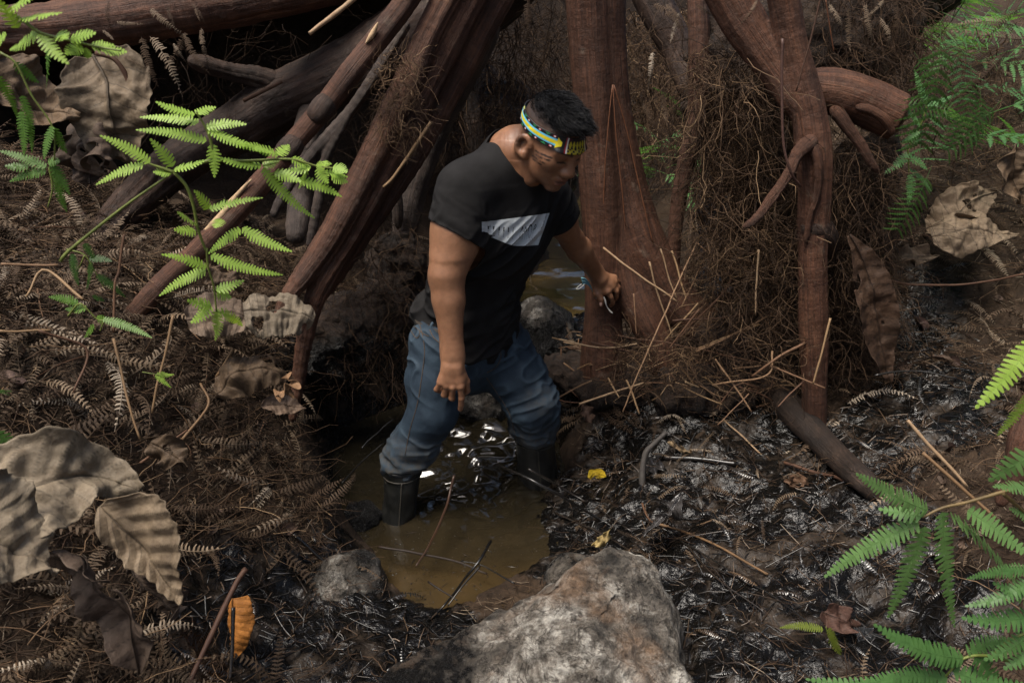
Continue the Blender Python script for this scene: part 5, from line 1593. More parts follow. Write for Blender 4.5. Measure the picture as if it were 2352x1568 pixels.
def blades(n, xr_, yr_, lr, wr, mt, name, label, cat, om=1.1, omin=-1, tint=(0, 1), lift=0.012, tilt=0.35, test=None):
    """short stalks, needles and chips: thin three-sided slivers, one mesh"""
    P_ = place(n, xr_, yr_, test, om, omin)
    Vs, Fs, Ts, k = [], [], [], 0
    for p, v in P_:
        R_ = rand_basis(rl, gnorm(p[0], p[1]), tilt)
        L = rl.uniform(*lr) * (1 if rl.random() < 0.85 else 1.8); w = rl.uniform(*wr)
        c = p + V3(0, 0, rl.uniform(0, lift))
        a, m_, b_ = c - R_[0] * L / 2, c + R_[2] * L * rl.normal() * 0.05 + R_[1] * L * rl.normal() * 0.06, c + R_[0] * L / 2
        for q, ww in ((a, w), (m_, w), (b_, w * 0.7)):
            Vs += [q + R_[1] * ww, q - R_[1] * ww * 0.5 + R_[2] * ww * 0.9, q - R_[1] * ww * 0.5 - R_[2] * ww * 0.9]
        for s_ in (0, 3):
            for j in range(3):
                Fs.append((k + s_ + j, k + s_ + (j + 1) % 3, k + s_ + 3 + (j + 1) % 3, k + s_ + 3 + j))
        k += 9
        Ts += [rl.uniform(*tint)] * 9
    return obj(name, new_mesh(name, np.array(Vs), np.array(Fs), mt, smooth=False, attrs={'tint': Ts}), None, label, cat, kind='stuff')
blades(7000, (-2.2, -0.4), (1.0, 3.2), (0.012, 0.06), (0.0006, 0.0016), DEAD, 'stalk_litter', 'fine dry stalks strewn over the left bank', 'stalk litter', 0.7)
blades(6500, (-0.5, 2.4), (1.2, 4.2), (0.012, 0.07), (0.0006, 0.0016), DEAD, 'stalk_litter', 'fine dry stalks strewn over the right bank', 'stalk litter', 0.75)
blades(2600, (-1.0, 1.7), (1.2, 3.4), (0.012, 0.06), (0.0008, 0.0024), BLKST, 'oily_litter', 'black oil-coated bits and stalks on the wet mud', 'oily litter', 1.1, 0.3, (0, 1))
# black wet fern scraps pressed into the mud
items = []
for p, v in place(240, (-1.0, 1.7), (1.2, 3.4), None, 1.1, 0.35):
    items.append((p + V3(0, 0, rl.uniform(-0.002, 0.008)), rand_basis(rl, gnorm(p[0], p[1]), 0.2), rl.uniform(0.3, 0.6), rl.beta(1.5, 2)))
V, F, T_ = scatter_mesh(FRS, items)
obj('oily_fern_litter', new_mesh('oily_fern_litter', V, F, BLKST, smooth=False, attrs={'tint': T_}), None, 'black wet fern scraps pressed into the mud', 'oily litter', kind='stuff')

# ---- sticks and twigs drawn one by one: picture points, with a distance where they stand clear of the ground
def wpt(q, lift=0.012):
    return at(*q) if len(q) == 3 else gat(q[0], q[1], lift)
STK = 0
OL, OG = 'black oil-coated twig on the mud', 'oily twigs on the mud'
HEAPL, HEAPG = 'dry stick of the heap', 'sticks heaped at the foot of the red-barked tree'
def stick(pts, rP, mt, name='stick', label=None, cat='stick', group=None, taper=0.7, wob=0.004):
    global STK
    STK += 1
    W = np.array([wpt(q) for q in pts])
    n = max(8, 6 * len(pts))
    C = catmull(W, n)
    C = C + wob * np.stack([vnoise(C, 14, STK + k) for k in (0, 3, 6)], 1)
    d = float(np.mean((W - CAMP) @ FWD))
    r = rP * d / FP * np.linspace(1, taper, n) * (1 + 0.12 * vnoise(C, 45, STK))
    V_, F_, al = tube(C, r, 7)
    if group in (HEAPG, OG):
        ln = np.linalg.norm(C[-1] - C[0])
        label = ('long' if ln > 0.3 else 'short' if ln < 0.14 else 'medium') + (' thick ' if rP > 3.1 else ' thin ') + label + ', ' + near(C.mean(0))
    return thing_mesh(name, V_, F_, mt, label, cat, group, base=C[np.argmin(C[:, 2])])
def hp(x, y): return x * 0.3662 + 1205.8, y * 0.3662 + 516.8
heap = [([(490, 140, 2.80), (700, 300, 2.72), (950, 480, 2.66)], 3.2, 1), ([(1080, 105, 2.74), (900, 500, 2.60), (750, 840, 2.46), (610, 1170, 2.40)], 2.6, 0), ([(1080, 105, 2.74), (1300, 340, 2.66), (1590, 705, 2.62)], 2.6, 0),
        ([(1295, 335, 2.62), (1240, 430, 2.60), (1160, 520, 2.60), (910, 760, 2.62)], 4.2, 1), ([(1090, 530, 2.58), (960, 700, 2.58), (900, 780, 2.58)], 3.2, 1), ([(775, 230, 2.74), (850, 480, 2.72), (930, 720, 2.70)], 2.6, 0), ([(920, 165, 2.80), (1010, 470, 2.72)], 3, 1),
        ([(920, 600, 2.60), (1250, 580, 2.60), (1640, 510, 2.70)], 2.8, 0), ([(1470, 620, 2.6), (1080, 780, 2.6)], 4, 1), ([(1640, 505, 2.66), (1400, 640, 2.6), (1080, 790, 2.56)], 3.4, 0), ([(1750, 735, 2.48), (1550, 860, 2.46), (1420, 950, 2.48)], 4.2, 1),
        ([(1540, 880, 2.48), (1700, 950, 2.44), (1880, 1020, 2.40)], 3, 0), ([(1190, 840, 2.56), (1310, 1000, 2.50), (1420, 1170, 2.46)], 3, 1), ([(410, 735, 2.72), (540, 770, 2.70), (670, 800, 2.68)], 3.6, 1), ([(570, 690, 2.70), (1000, 760, 2.60), (1500, 870, 2.58)], 2.2, 0),
        ([(220, 720, 2.74), (480, 770, 2.7), (700, 740, 2.66)], 2.4, 0), ([(630, 970, 2.50), (720, 1180, 2.44)], 3, 1), ([(520, 960, 2.54), (590, 1080, 2.48)], 3, 1), ([(340, 1120, 2.5), (560, 1050, 2.5), (740, 990, 2.52)], 3.2, 0), ([(1910, 580, 2.42), (1870, 760, 2.40), (1805, 1000, 2.38)], 3.4, 2),
        ([(1460, 150, 2.55), (1455, 430, 2.52), (1450, 560, 2.52)], 3, 1), ([(1550, 790, 2.5), (1520, 940, 2.46), (1180, 1000, 2.52)], 3, 0), ([(180, 1100, 2.6), (420, 970, 2.58)], 2.6, 0), ([(1240, 1230), (1480, 1460)], 2.6, 0),
        ([(540, 1155), (700, 1210)], 2.6, 0), ([(1400, 1060, 2.4), (1210, 1250, 2.34)], 1.8, 0), ([(1750, 970, 2.44), (1660, 1060, 2.42), (1580, 1140, 2.4)], 2.8, 0), ([(850, 150, 2.76), (950, 470, 2.72)], 2.4, 0), ([(1170, 100, 2.78), (980, 520, 2.7)], 2.4, 0),
        ([(680, 430, 2.72), (700, 690, 2.66)], 1.8, 0), ([(1080, 490, 2.6), (870, 730, 2.6)], 2.4, 1), ([(1300, 900, 2.56), (1480, 880, 2.54)], 2.2, 0), ([(1610, 1190), (1750, 1240)], 2.2, 0)]
for pts, r, kind_ in heap:
    stick([(*hp(q[0], q[1]), *q[2:]) for q in pts], r * 0.8, (TWIGO, TWIGO if len(pts) > 2 else TANTW, TANTW)[kind_], 'stick', HEAPL, 'stick', HEAPG, 0.8)
# random sticks thickening the heap
for i in range(215):
    x, y = rl.uniform(1290, 1830), rl.uniform(690, 930)
    if y < 780 - (x - 1290) * 0.12: continue
    a = rl.normal(-0.25, 0.8); L = rl.uniform(30, 130)
    p0 = gat(x, y, 0.0); p0 = p0 - unit(ray(x, y)) * rl.uniform(0.06, 0.20); lift = rl.uniform(0.01, 0.10)
    d = V3(math.cos(a), rl.normal() * 0.5, 0.45 * math.sin(a)); d = unit(d) * P2m(L, p0[1])
    C = catmull(np.array([p0 - d / 2 + V3(0, 0, lift * rl.random()), p0 + V3(0, 0, lift * 0.6) + rl.normal(size=3) * 0.008, p0 + d / 2 + V3(0, 0, lift * rl.random())]), 7)
    rk = rl.uniform(0.0014, 0.0034); tn = rl.random() < 0.15
    V_, F_, _ = tube(C, rk, 6)
    thing_mesh('stick', V_, F_, TANTW if tn else TWIGO, ('long ' if L > 95 else 'short ' if L < 60 else '') + ('thick ' if rk > 0.0025 else 'thin ') + ('tan ' if tn else 'brown ') + HEAPL + ' ' + near(p0).replace('in the middle of the stick heap', 'middle'), 'stick', HEAPG, base=C[0])
# black wet twigs over the mud
for pts, r in (([(1140, 1066, 2.36), (1240, 1112, 2.20), (1380, 1200), (1480, 1270)], 4.2), ([(1275, 1185), (1400, 1240), (1500, 1310)], 3), ([(1215, 1075, 2.35), (1330, 1150), (1450, 1225)], 3), ([(1480, 1200), (1600, 1270), (1720, 1350)], 3), ([(1560, 1240), (1640, 1330), (1760, 1420)], 2.6),
               ([(1300, 1230), (1420, 1290), (1560, 1330)], 2.6), ([(1600, 1300), (1750, 1360), (1880, 1460)], 2.4), ([(670, 1230), (760, 1310), (860, 1395)], 4), ([(740, 1330), (640, 1460), (600, 1520)], 2.4), ([(850, 1190), (720, 1300)], 2), ([(1130, 1240, 1.98), (1090, 1300, 1.88), (1020, 1400), (960, 1450)], 3.4),
               ([(1100, 1300, 1.86), (1060, 1352, 1.8), (1030, 1390, 1.76)], 2.6), ([(985, 1335, 1.86), (1050, 1380, 1.78)], 2.4), ([(700, 1490), (560, 1568)], 3.5), ([(820, 1500), (760, 1568)], 2.2), ([(1180, 1340, 1.8), (1110, 1300, 1.88), (1060, 1290, 1.9)], 2)):
    stick(pts, r, BLKTW, 'oily_twig', OL, 'twig', OG, 0.6)
for i in range(150):
    p, v = place(1, (-0.9, 1.7), (1.25, 3.2), None, 1.1, 0.3)[0]
    R_ = rand_basis(rl, gnorm(p[0], p[1]), 0.12)
    L = rl.uniform(0.05, 0.22)
    c = p + V3(0, 0, rl.uniform(0.006, 0.02))
    C = catmull(np.array([c - R_[0] * L / 2, c + rl.normal(size=3) * 0.006, c + R_[0] * L / 2]), 6)
    V_, F_, _ = tube(C, np.linspace(1, 0.5, 6) * rl.uniform(0.0013, 0.003), 5)
    thing_mesh('oily_twig', V_, F_, BLKTW, ('long ' if L > 0.16 else 'short ' if L < 0.1 else '') + OL + ', ' + near(p), 'twig', OG, base=C[0])
# sticks in or over the water
stick([(1045, 1092, 2.30), (1034, 1130, 2.27), (1020, 1180, 2.19), (992, 1240, 2.08), (955, 1300, 1.985)], 3.4, m_plain('wet_stick', (0.045, 0.022, 0.013), 0.35), 'stick', 'reddish-brown stick standing half sunk in the pool water', 'stick', None, 0.6)
stick([(870, 1255, 2.06), (950, 1268, 2.04), (1040, 1285, 2.02), (1120, 1318, 1.97)], 3, m_plain('soaked_twig', (0.02, 0.012, 0.008), 0.6), 'stick', 'long dark twig floating just under the pool surface', 'twig')
stick([(830, 1030, 2.5), (855, 1000, 2.55), (905, 960, 2.62)], 2.0, BLKTW, 'oily_twig', OL, 'twig', OG)
stick([(785, 1110, 2.3), (830, 1060, 2.4), (885, 1015, 2.48)], 1.6, BLKTW, 'oily_twig', OL, 'twig', OG)
stick([(565, 1305, 1.55), (540, 1342, 1.52), (490, 1450, 1.42), (425, 1590, 1.30)], 7, TWIGO, 'stick', 'bent greyish-brown stick leaning over the oily mud beside the orange leaf', 'stick', None, 0.9, 0.002)
stick([(537, 1395, 1.50), (535, 1470, 1.46), (528, 1560, 1.40)], 5, BLKTW, 'stick', 'upright black stem standing in front of the orange leaf', 'stick', None, 0.9, 0.002)
stick([(1504, 1208), (1570, 1228), (1650, 1262), (1762, 1326)], 3.2, TANTW, 'stick', 'long straight tan stalk lying over the black twigs behind the boulder', 'stick', None, 0.8, 0.001)
stick([(1475, 1160), (1488, 1196), (1506, 1210)], 2.6, TWIGO, 'stick', 'short reddish twig meeting the long tan stalk', 'stick')
stick([(1520, 1056), (1600, 1060), (1695, 1072)], 6.5, BLKTW, 'stick', 'thick dark stick lying flat on the oily mud', 'stick', None, 0.9)
fb = stick([(1478, 1160, 2.32), (1475, 1095, 2.36), (1484, 1040, 2.4), (1500, 1020, 2.42), (1532, 992, 2.44)], 9, m_plain('grey_branch', (0.055, 0.048, 0.042), 0.7), 'forked_branch', 'grey forked branch standing in the mud below the stick heap', 'branch', None, 0.6)
stick([(1800, 1070), (1900, 1098), (1982, 1134)], 4.5, TWIGO, 'stick', 'brown stick lying on the mud along the buried root', 'stick')
stick([(2085, 964, 1.9), (2150, 1040, 1.85), (2222, 1117, 1.8)], 4.2, TWIGO, 'stick', 'straight brown stalk slanting behind the right green fern', 'stick', None, 0.9, 0.002)
stick([(2120, 1041, 1.8), (2200, 1110, 1.74), (2290, 1190, 1.68)], 4.2, TANTW, 'stick', 'tan stalk crossing behind the right green fern', 'stick', None, 0.9, 0.002)
stick([(2010, 862, 2.3), (2100, 850, 2.3), (2200, 872, 2.25)], 2.6, BLKTW, 'stick', 'curved dark twig on the right bank mud', 'twig')
stick([(2020, 640, 2.7), (2120, 655, 2.65), (2240, 650, 2.6), (2360, 630, 2.5)], 3.2, TWIGO, 'vine', 'long thin brown vine running across the right bank', 'vine')
for i, pts in enumerate(([(285, 538, 1.95), (272, 620, 1.92), (264, 649, 1.9), (259, 760, 1.86)], [(261, 778, 1.8), (292, 917, 1.72), (323, 1007, 1.68)], [(400, 722, 1.95), (376, 830, 1.9), (351, 948, 1.85)], [(0, 604, 1.7), (136, 609, 1.75)], [(0, 757, 1.6), (122, 760, 1.65)],
                         [(496, 865, 2.1), (535, 805, 2.12)], [(320, 1060, 1.7), (430, 985, 1.8)], [(190, 690, 1.8), (105, 620, 1.85), (60, 680, 1.8)], [(420, 1010, 1.85), (480, 930, 1.95), (460, 880, 2.0)], [(90, 760, 1.62), (200, 800, 1.66), (170, 900, 1.6)])):
    stick(pts, 3.4, TANTW if i % 3 else TWIGO, 'dry_stalk', 'dry tan stalk rising from the fern litter of the left bank', 'stalk', 'dry stalks on the left bank', 0.8)
for i in range(60):
    p, v = place(1, (-1.8, -0.5), (1.2, 2.9), leftb, 0.7)[0]
    R_ = rand_basis(rl, gnorm(p[0], p[1]), 0.3)
    L = rl.uniform(0.06, 0.2); c = p + V3(0, 0, rl.uniform(0.01, 0.04))
    C = catmull(np.array([c - R_[0] * L / 2, c + rl.normal(size=3) * 0.008, c + R_[0] * L / 2]), 6)
    V_, F_, _ = tube(C, rl.uniform(0.0012, 0.0026), 5)
    thing_mesh('dry_stalk', V_, F_, TWIGO if rl.random() < 0.6 else TANTW, ('long' if L > 0.14 else 'short') + ' dry stalk in the litter ' + near(p), 'stalk', 'dry stalks on the left bank', base=C[0])
# vines and fibres on the trunks
stick([(220, 121, 2.0), (262, 135, 2.0), (290, 175, 2.0), (293, 215, 2.0), (315, 271, 2.02), (348, 304, 2.05)], 5.5, TWIGO, 'vine', 'brown vine curving over the big upper dead leaf', 'vine', None, 0.9, 0.002)
stick([(1797, 90, 2.45), (1795, 220, 2.44), (1800, 330, 2.43), (1815, 395, 2.43), (1838, 428, 2.46)], 3.4, m_plain('pink_vine', (0.085, 0.045, 0.034), 0.5), 'vine', 'smooth pinkish vine looping beside the right bank tree', 'vine', None, 0.9, 0.002)
stick([(1890, -20, 2.4), (1862, 90, 2.4), (1828, 210, 2.4)], 2.4, m_plain('thin_vine', (0.07, 0.036, 0.022), 0.5), 'vine', 'straight thin vine hanging in front of the right bank tree', 'vine', None, 0.8, 0.002)
stick([(710, 78, 2.7), (760, 40, 2.75), (815, -5, 2.8)], 4.5, TWIGO, 'stick', 'dark broken stick jutting down over the black hollow', 'stick', None, 1.5, 0.002)
stick([(990, 280, 2.62), (950, 340, 2.60), (905, 405, 2.58), (880, 430, 2.57)], 4.5, TANTW, 'stick', 'thin pale split stick leaning on the root bundle', 'stick', None, 0.8, 0.002)
stick([(560, 232, 3.28), (600, 212, 3.28), (648, 188, 3.3)], 5, TWIGO, 'stick', 'short brown stick lying on the fallen trunk', 'stick', None, 0.8, 0.001)
for pts in ([(1407, 195, 2.90), (1396, 300, 2.88), (1388, 420, 2.87), (1383, 600, 2.87)], [(1408, 195, 2.90), (1414, 300, 2.88), (1428, 430, 2.87), (1436, 520, 2.87)], [(1410, 196, 2.90), (1440, 300, 2.90), (1462, 400, 2.89), (1500, 560, 2.86)], [(1897, 0, 2.5), (1905, 60, 2.5), (1915, 120, 2.5)]):
    stick(pts, 1.3, m_plain('orange_fibre', (0.13, 0.05, 0.022), 0.6), 'fibre', 'hair-thin orange fibre hanging down the bark of a tree', 'fibre', 'orange fibres on the bark', 1, 0.001)

# ---- rootlets: hanging tangles
def tangle(n, boxP, Yr, Lr, rr, name, label, seed, down=0.75, curlf=18, tint=(0, 1)):
    r = np.random.default_rng(seed)
    x0, y0, x1, y1 = boxP
    m_ = 8
    st = np.array([at(r.uniform(x0, x1), r.uniform(y0, y1), r.uniform(*Yr)) for _ in range(n)])
    L = r.uniform(*Lr, n); rad = r.uniform(*rr, n)
    d = r.normal(size=(n, 3)) * 0.6; d[:, 2] -= down; d /= np.linalg.norm(d, axis=1)[:, None]
    P_ = [st]; p = st.copy()
    for k in range(m_ - 1):
        d = d + r.normal(size=(n, 3)) * 0.38 + np.stack([vnoise(p, curlf, s_) for s_ in (1, 2, 3)], 1) * 0.35
        d[:, 2] -= down * 0.12
        d /= np.linalg.norm(d, axis=1)[:, None]
        p = p + d * (L / (m_ - 1))[:, None]
        P_.append(p)
    P_ = np.stack(P_, 1)
    T = np.gradient(P_, axis=1); T /= np.linalg.norm(T, axis=2)[..., None] + 1e-9
    A = np.cross(T, V3(0.3, 0.9, 0.2)); A /= np.linalg.norm(A, axis=2)[..., None] + 1e-9
    B = np.cross(T, A)
    ang = np.array([0, 2.094, 4.189])
    R_ = (rad[:, None] * np.linspace(1, 0.5, m_)[None])[..., None, None]
    V = P_[:, :, None, :] + R_ * (np.cos(ang)[None, None, :, None] * A[:, :, None] + np.sin(ang)[None, None, :, None] * B[:, :, None])
    V = V.reshape(-1, 3)
    base = (np.arange(n) * m_ * 3)[:, None, None]
    k = (np.arange(m_ - 1) * 3)[None, :, None]; j = np.arange(3)[None, None, :]
    F = np.stack(np.broadcast_arrays(base + k + j, base + k + (j + 1) % 3, base + k + 3 + (j + 1) % 3, base + k + 3 + j), -1).reshape(-1, 4)
    t = np.repeat(np.clip(r.beta(1.5, 2.4, n) * (tint[1] - tint[0]) + tint[0], 0, 1), m_ * 3)
    return obj(name, new_mesh(name, V, F, ROOTM, smooth=False, attrs={'tint': t}), None, label, 'rootlets', kind='stuff')
tangle(2600, (1590, 110, 1855, 620), (2.62, 3.05), (0.08, 0.34), (0.0007, 0.0022), 'hanging_rootlets', 'tangled brown rootlets hanging between the red-barked tree and the right bank tree', 1)
tangle(1500, (1620, 500, 1880, 760), (2.52, 2.75), (0.06, 0.22), (0.0006, 0.0017), 'hanging_rootlets', 'lower tangle of rootlets and moss beside the straight lower stem', 2)
tangle(2000, (1890, 330, 2060, 860), (2.55, 2.85), (0.08, 0.30), (0.0006, 0.0016), 'hanging_rootlets', 'dark rootlets hanging under the sawn log', 3, tint=(0, 0.8))
tangle(1500, (1880, -40, 2130, 220), (2.7, 3.3), (0.08, 0.35), (0.0006, 0.0016), 'hanging_rootlets', 'dark rootlets hanging above the sawn log', 4, tint=(0, 0.7))
tangle(1100, (1010, -20, 1330, 330), (3.3, 4.3), (0.1, 0.5), (0.0008, 0.002), 'hanging_rootlets', 'rootlets hanging in the hollow behind the head of the man', 5, tint=(0, 0.75))
tangle(320, (860, 120, 960, 330), (2.55, 2.64), (0.03, 0.16), (0.0006, 0.0013), 'clinging_rootlets', 'pale rootlets clinging to the root bundle', 6, 0.5, tint=(0.2, 1))
tangle(500, (1470, 20, 1640, 360), (3.3, 4.2), (0.1, 0.4), (0.0008, 0.002), 'hanging_rootlets', 'rootlets hanging above the stream behind the slender stem', 7, tint=(0, 0.75))
tangle(1100, (1400, 770, 1850, 900), (2.45, 2.85), (0.05, 0.2), (0.0006, 0.0016), 'heaped_rootlets', 'fine rootlets caught in the stick heap', 8, 0.2)
tangle(700, (740, 480, 960, 900), (2.62, 2.85), (0.05, 0.22), (0.0006, 0.0014), 'hanging_rootlets', 'thin rootlets over the soil under the root bundle', 9, tint=(0, 0.75))
tangle(450, (350, 50, 1000, 330), (3.3, 4.3), (0.1, 0.4), (0.0007, 0.0016), 'hanging_rootlets', 'few faint rootlets in the black hollow', 10, tint=(0, 0.5))

# fine dead stems matted over the left bank
def mat_tangle(n, xr_, yr_, om, Lr, rr, name, label, seed, tint, test=None):
    r = np.random.default_rng(seed)
    st = np.array([p for p, v in place(n, xr_, yr_, test, om)]) + V3(0, 0, 0.01)
    st[:, 2] += r.uniform(0, 0.035, n)
    m_ = 7
    L = r.uniform(*Lr, n); rad = r.uniform(*rr, n)
    d = r.normal(size=(n, 3)); d[:, 2] *= 0.35; d /= np.linalg.norm(d, axis=1)[:, None]
    P_ = [st]; p = st.copy()
    for k in range(m_ - 1):
        d = d + r.normal(size=(n, 3)) * 0.30
        d[:, 2] = d[:, 2] * 0.6 + r.normal(size=n) * 0.08
        d /= np.linalg.norm(d, axis=1)[:, None]
        p = p + d * (L / (m_ - 1))[:, None]
        P_.append(p)
    P_ = np.stack(P_, 1)
    T = np.gradient(P_, axis=1); T /= np.linalg.norm(T, axis=2)[..., None] + 1e-9
    A = np.cross(T, V3(0.3, 0.9, 0.2)); A /= np.linalg.norm(A, axis=2)[..., None] + 1e-9
    B = np.cross(T, A)
    ang = np.array([0, 2.094, 4.189])
    V = P_[:, :, None, :] + (rad[:, None] * np.linspace(1, 0.5, m_)[None])[..., None, None] * (np.cos(ang)[None, None, :, None] * A[:, :, None] + np.sin(ang)[None, None, :, None] * B[:, :, None])
    base = (np.arange(n) * m_ * 3)[:, None, None]; k = (np.arange(m_ - 1) * 3)[None, :, None]; j = np.arange(3)[None, None, :]
    F = np.stack(np.broadcast_arrays(base + k + j, base + k + (j + 1) % 3, base + k + 3 + (j + 1) % 3, base + k + 3 + j), -1).reshape(-1, 4)
    t = np.repeat(np.clip(r.beta(1.4, 2.2, n) * (tint[1] - tint[0]) + tint[0], 0, 1), m_ * 3)
    return obj(name, new_mesh(name, V.reshape(-1, 3), F, ROOTM, smooth=False, attrs={'tint': t}), None, label, 'stems', kind='stuff')
mat_tangle(3800, (-2.2, -0.45), (1.0, 3.3), 0.8, (0.05, 0.24), (0.0006, 0.0019), 'matted_stems', 'fine dead stems matted over the left bank', 51, (0.05, 1))
mat_tangle(2600, (0.6, 2.5), (1.2, 4.4), 0.8, (0.05, 0.24), (0.0006, 0.0017), 'matted_stems', 'fine dead stems matted over the right bank', 52, (0, 0.9))
mat_tangle(1000, (-0.9, 1.7), (1.2, 3.2), 1.1, (0.04, 0.16), (0.0005, 0.0014), 'matted_stems', 'thin stems scattered over the oily mud', 53, (0, 0.75))
# bits floating on the pool
Vs, Fs, Ts, k = [], [], [], 0
for i in range(900):
    x, y = rl.uniform(-0.75, 0.2), rl.uniform(1.8, 3.0)
    if poly_sd([x], [y], POOL)[0] > -0.02: continue
    a = rl.uniform(0, 6.28); L = rl.uniform(0.002, 0.007) * (1 if rl.random() < 0.93 else 4); w = rl.uniform(0.0008, 0.002)
    t = V3(math.cos(a), math.sin(a), 0); b_ = V3(-t[1], t[0], 0); c = V3(x, y, 0.002)
    Vs += [c - t * L, c + b_ * w, c + t * L, c - b_ * w, c + V3(0, 0, w)]
    Fs += [(k, k + 1, k + 4), (k + 1, k + 2, k + 4), (k + 2, k + 3, k + 4), (k + 3, k, k + 4)]; k += 5
    Ts += [rl.random() * 0.7] * 5
obj('floating_bits', new_mesh('floating_bits', np.array(Vs), np.array(Fs), BLKST, smooth=False, attrs={'tint': Ts}), None, 'dark crumbs and stalks floating on the pool', 'floating litter', kind='stuff')
# soil-bound root masses behind the tangles
def mass(name, label, balls, seed):
    rock(name, balls, CLOD, label, 'root mass', lambda V, N_: np.clip(0.1 + 0.5 * fbm(V, 9, 2, seed=seed), 0, 0.3), 0.012, 0.05, 7)
def B_(x, y, Y, rx, ry, rz): p = at(x, y, Y); return ((p[0], p[1], p[2]), (rx, ry, rz), 0.2)
mass('root_mass', 'fibrous brown root mass behind the hanging rootlets', [B_(1720, 140, 3.15, .22, .14, .22), B_(1740, 330, 3.12, .17, .12, .22), B_(1765, 520, 3.02, .13, .10, .20), B_(1660, 230, 3.2, .12, .1, .2)], 2)
mass('root_mass', 'dark root mass beneath the sawn log', [B_(1975, 420, 2.95, .12, .10, .20), B_(1960, 620, 2.90, .10, .10, .22), B_(1965, 800, 2.80, .10, .09, .16)], 3)
mass('root_mass', 'dark root mass above the sawn log', [B_(1960, 40, 3.1, .28, .15, .22), B_(2060, -60, 3.2, .25, .15, .2), B_(1900, 100, 3.0, .15, .12, .15)], 4)
mass('root_mass', 'matted earth at the foot of the red-barked tree', [B_(1450, 880, 2.84, .22, .12, .08), B_(1620, 900, 2.70, .20, .12, .07), B_(1320, 850, 2.92, .12, .10, .06)], 5)
# ================================================================== large dead leaves
def m_leaf(name, rough=0.7, spec=0.3):
    m, nt, b = mat(name)
    c = attr(nt, 'col', 'Color')
    pos = geo_pos(nt)
    n = noise(nt, 28, 6, 0.7, pos); n2 = noise(nt, 130, 4, 0.6, pos)
    c = mix(nt, 1.0, c, ramp(nt, n, [(0.28, (0.5, 0.46, 0.43)), (0.7, (1.22, 1.2, 1.18))]), 'MULTIPLY')
    c = mix(nt, 1.0, c, ramp(nt, n2, [(0.3, (0.82, 0.8, 0.78)), (0.7, (1.12, 1.12, 1.12))]), 'MULTIPLY')
    nt.links.new(c, b.inputs['Base Color'])
    b.inputs['Roughness'].default_value = rough
    b.inputs['Specular IOR Level'].default_value = spec
    bump(nt, b, mathn(nt, 'ADD', n, n2), 0.35, 0.006)
    return m
DRYLEAF = m_leaf('dry_leaf')
WETLEAF = m_leaf('wet_leaf', 0.16, 0.6)

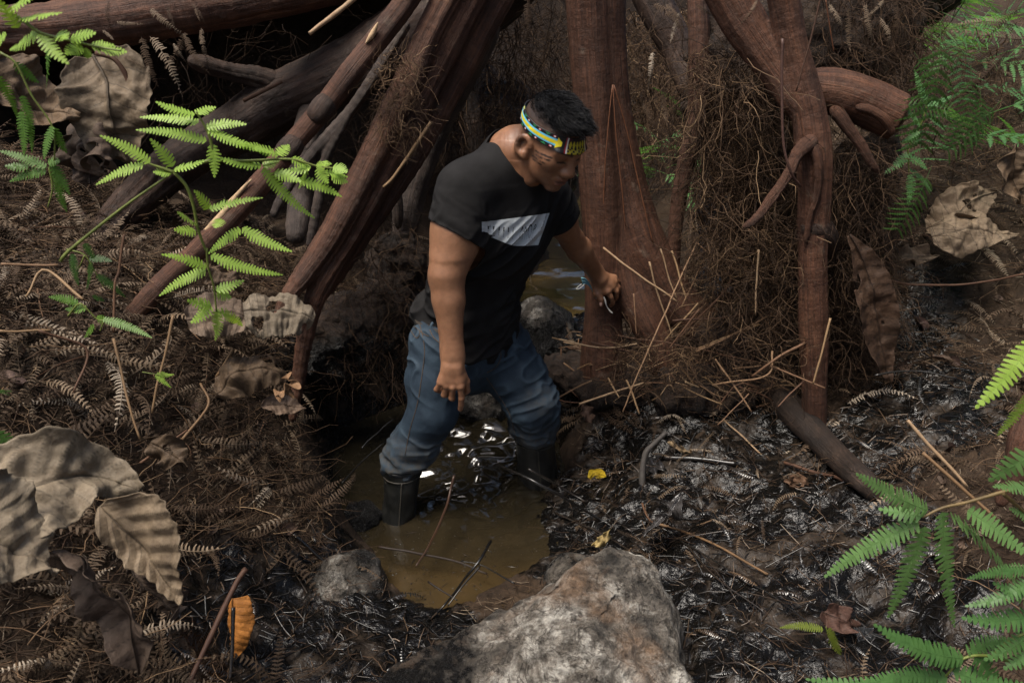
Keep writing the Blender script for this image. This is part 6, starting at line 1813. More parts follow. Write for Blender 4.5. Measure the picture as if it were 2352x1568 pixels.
def sheet(name, label, spine, side, W, prof, colr, mt=None, cup=0.2, wave=0.02, crump=0.012, veins=9, holes=0.0, nu=110, nv=52, twist=0.0, seed=0, cat='leaf', asym=1.0, group=None, sharp=0.35, veincol=0.6, stalk=None, edge=0.0, darkspots=0.3):
    """a leaf blade swept along a midrib: spine = picture points with distance, side = across direction (right, up, away)"""
    r = np.random.default_rng(seed + 100)
    W_ = np.array([wpt(q) for q in spine])
    C = catmull(W_, nu)
    T = np.gradient(C, axis=0); T /= np.linalg.norm(T, axis=1)[:, None]
    sides = np.array([side] if np.ndim(side[0]) == 0 else side, float)
    Sd = np.stack([np.interp(np.linspace(0, 1, nu), np.linspace(0, 1, len(sides)), sides[:, k]) for k in range(3)], 1) if len(sides) > 1 else np.repeat(sides, nu, 0)
    Sd = Sd[:, :1] * RGT + Sd[:, 1:2] * UPV + Sd[:, 2:3] * FWD
    Sd = Sd - T * (Sd * T).sum(1)[:, None]; Sd /= np.linalg.norm(Sd, axis=1)[:, None]
    Nn = np.cross(T, Sd)
    u = np.linspace(0, 1, nu)[:, None]; v = np.linspace(-1, 1, nv)[None, :]
    pu = np.interp(u[:, 0], np.linspace(0, 1, len(prof)), prof)
    # smooth the profile
    for _ in range(4): pu[1:-1] = (pu[:-2] + 2 * pu[1:-1] + pu[2:]) / 4
    w = W * pu[:, None] * np.where(v > 0, asym, 1.0) * (1 + edge * np.sin(u * 60 + v * 3) * np.abs(v) + 0.06 * np.interp(u[:, 0] * 11 % 1, [0, 0.5, 1], [0, 1, 0])[:, None] * (np.abs(v) > 0.85))
    P_ = C[:, None, :] + Sd[:, None, :] * (w * v)[..., None]
    q = P_.reshape(-1, 3)
    vein = np.abs(((u - sharp * np.abs(v) * W * pu[:, None] / max(np.linalg.norm(C[-1] - C[0]), 1e-3) + 2) * veins) % 1 - 0.5) * 2     # 1 on a vein
    ridge = (vein ** 6) * 0.5 + (1 - np.abs(np.sin(np.pi * vein / 2))) * -0.0
    zc = cup * W * pu[:, None] * (v ** 2 - 0.3) + 0.006 * np.exp(-(v / 0.05) ** 2)
    zc = zc + W * 0.09 * (0.5 - vein) * np.abs(v) ** 0.6 * (1 - np.abs(v) * 0.3)
    zc = zc + wave * np.sin(u * 17 + 3 * r.random() + v * 2) * np.abs(v) ** 1.5 + crump * 1.5 * fbm(q, 12, 3, seed=seed).reshape(nu, nv) + crump * 0.8 * (0.4 - np.abs(fbm(q, 26, 2, seed=seed + 4))).reshape(nu, nv)
    zc = zc + twist * v * W * (u - 0.5)
    P_ = P_ + Nn[:, None, :] * zc[..., None]
    col_ = np.tile(np.asarray(colr, float), (nu, nv, 1))
    mot = fbm(q, 9, 3, seed=seed + 9).reshape(nu, nv)
    col_ *= (1 + 0.35 * mot)[..., None]
    k_ = sstep(0.90, 0.98, vein) * 0.95 + np.exp(-(v / 0.03) ** 2) * 0.9
    col_ = col_ * (1 - veincol * np.clip(k_, 0, 1))[..., None]
    sp = fbm(q, 30, 2, seed=seed + 12).reshape(nu, nv)
    col_ = col_ * (1 - 0.6 * sstep(0.55, 0.8, sp) * darkspots)[..., None]
    hol = fbm(q, 16, 3, seed=seed + 21).reshape(nu, nv) + 0.35 * (np.abs(v) > 0.9) * vnoise(q, 40, 3).reshape(nu, nv)
    alive = hol < (0.92 - holes)
    idx = np.arange(nu * nv).reshape(nu, nv)
    F = np.stack([idx[:-1, :-1], idx[1:, :-1], idx[1:, 1:], idx[:-1, 1:]], -1).reshape(-1, 4)
    F = F[alive.ravel()[F].all(1)]
    us = np.unique(F); rm = -np.ones(nu * nv, int); rm[us] = np.arange(len(us))
    V = P_.reshape(-1, 3)[us]
    base = V[V[:, 2].argmin()].copy()
    root = thing(name, label, cat, tuple(base), group)
    bl = bpy.data.objects.new('blade', new_mesh('blade', rebase(V, base), rm[F], mt or DRYLEAF, cols=np.clip(col_.reshape(-1, 3)[us], 0, 1)))
    COL.objects.link(bl); bl.parent = root
    md_ = bl.modifiers.new('thick', 'SOLIDIFY'); md_.thickness = 0.0012
    mid = P_[:, nv // 2]
    ext = mid if stalk is None else np.vstack([np.array([wpt(s_) for s_ in stalk]), mid])
    tv_, tf_, _ = tube(catmull(ext[::3], 40), np.linspace(0.0035, 0.001, 40) * min(1.2, W / 0.09), 6)
    mr = bpy.data.objects.new('midrib', new_mesh('midrib', rebase(tv_, base), tf_, mt or DRYLEAF, cols=np.tile(np.asarray(colr) * 0.45, (len(tv_), 1))))
    COL.objects.link(mr); mr.parent = root
    return root
TAN, PALE, BRN, DRK = (0.165, 0.127, 0.085), (0.20, 0.165, 0.118), (0.12, 0.082, 0.050), (0.075, 0.055, 0.042)
OV = [0.05, 0.55, 0.85, 1.0, 0.98, 0.85, 0.6, 0.32, 0.03]
HRT = [0.35, 0.85, 1.0, 0.98, 0.88, 0.72, 0.52, 0.28, 0.03]
# big crumpled leaves at the lower left
sheet('dead_leaf', 'huge crumpled tan dead leaf arching over the litter at the lower left bank', [(-120, 1270, 1.05), (0, 1172, 1.10), (110, 1108, 1.15), (220, 1085, 1.20), (318, 1130, 1.22)], [(0.45, -0.85, -0.35), (0.35, -0.9, -0.4), (0.15, -0.95, -0.3)], 0.085, [0.9, 1, 1.1, 1.1, 1.0, 0.85, 0.6, 0.4, 0.1], PALE, cup=-0.35, wave=0.014, crump=0.014, veins=9, holes=0.04, seed=1, sharp=0.6)
sheet('dead_leaf', 'pointed tan dead leaf folded to a sharp tip, hanging below the huge crumpled leaf', [(225, 1165, 1.10), (280, 1220, 1.09), (345, 1300, 1.07), (418, 1382, 1.06)], [(-0.62, -0.75, 0.15), (-0.65, -0.7, 0.2)], 0.100, [0.25, 0.7, 1.0, 1.05, 0.95, 0.75, 0.5, 0.25, 0.02], TAN, cup=-0.25, wave=0.006, crump=0.008, veins=7, holes=0.0, seed=2, asym=0.25, sharp=0.5)
sheet('dead_leaf', 'pale crumpled dead leaf below the huge one at the lower left', [(-90, 1180, 1.00), (-10, 1230, 1.01), (60, 1270, 1.02), (128, 1318, 1.03)], [(0.5, -0.8, -0.2)], 0.085, [0.9, 1.1, 1.1, 1.0, 0.9, 0.75, 0.5, 0.25, 0.03], PALE, cup=-0.3, wave=0.010, crump=0.012, veins=6, holes=0.05, seed=3)
sheet('dead_leaf', 'dark brown dead leaf drooping beneath the pointed tan leaf', [(120, 1270, 1.09), (200, 1320, 1.09), (280, 1420, 1.08), (325, 1540, 1.08)], [(0.8, -0.25, -0.2), (0.9, 0.2, -0.1)], 0.058, [0.6, 0.9, 1.0, 1.0, 1.0, 0.9, 0.7, 0.4, 0.05], (0.115, 0.083, 0.062), cup=0.5, wave=0.008, crump=0.010, veins=8, holes=0.05, seed=4)
sheet('dead_leaf', 'shaded brown leaf fold behind the pointed tan leaf', [(300, 1290, 1.14), (350, 1350, 1.13), (400, 1420, 1.12)], [(0.75, -0.5, -0.2)], 0.05, OV, DRK, cup=-0.3, crump=0.01, seed=5)
# upper left
sheet('dead_leaf', 'tall tan dead leaf hanging upright before the black hollow', [(205, 118, 2.02), (240, 185, 1.98), (250, 260, 1.95), (270, 330, 1.95), (305, 378, 1.98)], [(1, 0.12, 0.1), (1, 0.2, 0.2), (0.95, 0.3, 0.1)], 0.098, [0.35, 0.8, 1.0, 1.0, 0.95, 0.85, 0.68, 0.42, 0.05], TAN, cup=0.25, wave=0.010, crump=0.012, veins=7, holes=0.1, seed=6, sharp=0.5)
sheet('dead_leaf', 'brown dead leaf sagging left of the tall upright leaf', [(-30, 150, 1.85), (40, 205, 1.87), (110, 250, 1.90), (185, 275, 1.92)], [(0.35, -0.9, -0.1)], 0.085, HRT, BRN, cup=-0.4, wave=0.012, crump=0.014, veins=7, holes=0.1, seed=7)
sheet('dead_leaf', 'dark curled dead leaf under the tall upright leaf', [(155, 365, 1.95), (200, 320, 1.94), (240, 330, 1.94), (275, 400, 1.95)], [(0.5, -0.8, -0.2)], 0.075, HRT, (0.105, 0.075, 0.055), cup=0.5, wave=0.012, crump=0.016, veins=7, holes=0.08, seed=8)
sheet('dead_leaf', 'dark folded leaf piece hanging lowest under the tall upright leaf', [(190, 300, 1.97), (195, 350, 1.96), (215, 425, 1.96)], [(0.9, -0.3, 0.1)], 0.06, OV, (0.085, 0.06, 0.045), cup=0.6, crump=0.015, seed=9, holes=0.08)
# middle left, ruffled
sheet('dead_leaf', 'ruffled pale dead leaf at the foot of the root bundle', [(560, 720, 2.10), (610, 715, 2.12), (665, 715, 2.14), (722, 735, 2.16)], [(0.1, -0.9, -0.4)], 0.062, [0.6, 0.9, 1.0, 1.0, 1.0, 0.95, 0.9, 0.7, 0.2], PALE, cup=0.3, wave=0.012, crump=0.013, veins=10, holes=0.08, seed=10, sharp=0.0, asym=1.2)
sheet('dead_leaf', 'ruffled brown dead leaf beside the ruffled pale one', [(428, 735, 2.05), (480, 722, 2.07), (530, 722, 2.08), (580, 738, 2.10)], [(0.1, -0.95, -0.3)], 0.065, [0.4, 0.9, 1.0, 1.0, 1.0, 0.95, 0.9, 0.7, 0.3], (0.21, 0.155, 0.11), cup=0.35, wave=0.012, crump=0.016, veins=9, holes=0.12, seed=11, sharp=0.0)
sheet('dead_leaf', 'curled brown dead leaf with raised rim lower on the left bank', [(500, 905, 2.02), (540, 865, 2.05), (600, 850, 2.08), (660, 870, 2.10)], [(0.3, -0.9, -0.35)], 0.058, [0.3, 0.8, 1.0, 1.0, 0.95, 0.9, 0.8, 0.6, 0.2], BRN, cup=0.5, wave=0.010, crump=0.014, veins=8, holes=0.05, seed=12)
sheet('dead_leaf', 'flat crinkled brown leaf lying below the curled leaf', [(600, 930, 2.05), (640, 925, 2.07), (705, 935, 2.10)], [(0.1, -0.9, -0.5)], 0.036, OV, (0.17, 0.12, 0.085), cup=-0.2, wave=0.006, crump=0.010, veins=8, seed=13)
sheet('dead_leaf', 'small orange-brown leaf curled into a hook on the left bank', [(630, 905, 2.02), (655, 895, 2.03), (672, 880, 2.05), (655, 862, 2.06)], [(0.5, 0.6, -0.6)], 0.018, OV, (0.27, 0.16, 0.085), cup=0.6, crump=0.003, seed=14)
sheet('dead_leaf', 'dark dead leaf on the litter behind the leaning pole', [(480, 610, 2.2), (520, 640, 2.2), (560, 660, 2.2)], [(0.4, -0.8, -0.3)], 0.05, OV, BRN, cup=0.4, crump=0.012, seed=15, holes=0.1)
sheet('dead_leaf', 'brown dead leaf half buried beside the huge crumpled leaf', [(350, 1010, 1.75), (390, 1040, 1.72), (430, 1075, 1.70)], [(0.6, -0.7, -0.3)], 0.04, OV, BRN, cup=0.3, crump=0.010, seed=16)
# single coloured leaves
sheet('orange_leaf', 'orange dead leaf folded lengthwise, standing in the black mud', [(538, 1372, 1.56), (545, 1420, 1.54), (545, 1465, 1.52), (538, 1518, 1.50)], [(0.95, 0.1, -0.35)], 0.038, [0.75, 0.95, 1.0, 1.0, 0.95, 0.8, 0.6, 0.35, 0.05], (0.42, 0.17, 0.035), cup=-0.7, wave=0.003, crump=0.004, veins=9, seed=17, darkspots=0.2)
sheet('yellow_leaf', 'small bright yellow leaf on the mud beside the left boot', [(1352, 1104), (1368, 1092), (1392, 1100)], [(0.3, 0.9, 0.5)], 0.019, [0.2, 0.7, 1, 1, 1, 0.9, 0.7, 0.4, 0.05], (0.50, 0.36, 0.02), cup=-0.3, wave=0.002, crump=0.002, veins=7, seed=18, nu=30, nv=20, darkspots=0.5)
sheet('wet_leaf', 'large shiny black-wet leaf lying on the mud right of the boulder', [(1566, 1135, 2.12), (1545, 1165, 2.08), (1515, 1195, 2.05), (1480, 1232, 2.0)], [(0.75, 0.6, 0.3)], 0.048, [0.03, 0.35, 0.7, 0.95, 1.0, 0.95, 0.85, 0.6, 0.2], (0.05, 0.048, 0.048), WETLEAF, cup=0.1, wave=0.003, crump=0.004, veins=7, seed=19)
sheet('wet_leaf', 'smaller shiny dark leaf above the large black-wet leaf', [(1478, 1070), (1500, 1075), (1530, 1085)], [(0.2, 0.9, 0.5)], 0.028, OV, (0.055, 0.052, 0.052), WETLEAF, cup=0.3, crump=0.004, seed=20, nu=36, nv=24)
sheet('wet_leaf', 'round grey wet leaf at the foot of the right green fern', [(1968, 1462, 1.6), (1990, 1465, 1.6), (2018, 1470, 1.6)], [(0.1, 0.9, 0.4)], 0.026, [0.5, 0.9, 1, 1, 1, 0.95, 0.85, 0.6, 0.2], (0.05, 0.055, 0.062), WETLEAF, cup=-0.1, crump=0.002, seed=21, nu=36, nv=24)
sheet('dead_leaf', 'dark red-brown crumpled leaf beside the round grey wet leaf', [(1890, 1405, 1.62), (1920, 1420, 1.6), (1960, 1440, 1.6)], [(0.2, 0.9, 0.4)], 0.036, OV, (0.075, 0.04, 0.03), cup=0.5, crump=0.009, seed=22, nu=40, nv=26)
sheet('dead_leaf', 'pale tan strip of leaf on the mud above the thick dark stick', [(1540, 1020), (1560, 1038), (1590, 1046)], [(0.1, 0.9, 0.5)], 0.010, [0.3, 1, 0.8, 0.6, 0.6, 0.8, 1, 0.6, 0.1], (0.34, 0.25, 0.15), cup=0.4, crump=0.003, seed=23, nu=30, nv=14)
sheet('dead_leaf', 'small tan leaf curled on the mud under the stick heap', [(1652, 908), (1675, 912), (1700, 920)], [(0.1, 0.9, 0.5)], 0.014, OV, (0.30, 0.21, 0.13), cup=0.5, crump=0.004, seed=24, nu=30, nv=16)
sheet('dead_leaf', 'crumpled brown leaf scrap on the oily mud', [(1812, 1120), (1830, 1112), (1855, 1118)], [(0.1, 0.9, 0.4)], 0.022, [0.6, 1, 1, 1, 1, 1, 0.8, 0.6, 0.3], (0.14, 0.082, 0.05), cup=0.4, crump=0.012, seed=25, nu=30, nv=20)
sheet('dead_leaf', 'yellowish leaf scrap wedged behind the boulder', [(1362, 1252, 1.85), (1385, 1240, 1.85), (1402, 1215, 1.86)], [(0.5, -0.6, -0.3)], 0.014, OV, (0.27, 0.21, 0.09), cup=0.5, crump=0.003, seed=26, nu=30, nv=14)
sheet('dead_leaf', 'thin brown leaf hanging from the mud below the left knee of the man', [(1340, 925, 2.6), (1350, 950, 2.58), (1362, 975, 2.56)], [(0.9, -0.2, 0.1)], 0.022, OV, (0.10, 0.062, 0.045), cup=0.4, crump=0.005, seed=27, nu=30, nv=16)
# right side
sheet('dead_leaf', 'long upright brown leaf standing beside the dark root mass', [(1950, 540, 2.50), (1990, 620, 2.48), (2015, 730, 2.46), (2030, 820, 2.45), (2045, 880, 2.44)], [(1, 0.25, 0.15), (1, 0.1, 0.1)], 0.068, [0.12, 0.5, 0.8, 0.95, 1.0, 0.92, 0.75, 0.45, 0.06], (0.06, 0.034, 0.02), cup=0.35, wave=0.004, crump=0.006, veins=9, seed=28)  # blade colour darkened to carry the shadow it stands in
sheet('dead_leaf', 'broad tan dead leaf lying on the right bank, uppermost', [(2150, 545, 2.90), (2200, 490, 2.95), (2245, 455, 3.0), (2290, 440, 3.05)], [(0.6, 0.7, 0.3)], 0.10, HRT, (0.24, 0.18, 0.125), cup=0.3, wave=0.012, crump=0.016, veins=7, holes=0.1, seed=29, sharp=0.5)
sheet('dead_leaf', 'broad tan dead leaf lying below the uppermost one on the right bank', [(2140, 545, 2.80), (2200, 535, 2.80), (2270, 530, 2.80), (2340, 540, 2.8)], [(0.1, -0.8, -0.4)], 0.080, HRT, (0.21, 0.16, 0.11), cup=0.3, wave=0.012, crump=0.016, veins=8, holes=0.12, seed=30)
sheet('dead_leaf', 'brown dead leaf drooping at the far edge of the right bank', [(2335, 330, 2.6), (2330, 400, 2.6), (2345, 470, 2.6)], [(1, 0, 0.2)], 0.06, OV, BRN, cup=0.3, crump=0.012, seed=31)
sheet('dead_leaf', 'dark dead leaf in the litter under the broad tan leaves', [(2060, 600, 2.7), (2100, 585, 2.72), (2150, 590, 2.75)], [(0.1, 0.8, 0.4)], 0.04, OV, (0.12, 0.088, 0.06), cup=0.3, crump=0.012, seed=32, nu=40, nv=26)
# small leaf scraps in the litter
for i in range(70):
    p, v = place(1, (-1.7, -0.5), (1.15, 2.9), leftb, 0.6)[0] if i % 2 else place(1, (0.9, 2.3), (1.5, 3.6), lambda x, y, p: x > 1850 and y > 450, 0.8)[0]
    R_ = rand_basis(rl, gnorm(p[0], p[1]), 0.5)
    L, w = rl.uniform(0.03, 0.075), rl.uniform(0.010, 0.024)
    u, vv_ = np.linspace(0, 1, 8), np.linspace(-1, 1, 5)
    G = np.array([[(L * (a - 0.5), w * b_ * math.sin(math.pi * (0.08 + 0.87 * a)) ** 0.7, w * (b_ * b_ - 0.4) * 0.9 * rl.uniform(0.8, 1.2) + 0.006 * math.sin(a * 5 + i)) for b_ in vv_] for a in u]).reshape(-1, 3)
    ix = np.arange(40).reshape(8, 5)
    F = np.stack([ix[:-1, :-1], ix[1:, :-1], ix[1:, 1:], ix[:-1, 1:]], -1).reshape(-1, 4)
    cl = np.array(DRK) * rl.uniform(1.0, 2.6) * V3(1, rl.uniform(0.85, 1), rl.uniform(0.8, 1))
    V = G @ R_ + p + V3(0, 0, 0.012)
    thing_mesh('leaf_scrap', V, F, DRYLEAF, ('small ' if L < 0.05 else 'larger ') + 'curled scrap of dead leaf ' + near(p), 'leaf', 'leaf scraps on the ' + ('left' if i % 2 else 'right') + ' bank', cols=np.tile(cl, (len(V), 1)))

# ================================================================== living ferns
def m_green(name, c0, c1, tr=0.35):
    m, nt, b = mat(name)
    n = noise(nt, 30, 4, 0.6, geo_pos(nt))
    f = mathn(nt, 'ADD', mathn(nt, 'MULTIPLY', n, 0.7), mathn(nt, 'MULTIPLY', objrand(nt), 0.35), True)
    c = ramp(nt, f, [(0.25, c0), (0.8, c1)])
    nt.links.new(c, b.inputs['Base Color'])
    b.inputs['Roughness'].default_value = 0.45
    b.inputs['Specular IOR Level'].default_value = 0.4
    out = nt.nodes['Material Output']
    t = nt.nodes.new('ShaderNodeBsdfTranslucent')
    nt.links.new(mix(nt, 1.0, c, (1.3, 1.25, 0.5), 'MULTIPLY'), t.inputs['Color'])
    ms = nt.nodes.new('ShaderNodeMixShader'); ms.inputs[0].default_value = tr
    nt.links.new(b.outputs[0], ms.inputs[1]); nt.links.new(t.outputs[0], ms.inputs[2])
    nt.links.new(ms.outputs[0], out.inputs['Surface'])
    return m
LIME = m_green('young_fern', (0.26, 0.42, 0.055), (0.38, 0.55, 0.10))
GREEN = m_green('green_fern', (0.12, 0.24, 0.07), (0.19, 0.34, 0.11))
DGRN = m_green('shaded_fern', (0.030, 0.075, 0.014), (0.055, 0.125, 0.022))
BGGRN = m_green('far_fern', (0.08, 0.22, 0.09), (0.20, 0.42, 0.14), 0.5)
STEMG = m_plain('fern_stem', (0.14, 0.17, 0.035), 0.5, 0.4, 60, 0.3, 0.1)
STEMB = m_plain('fern_stem_brown', (0.16, 0.11, 0.045), 0.5, 0.4, 60, 0.3, 0.1)

def pinna(A, B, W, nrm, bow=0.06, droop=0.0, gap=0.86, seed=0, n=None):
    """comb-edged leaflet from A to B; blade faces nrm; returns quads"""
    r = np.random.default_rng(seed)
    L = np.linalg.norm(B - A)
    T0 = unit(B - A); S0 = unit(np.cross(nrm, T0)); N0 = np.cross(T0, S0)
    n = n or int(np.clip(L / (W * 0.20), 8, 26))
    s = np.linspace(0, 1, 2 * n + 1)
    bend = bow * L * np.sin(np.pi * s)
    C = A + np.outer(s * L, T0) + np.outer(bend, S0) - np.outer(droop * L * s ** 2, N0) + np.outer(droop * L * s, N0) 
    Vs, Fs, k = [], [], 0
    tt = np.gradient(C, axis=0); tt /= np.linalg.norm(tt, axis=1)[:, None]
    for sg in (-1, 1):
        for i in range(n):
            a = (i + 0.5) / n
            w = W * 0.5 * min(1.0, 0.55 + 2.2 * a) * (1 - a ** 1.7) ** 0.75 + W * 0.02
            w *= r.uniform(0.93, 1.06)
            c0, c1 = C[2 * i], C[min(2 * i + 2, 2 * n)]
            cm = c0 + (c1 - c0) * gap
            t = tt[2 * i + 1]; sd_ = unit(np.cross(nrm, t)) * sg
            nn = unit(np.cross(t, unit(np.cross(nrm, t))))
            d = sd_ * 0.93 + t * 0.36
            lift = nn * w * r.uniform(-0.10, 0.16)
            fold = -nn * w * 0.18
            h = (cm - c0)
            p0, p1 = c0, c1
            q0, q1 = c0 + d * w * 0.40 + h * 0.02 + lift * 0.6, c0 + d * w * 0.40 + h * 0.98 + lift * 0.6
            e0, e1 = c0 + d * w * 1.02 + h * 0.20 + fold * 0.6 + lift, c0 + d * w * 1.02 + h * 0.62 + fold * 0.6 + lift
            Vs += [p0, p1, q0, q1, e0, e1]
            f = [(k, k + 1, k + 3, k + 2), (k + 2, k + 3, k + 5, k + 4)]
            if sg < 0: f = [x[::-1] for x in f]
            Fs += f; k += 6
    V = np.array(Vs); F = np.array(Fs)
    tv_, tf_, _ = tube(C[::2], np.linspace(0.02, 0.006, len(C[::2])) * W * 0.9, 4, cap=False)
    return join([(V, F), (tv_, tf_)])

def fern(label, stems, leaflets, Yf, mt, widthP, stem_r=4.5, stem_mat=None, cat='fern', seed=0, face=(0.05, 0.42, -0.9), bow=0.05, group=None, jit=0.02):
    """stems and leaflets by picture point; Yf(x, y) gives the distance"""
    r = np.random.default_rng(seed)
    base = at(stems[0][0][0], stems[0][0][1], Yf(*stems[0][0][:2]))
    root = thing('fern', label, cat, tuple(base), group)
    for st in stems:
        C = catmull(np.array([at(x, y, Yf(x, y)) for x, y in st]), 6 * len(st))
        rr0 = P2m(stem_r, C[0, 1], C[0, 2])
        V_, F_, _ = tube(C, np.linspace(rr0, rr0 * 0.5, len(C)), 7)
        o = bpy.data.objects.new('stem', new_mesh('stem', rebase(V_, base), F_, stem_mat or STEMG)); COL.objects.link(o); o.parent = root
    fn = unit(RGT * face[0] + UPV * face[1] + FWD * face[2])
    for i, q in enumerate(leaflets):
        (x0, y0), (x1, y1) = q[:2]
        wp = q[2] if len(q) > 2 else widthP
        Y0 = Yf(x0, y0); Y1 = Yf(x1, y1) + r.normal() * jit
        A, B = at(x0, y0, Y0), at(x1, y1, Y1)
        nrm = unit(fn + r.normal(size=3) * 0.16)
        if abs(unit(B - A) @ nrm) > 0.9: nrm = unit(nrm - FWD * 0.8)
        V_, F_ = pinna(A, B, P2m(wp, Y0, A[2]), nrm, bow * r.choice([-1, 1]) * r.uniform(0.4, 1.4), r.uniform(0.0, 0.10), seed=seed * 50 + i)
        o = bpy.data.objects.new('leaflet', new_mesh('leaflet', rebase(V_, base), F_, mt, smooth=False)); COL.objects.link(o); o.parent = root
    return root
def c3(*a): return [((x0 * .3662, y0 * .3662), (x1 * .3662, y1 * .3662)) for x0, y0, x1, y1 in a]
def c4(*a): return [((x0 * .3478, 516.8 + y0 * .3478), (x1 * .3478, 516.8 + y1 * .3478)) for x0, y0, x1, y1 in a]
def c7(*a): return [((x0 * .4142 + 1493, y0 * .4142 + 918.7), (x1 * .4142 + 1493, y1 * .4142 + 918.7)) for x0, y0, x1, y1 in a]
def s3(*a): return [(x * .3662, y * .3662) for x, y in a]
def s4(*a): return [(x * .3478, 516.8 + y * .3478) for x, y in a]
def s7(*a): return [(x * .4142 + 1493, y * .4142 + 918.7) for x, y in a]
# the bright young fern at the left
fern('bright lime-green young fern spreading over the left bank', [
        s3((380, 1640), (440, 1568), (760, 1310), (1000, 1140), (1090, 1080)), s3((1090, 1080), (1170, 1170), (1215, 1300), (1240, 1430), (1290, 1568)) + s4((1365, 150), (1375, 280), (1410, 400), (1430, 570))[0:],
        s3((1090, 1080), (1200, 1040), (1340, 1005), (1500, 1010), (1640, 1005), (1830, 1000), (2000, 1045), (2160, 1060)), s3((1335, 1000), (1330, 920), (1300, 820), (1230, 700)), s3((1090, 1080), (1000, 1050), (900, 1015))],
     c3((940, 1020, 625, 850), (900, 1030, 600, 1160), (1085, 1045, 940, 870), (1090, 1065, 1300, 1000), (1075, 1085, 960, 1080), (1245, 770, 875, 735), (1295, 885, 850, 815), (1222, 720, 975, 637), (1228, 715, 1355, 672), (1290, 800, 1548, 780), (1328, 905, 1345, 1115), (1305, 815, 1720, 960),
        (1640, 1040, 1360, 985), (1650, 1055, 1975, 1370), (1650, 1045, 1760, 1000), (1745, 975, 1480, 902), (1740, 970, 1812, 908), (1830, 990, 1950, 1050), (1950, 1050, 1765, 1075), (1930, 1060, 1870, 1182), (1870, 1130, 2145, 1235), (1720, 1080, 1890, 1140), (2040, 1050, 1985, 1035), (2032, 1045, 2050, 1008), (2090, 1045, 2178, 1082),
        (2040, 1080, 2182, 1112), (2080, 1100, 2182, 1142), (2000, 1050, 2060, 1150), (1310, 1310, 1215, 1195), (1312, 1310, 1650, 1240), (1225, 1400, 1110, 1330), (1230, 1450, 1090, 1440), (1380, 1370, 1350, 1430)) +
     c4((1600, 20, 1930, 175), (1590, 30, 1375, 190), (1365, 280, 1065, 195), (1360, 300, 1050, 468), (1392, 200, 1870, 330), (1425, 430, 1612, 365), (1430, 440, 1530, 478), (1395, 530, 1235, 495), (1392, 530, 1258, 645), (1435, 570, 1602, 668), (1430, 570, 1420, 762)),
     lambda x, y: 1.42 + 0.00018 * (x - 400), LIME, 35, 4.2, seed=1)
fern('small bright green fern low on the left bank litter', [s4((450, 600), (520, 520), (570, 550), (640, 620), (690, 630)), s4((690, 630), (660, 700))],
     c4((515, 520, 320, 475), (570, 550, 430, 552), (680, 620, 1005, 745), (620, 660, 555, 742), (690, 625, 640, 600)), lambda x, y: 1.72, m_green('mid_fern', (0.09, 0.19, 0.025), (0.15, 0.28, 0.045)), 26, 2.5, seed=2)
fern('tiny green fern sprig in the left bank litter', [s4((940, 970), (1030, 985)), s4((1030, 985), (1060, 990))], c4((1035, 985, 1150, 985), (1030, 985, 1132, 1072)), lambda x, y: 1.80, LIME, 18, 1.6, seed=3)
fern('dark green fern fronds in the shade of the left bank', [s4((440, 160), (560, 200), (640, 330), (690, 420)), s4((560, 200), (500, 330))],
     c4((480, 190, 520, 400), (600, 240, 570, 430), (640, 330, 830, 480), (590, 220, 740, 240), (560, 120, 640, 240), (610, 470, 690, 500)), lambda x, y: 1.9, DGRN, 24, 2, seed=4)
fern('green fern cluster at the upper left corner, leaflets in soft focus', [s3((-60, 30), (0, 60), (130, 120), (250, 205), (420, 250), (600, 292), (760, 320))],
     c3((120, 175, -10, -10), (130, 118, 392, 80), (240, 200, 60, 312), (250, 210, 432, 405), (360, 215, 425, 245), (440, 250, 602, 208), (520, 295, 412, 342), (540, 300, 552, 368), (570, 292, 715, 283), (640, 315, 797, 328), (60, 60, 230, -30), (40, 220, -60, 300)),
     lambda x, y: 1.12, LIME, 42, 4.5, seed=5)
fern('shaded green fern hanging along the left edge', [s3((0, 330), (100, 400), (200, 600), (330, 800), (340, 1000), (310, 1050)), s3((310, 1050), (330, 1180), (300, 1300))],
     c3((90, 395, 245, 520), (-20, 480, 105, 735), (140, 600, 200, 960), (330, 790, 275, 1000), (340, 800, 420, 960), (290, 1050, -10, 945), (320, 1030, 437, 1222), (300, 1020, 375, 1015), (290, 1070, 60, 1140), (350, 1060, 420, 1330), (300, 300, 290, 560), (130, 700, 150, 980), (180, 1040, 30, 1040)),
     lambda x, y: 1.35, m_green('edge_fern', (0.06, 0.14, 0.02), (0.12, 0.24, 0.04)), 30, 3, seed=6)
fern('dark green fern tip at the left edge above the huge crumpled leaf', [s4((-60, 1340), (0, 1380))], c4((-20, 1360, 165, 1525), (-20, 1100, 60, 1090)), lambda x, y: 1.3, DGRN, 42, 3, seed=7)
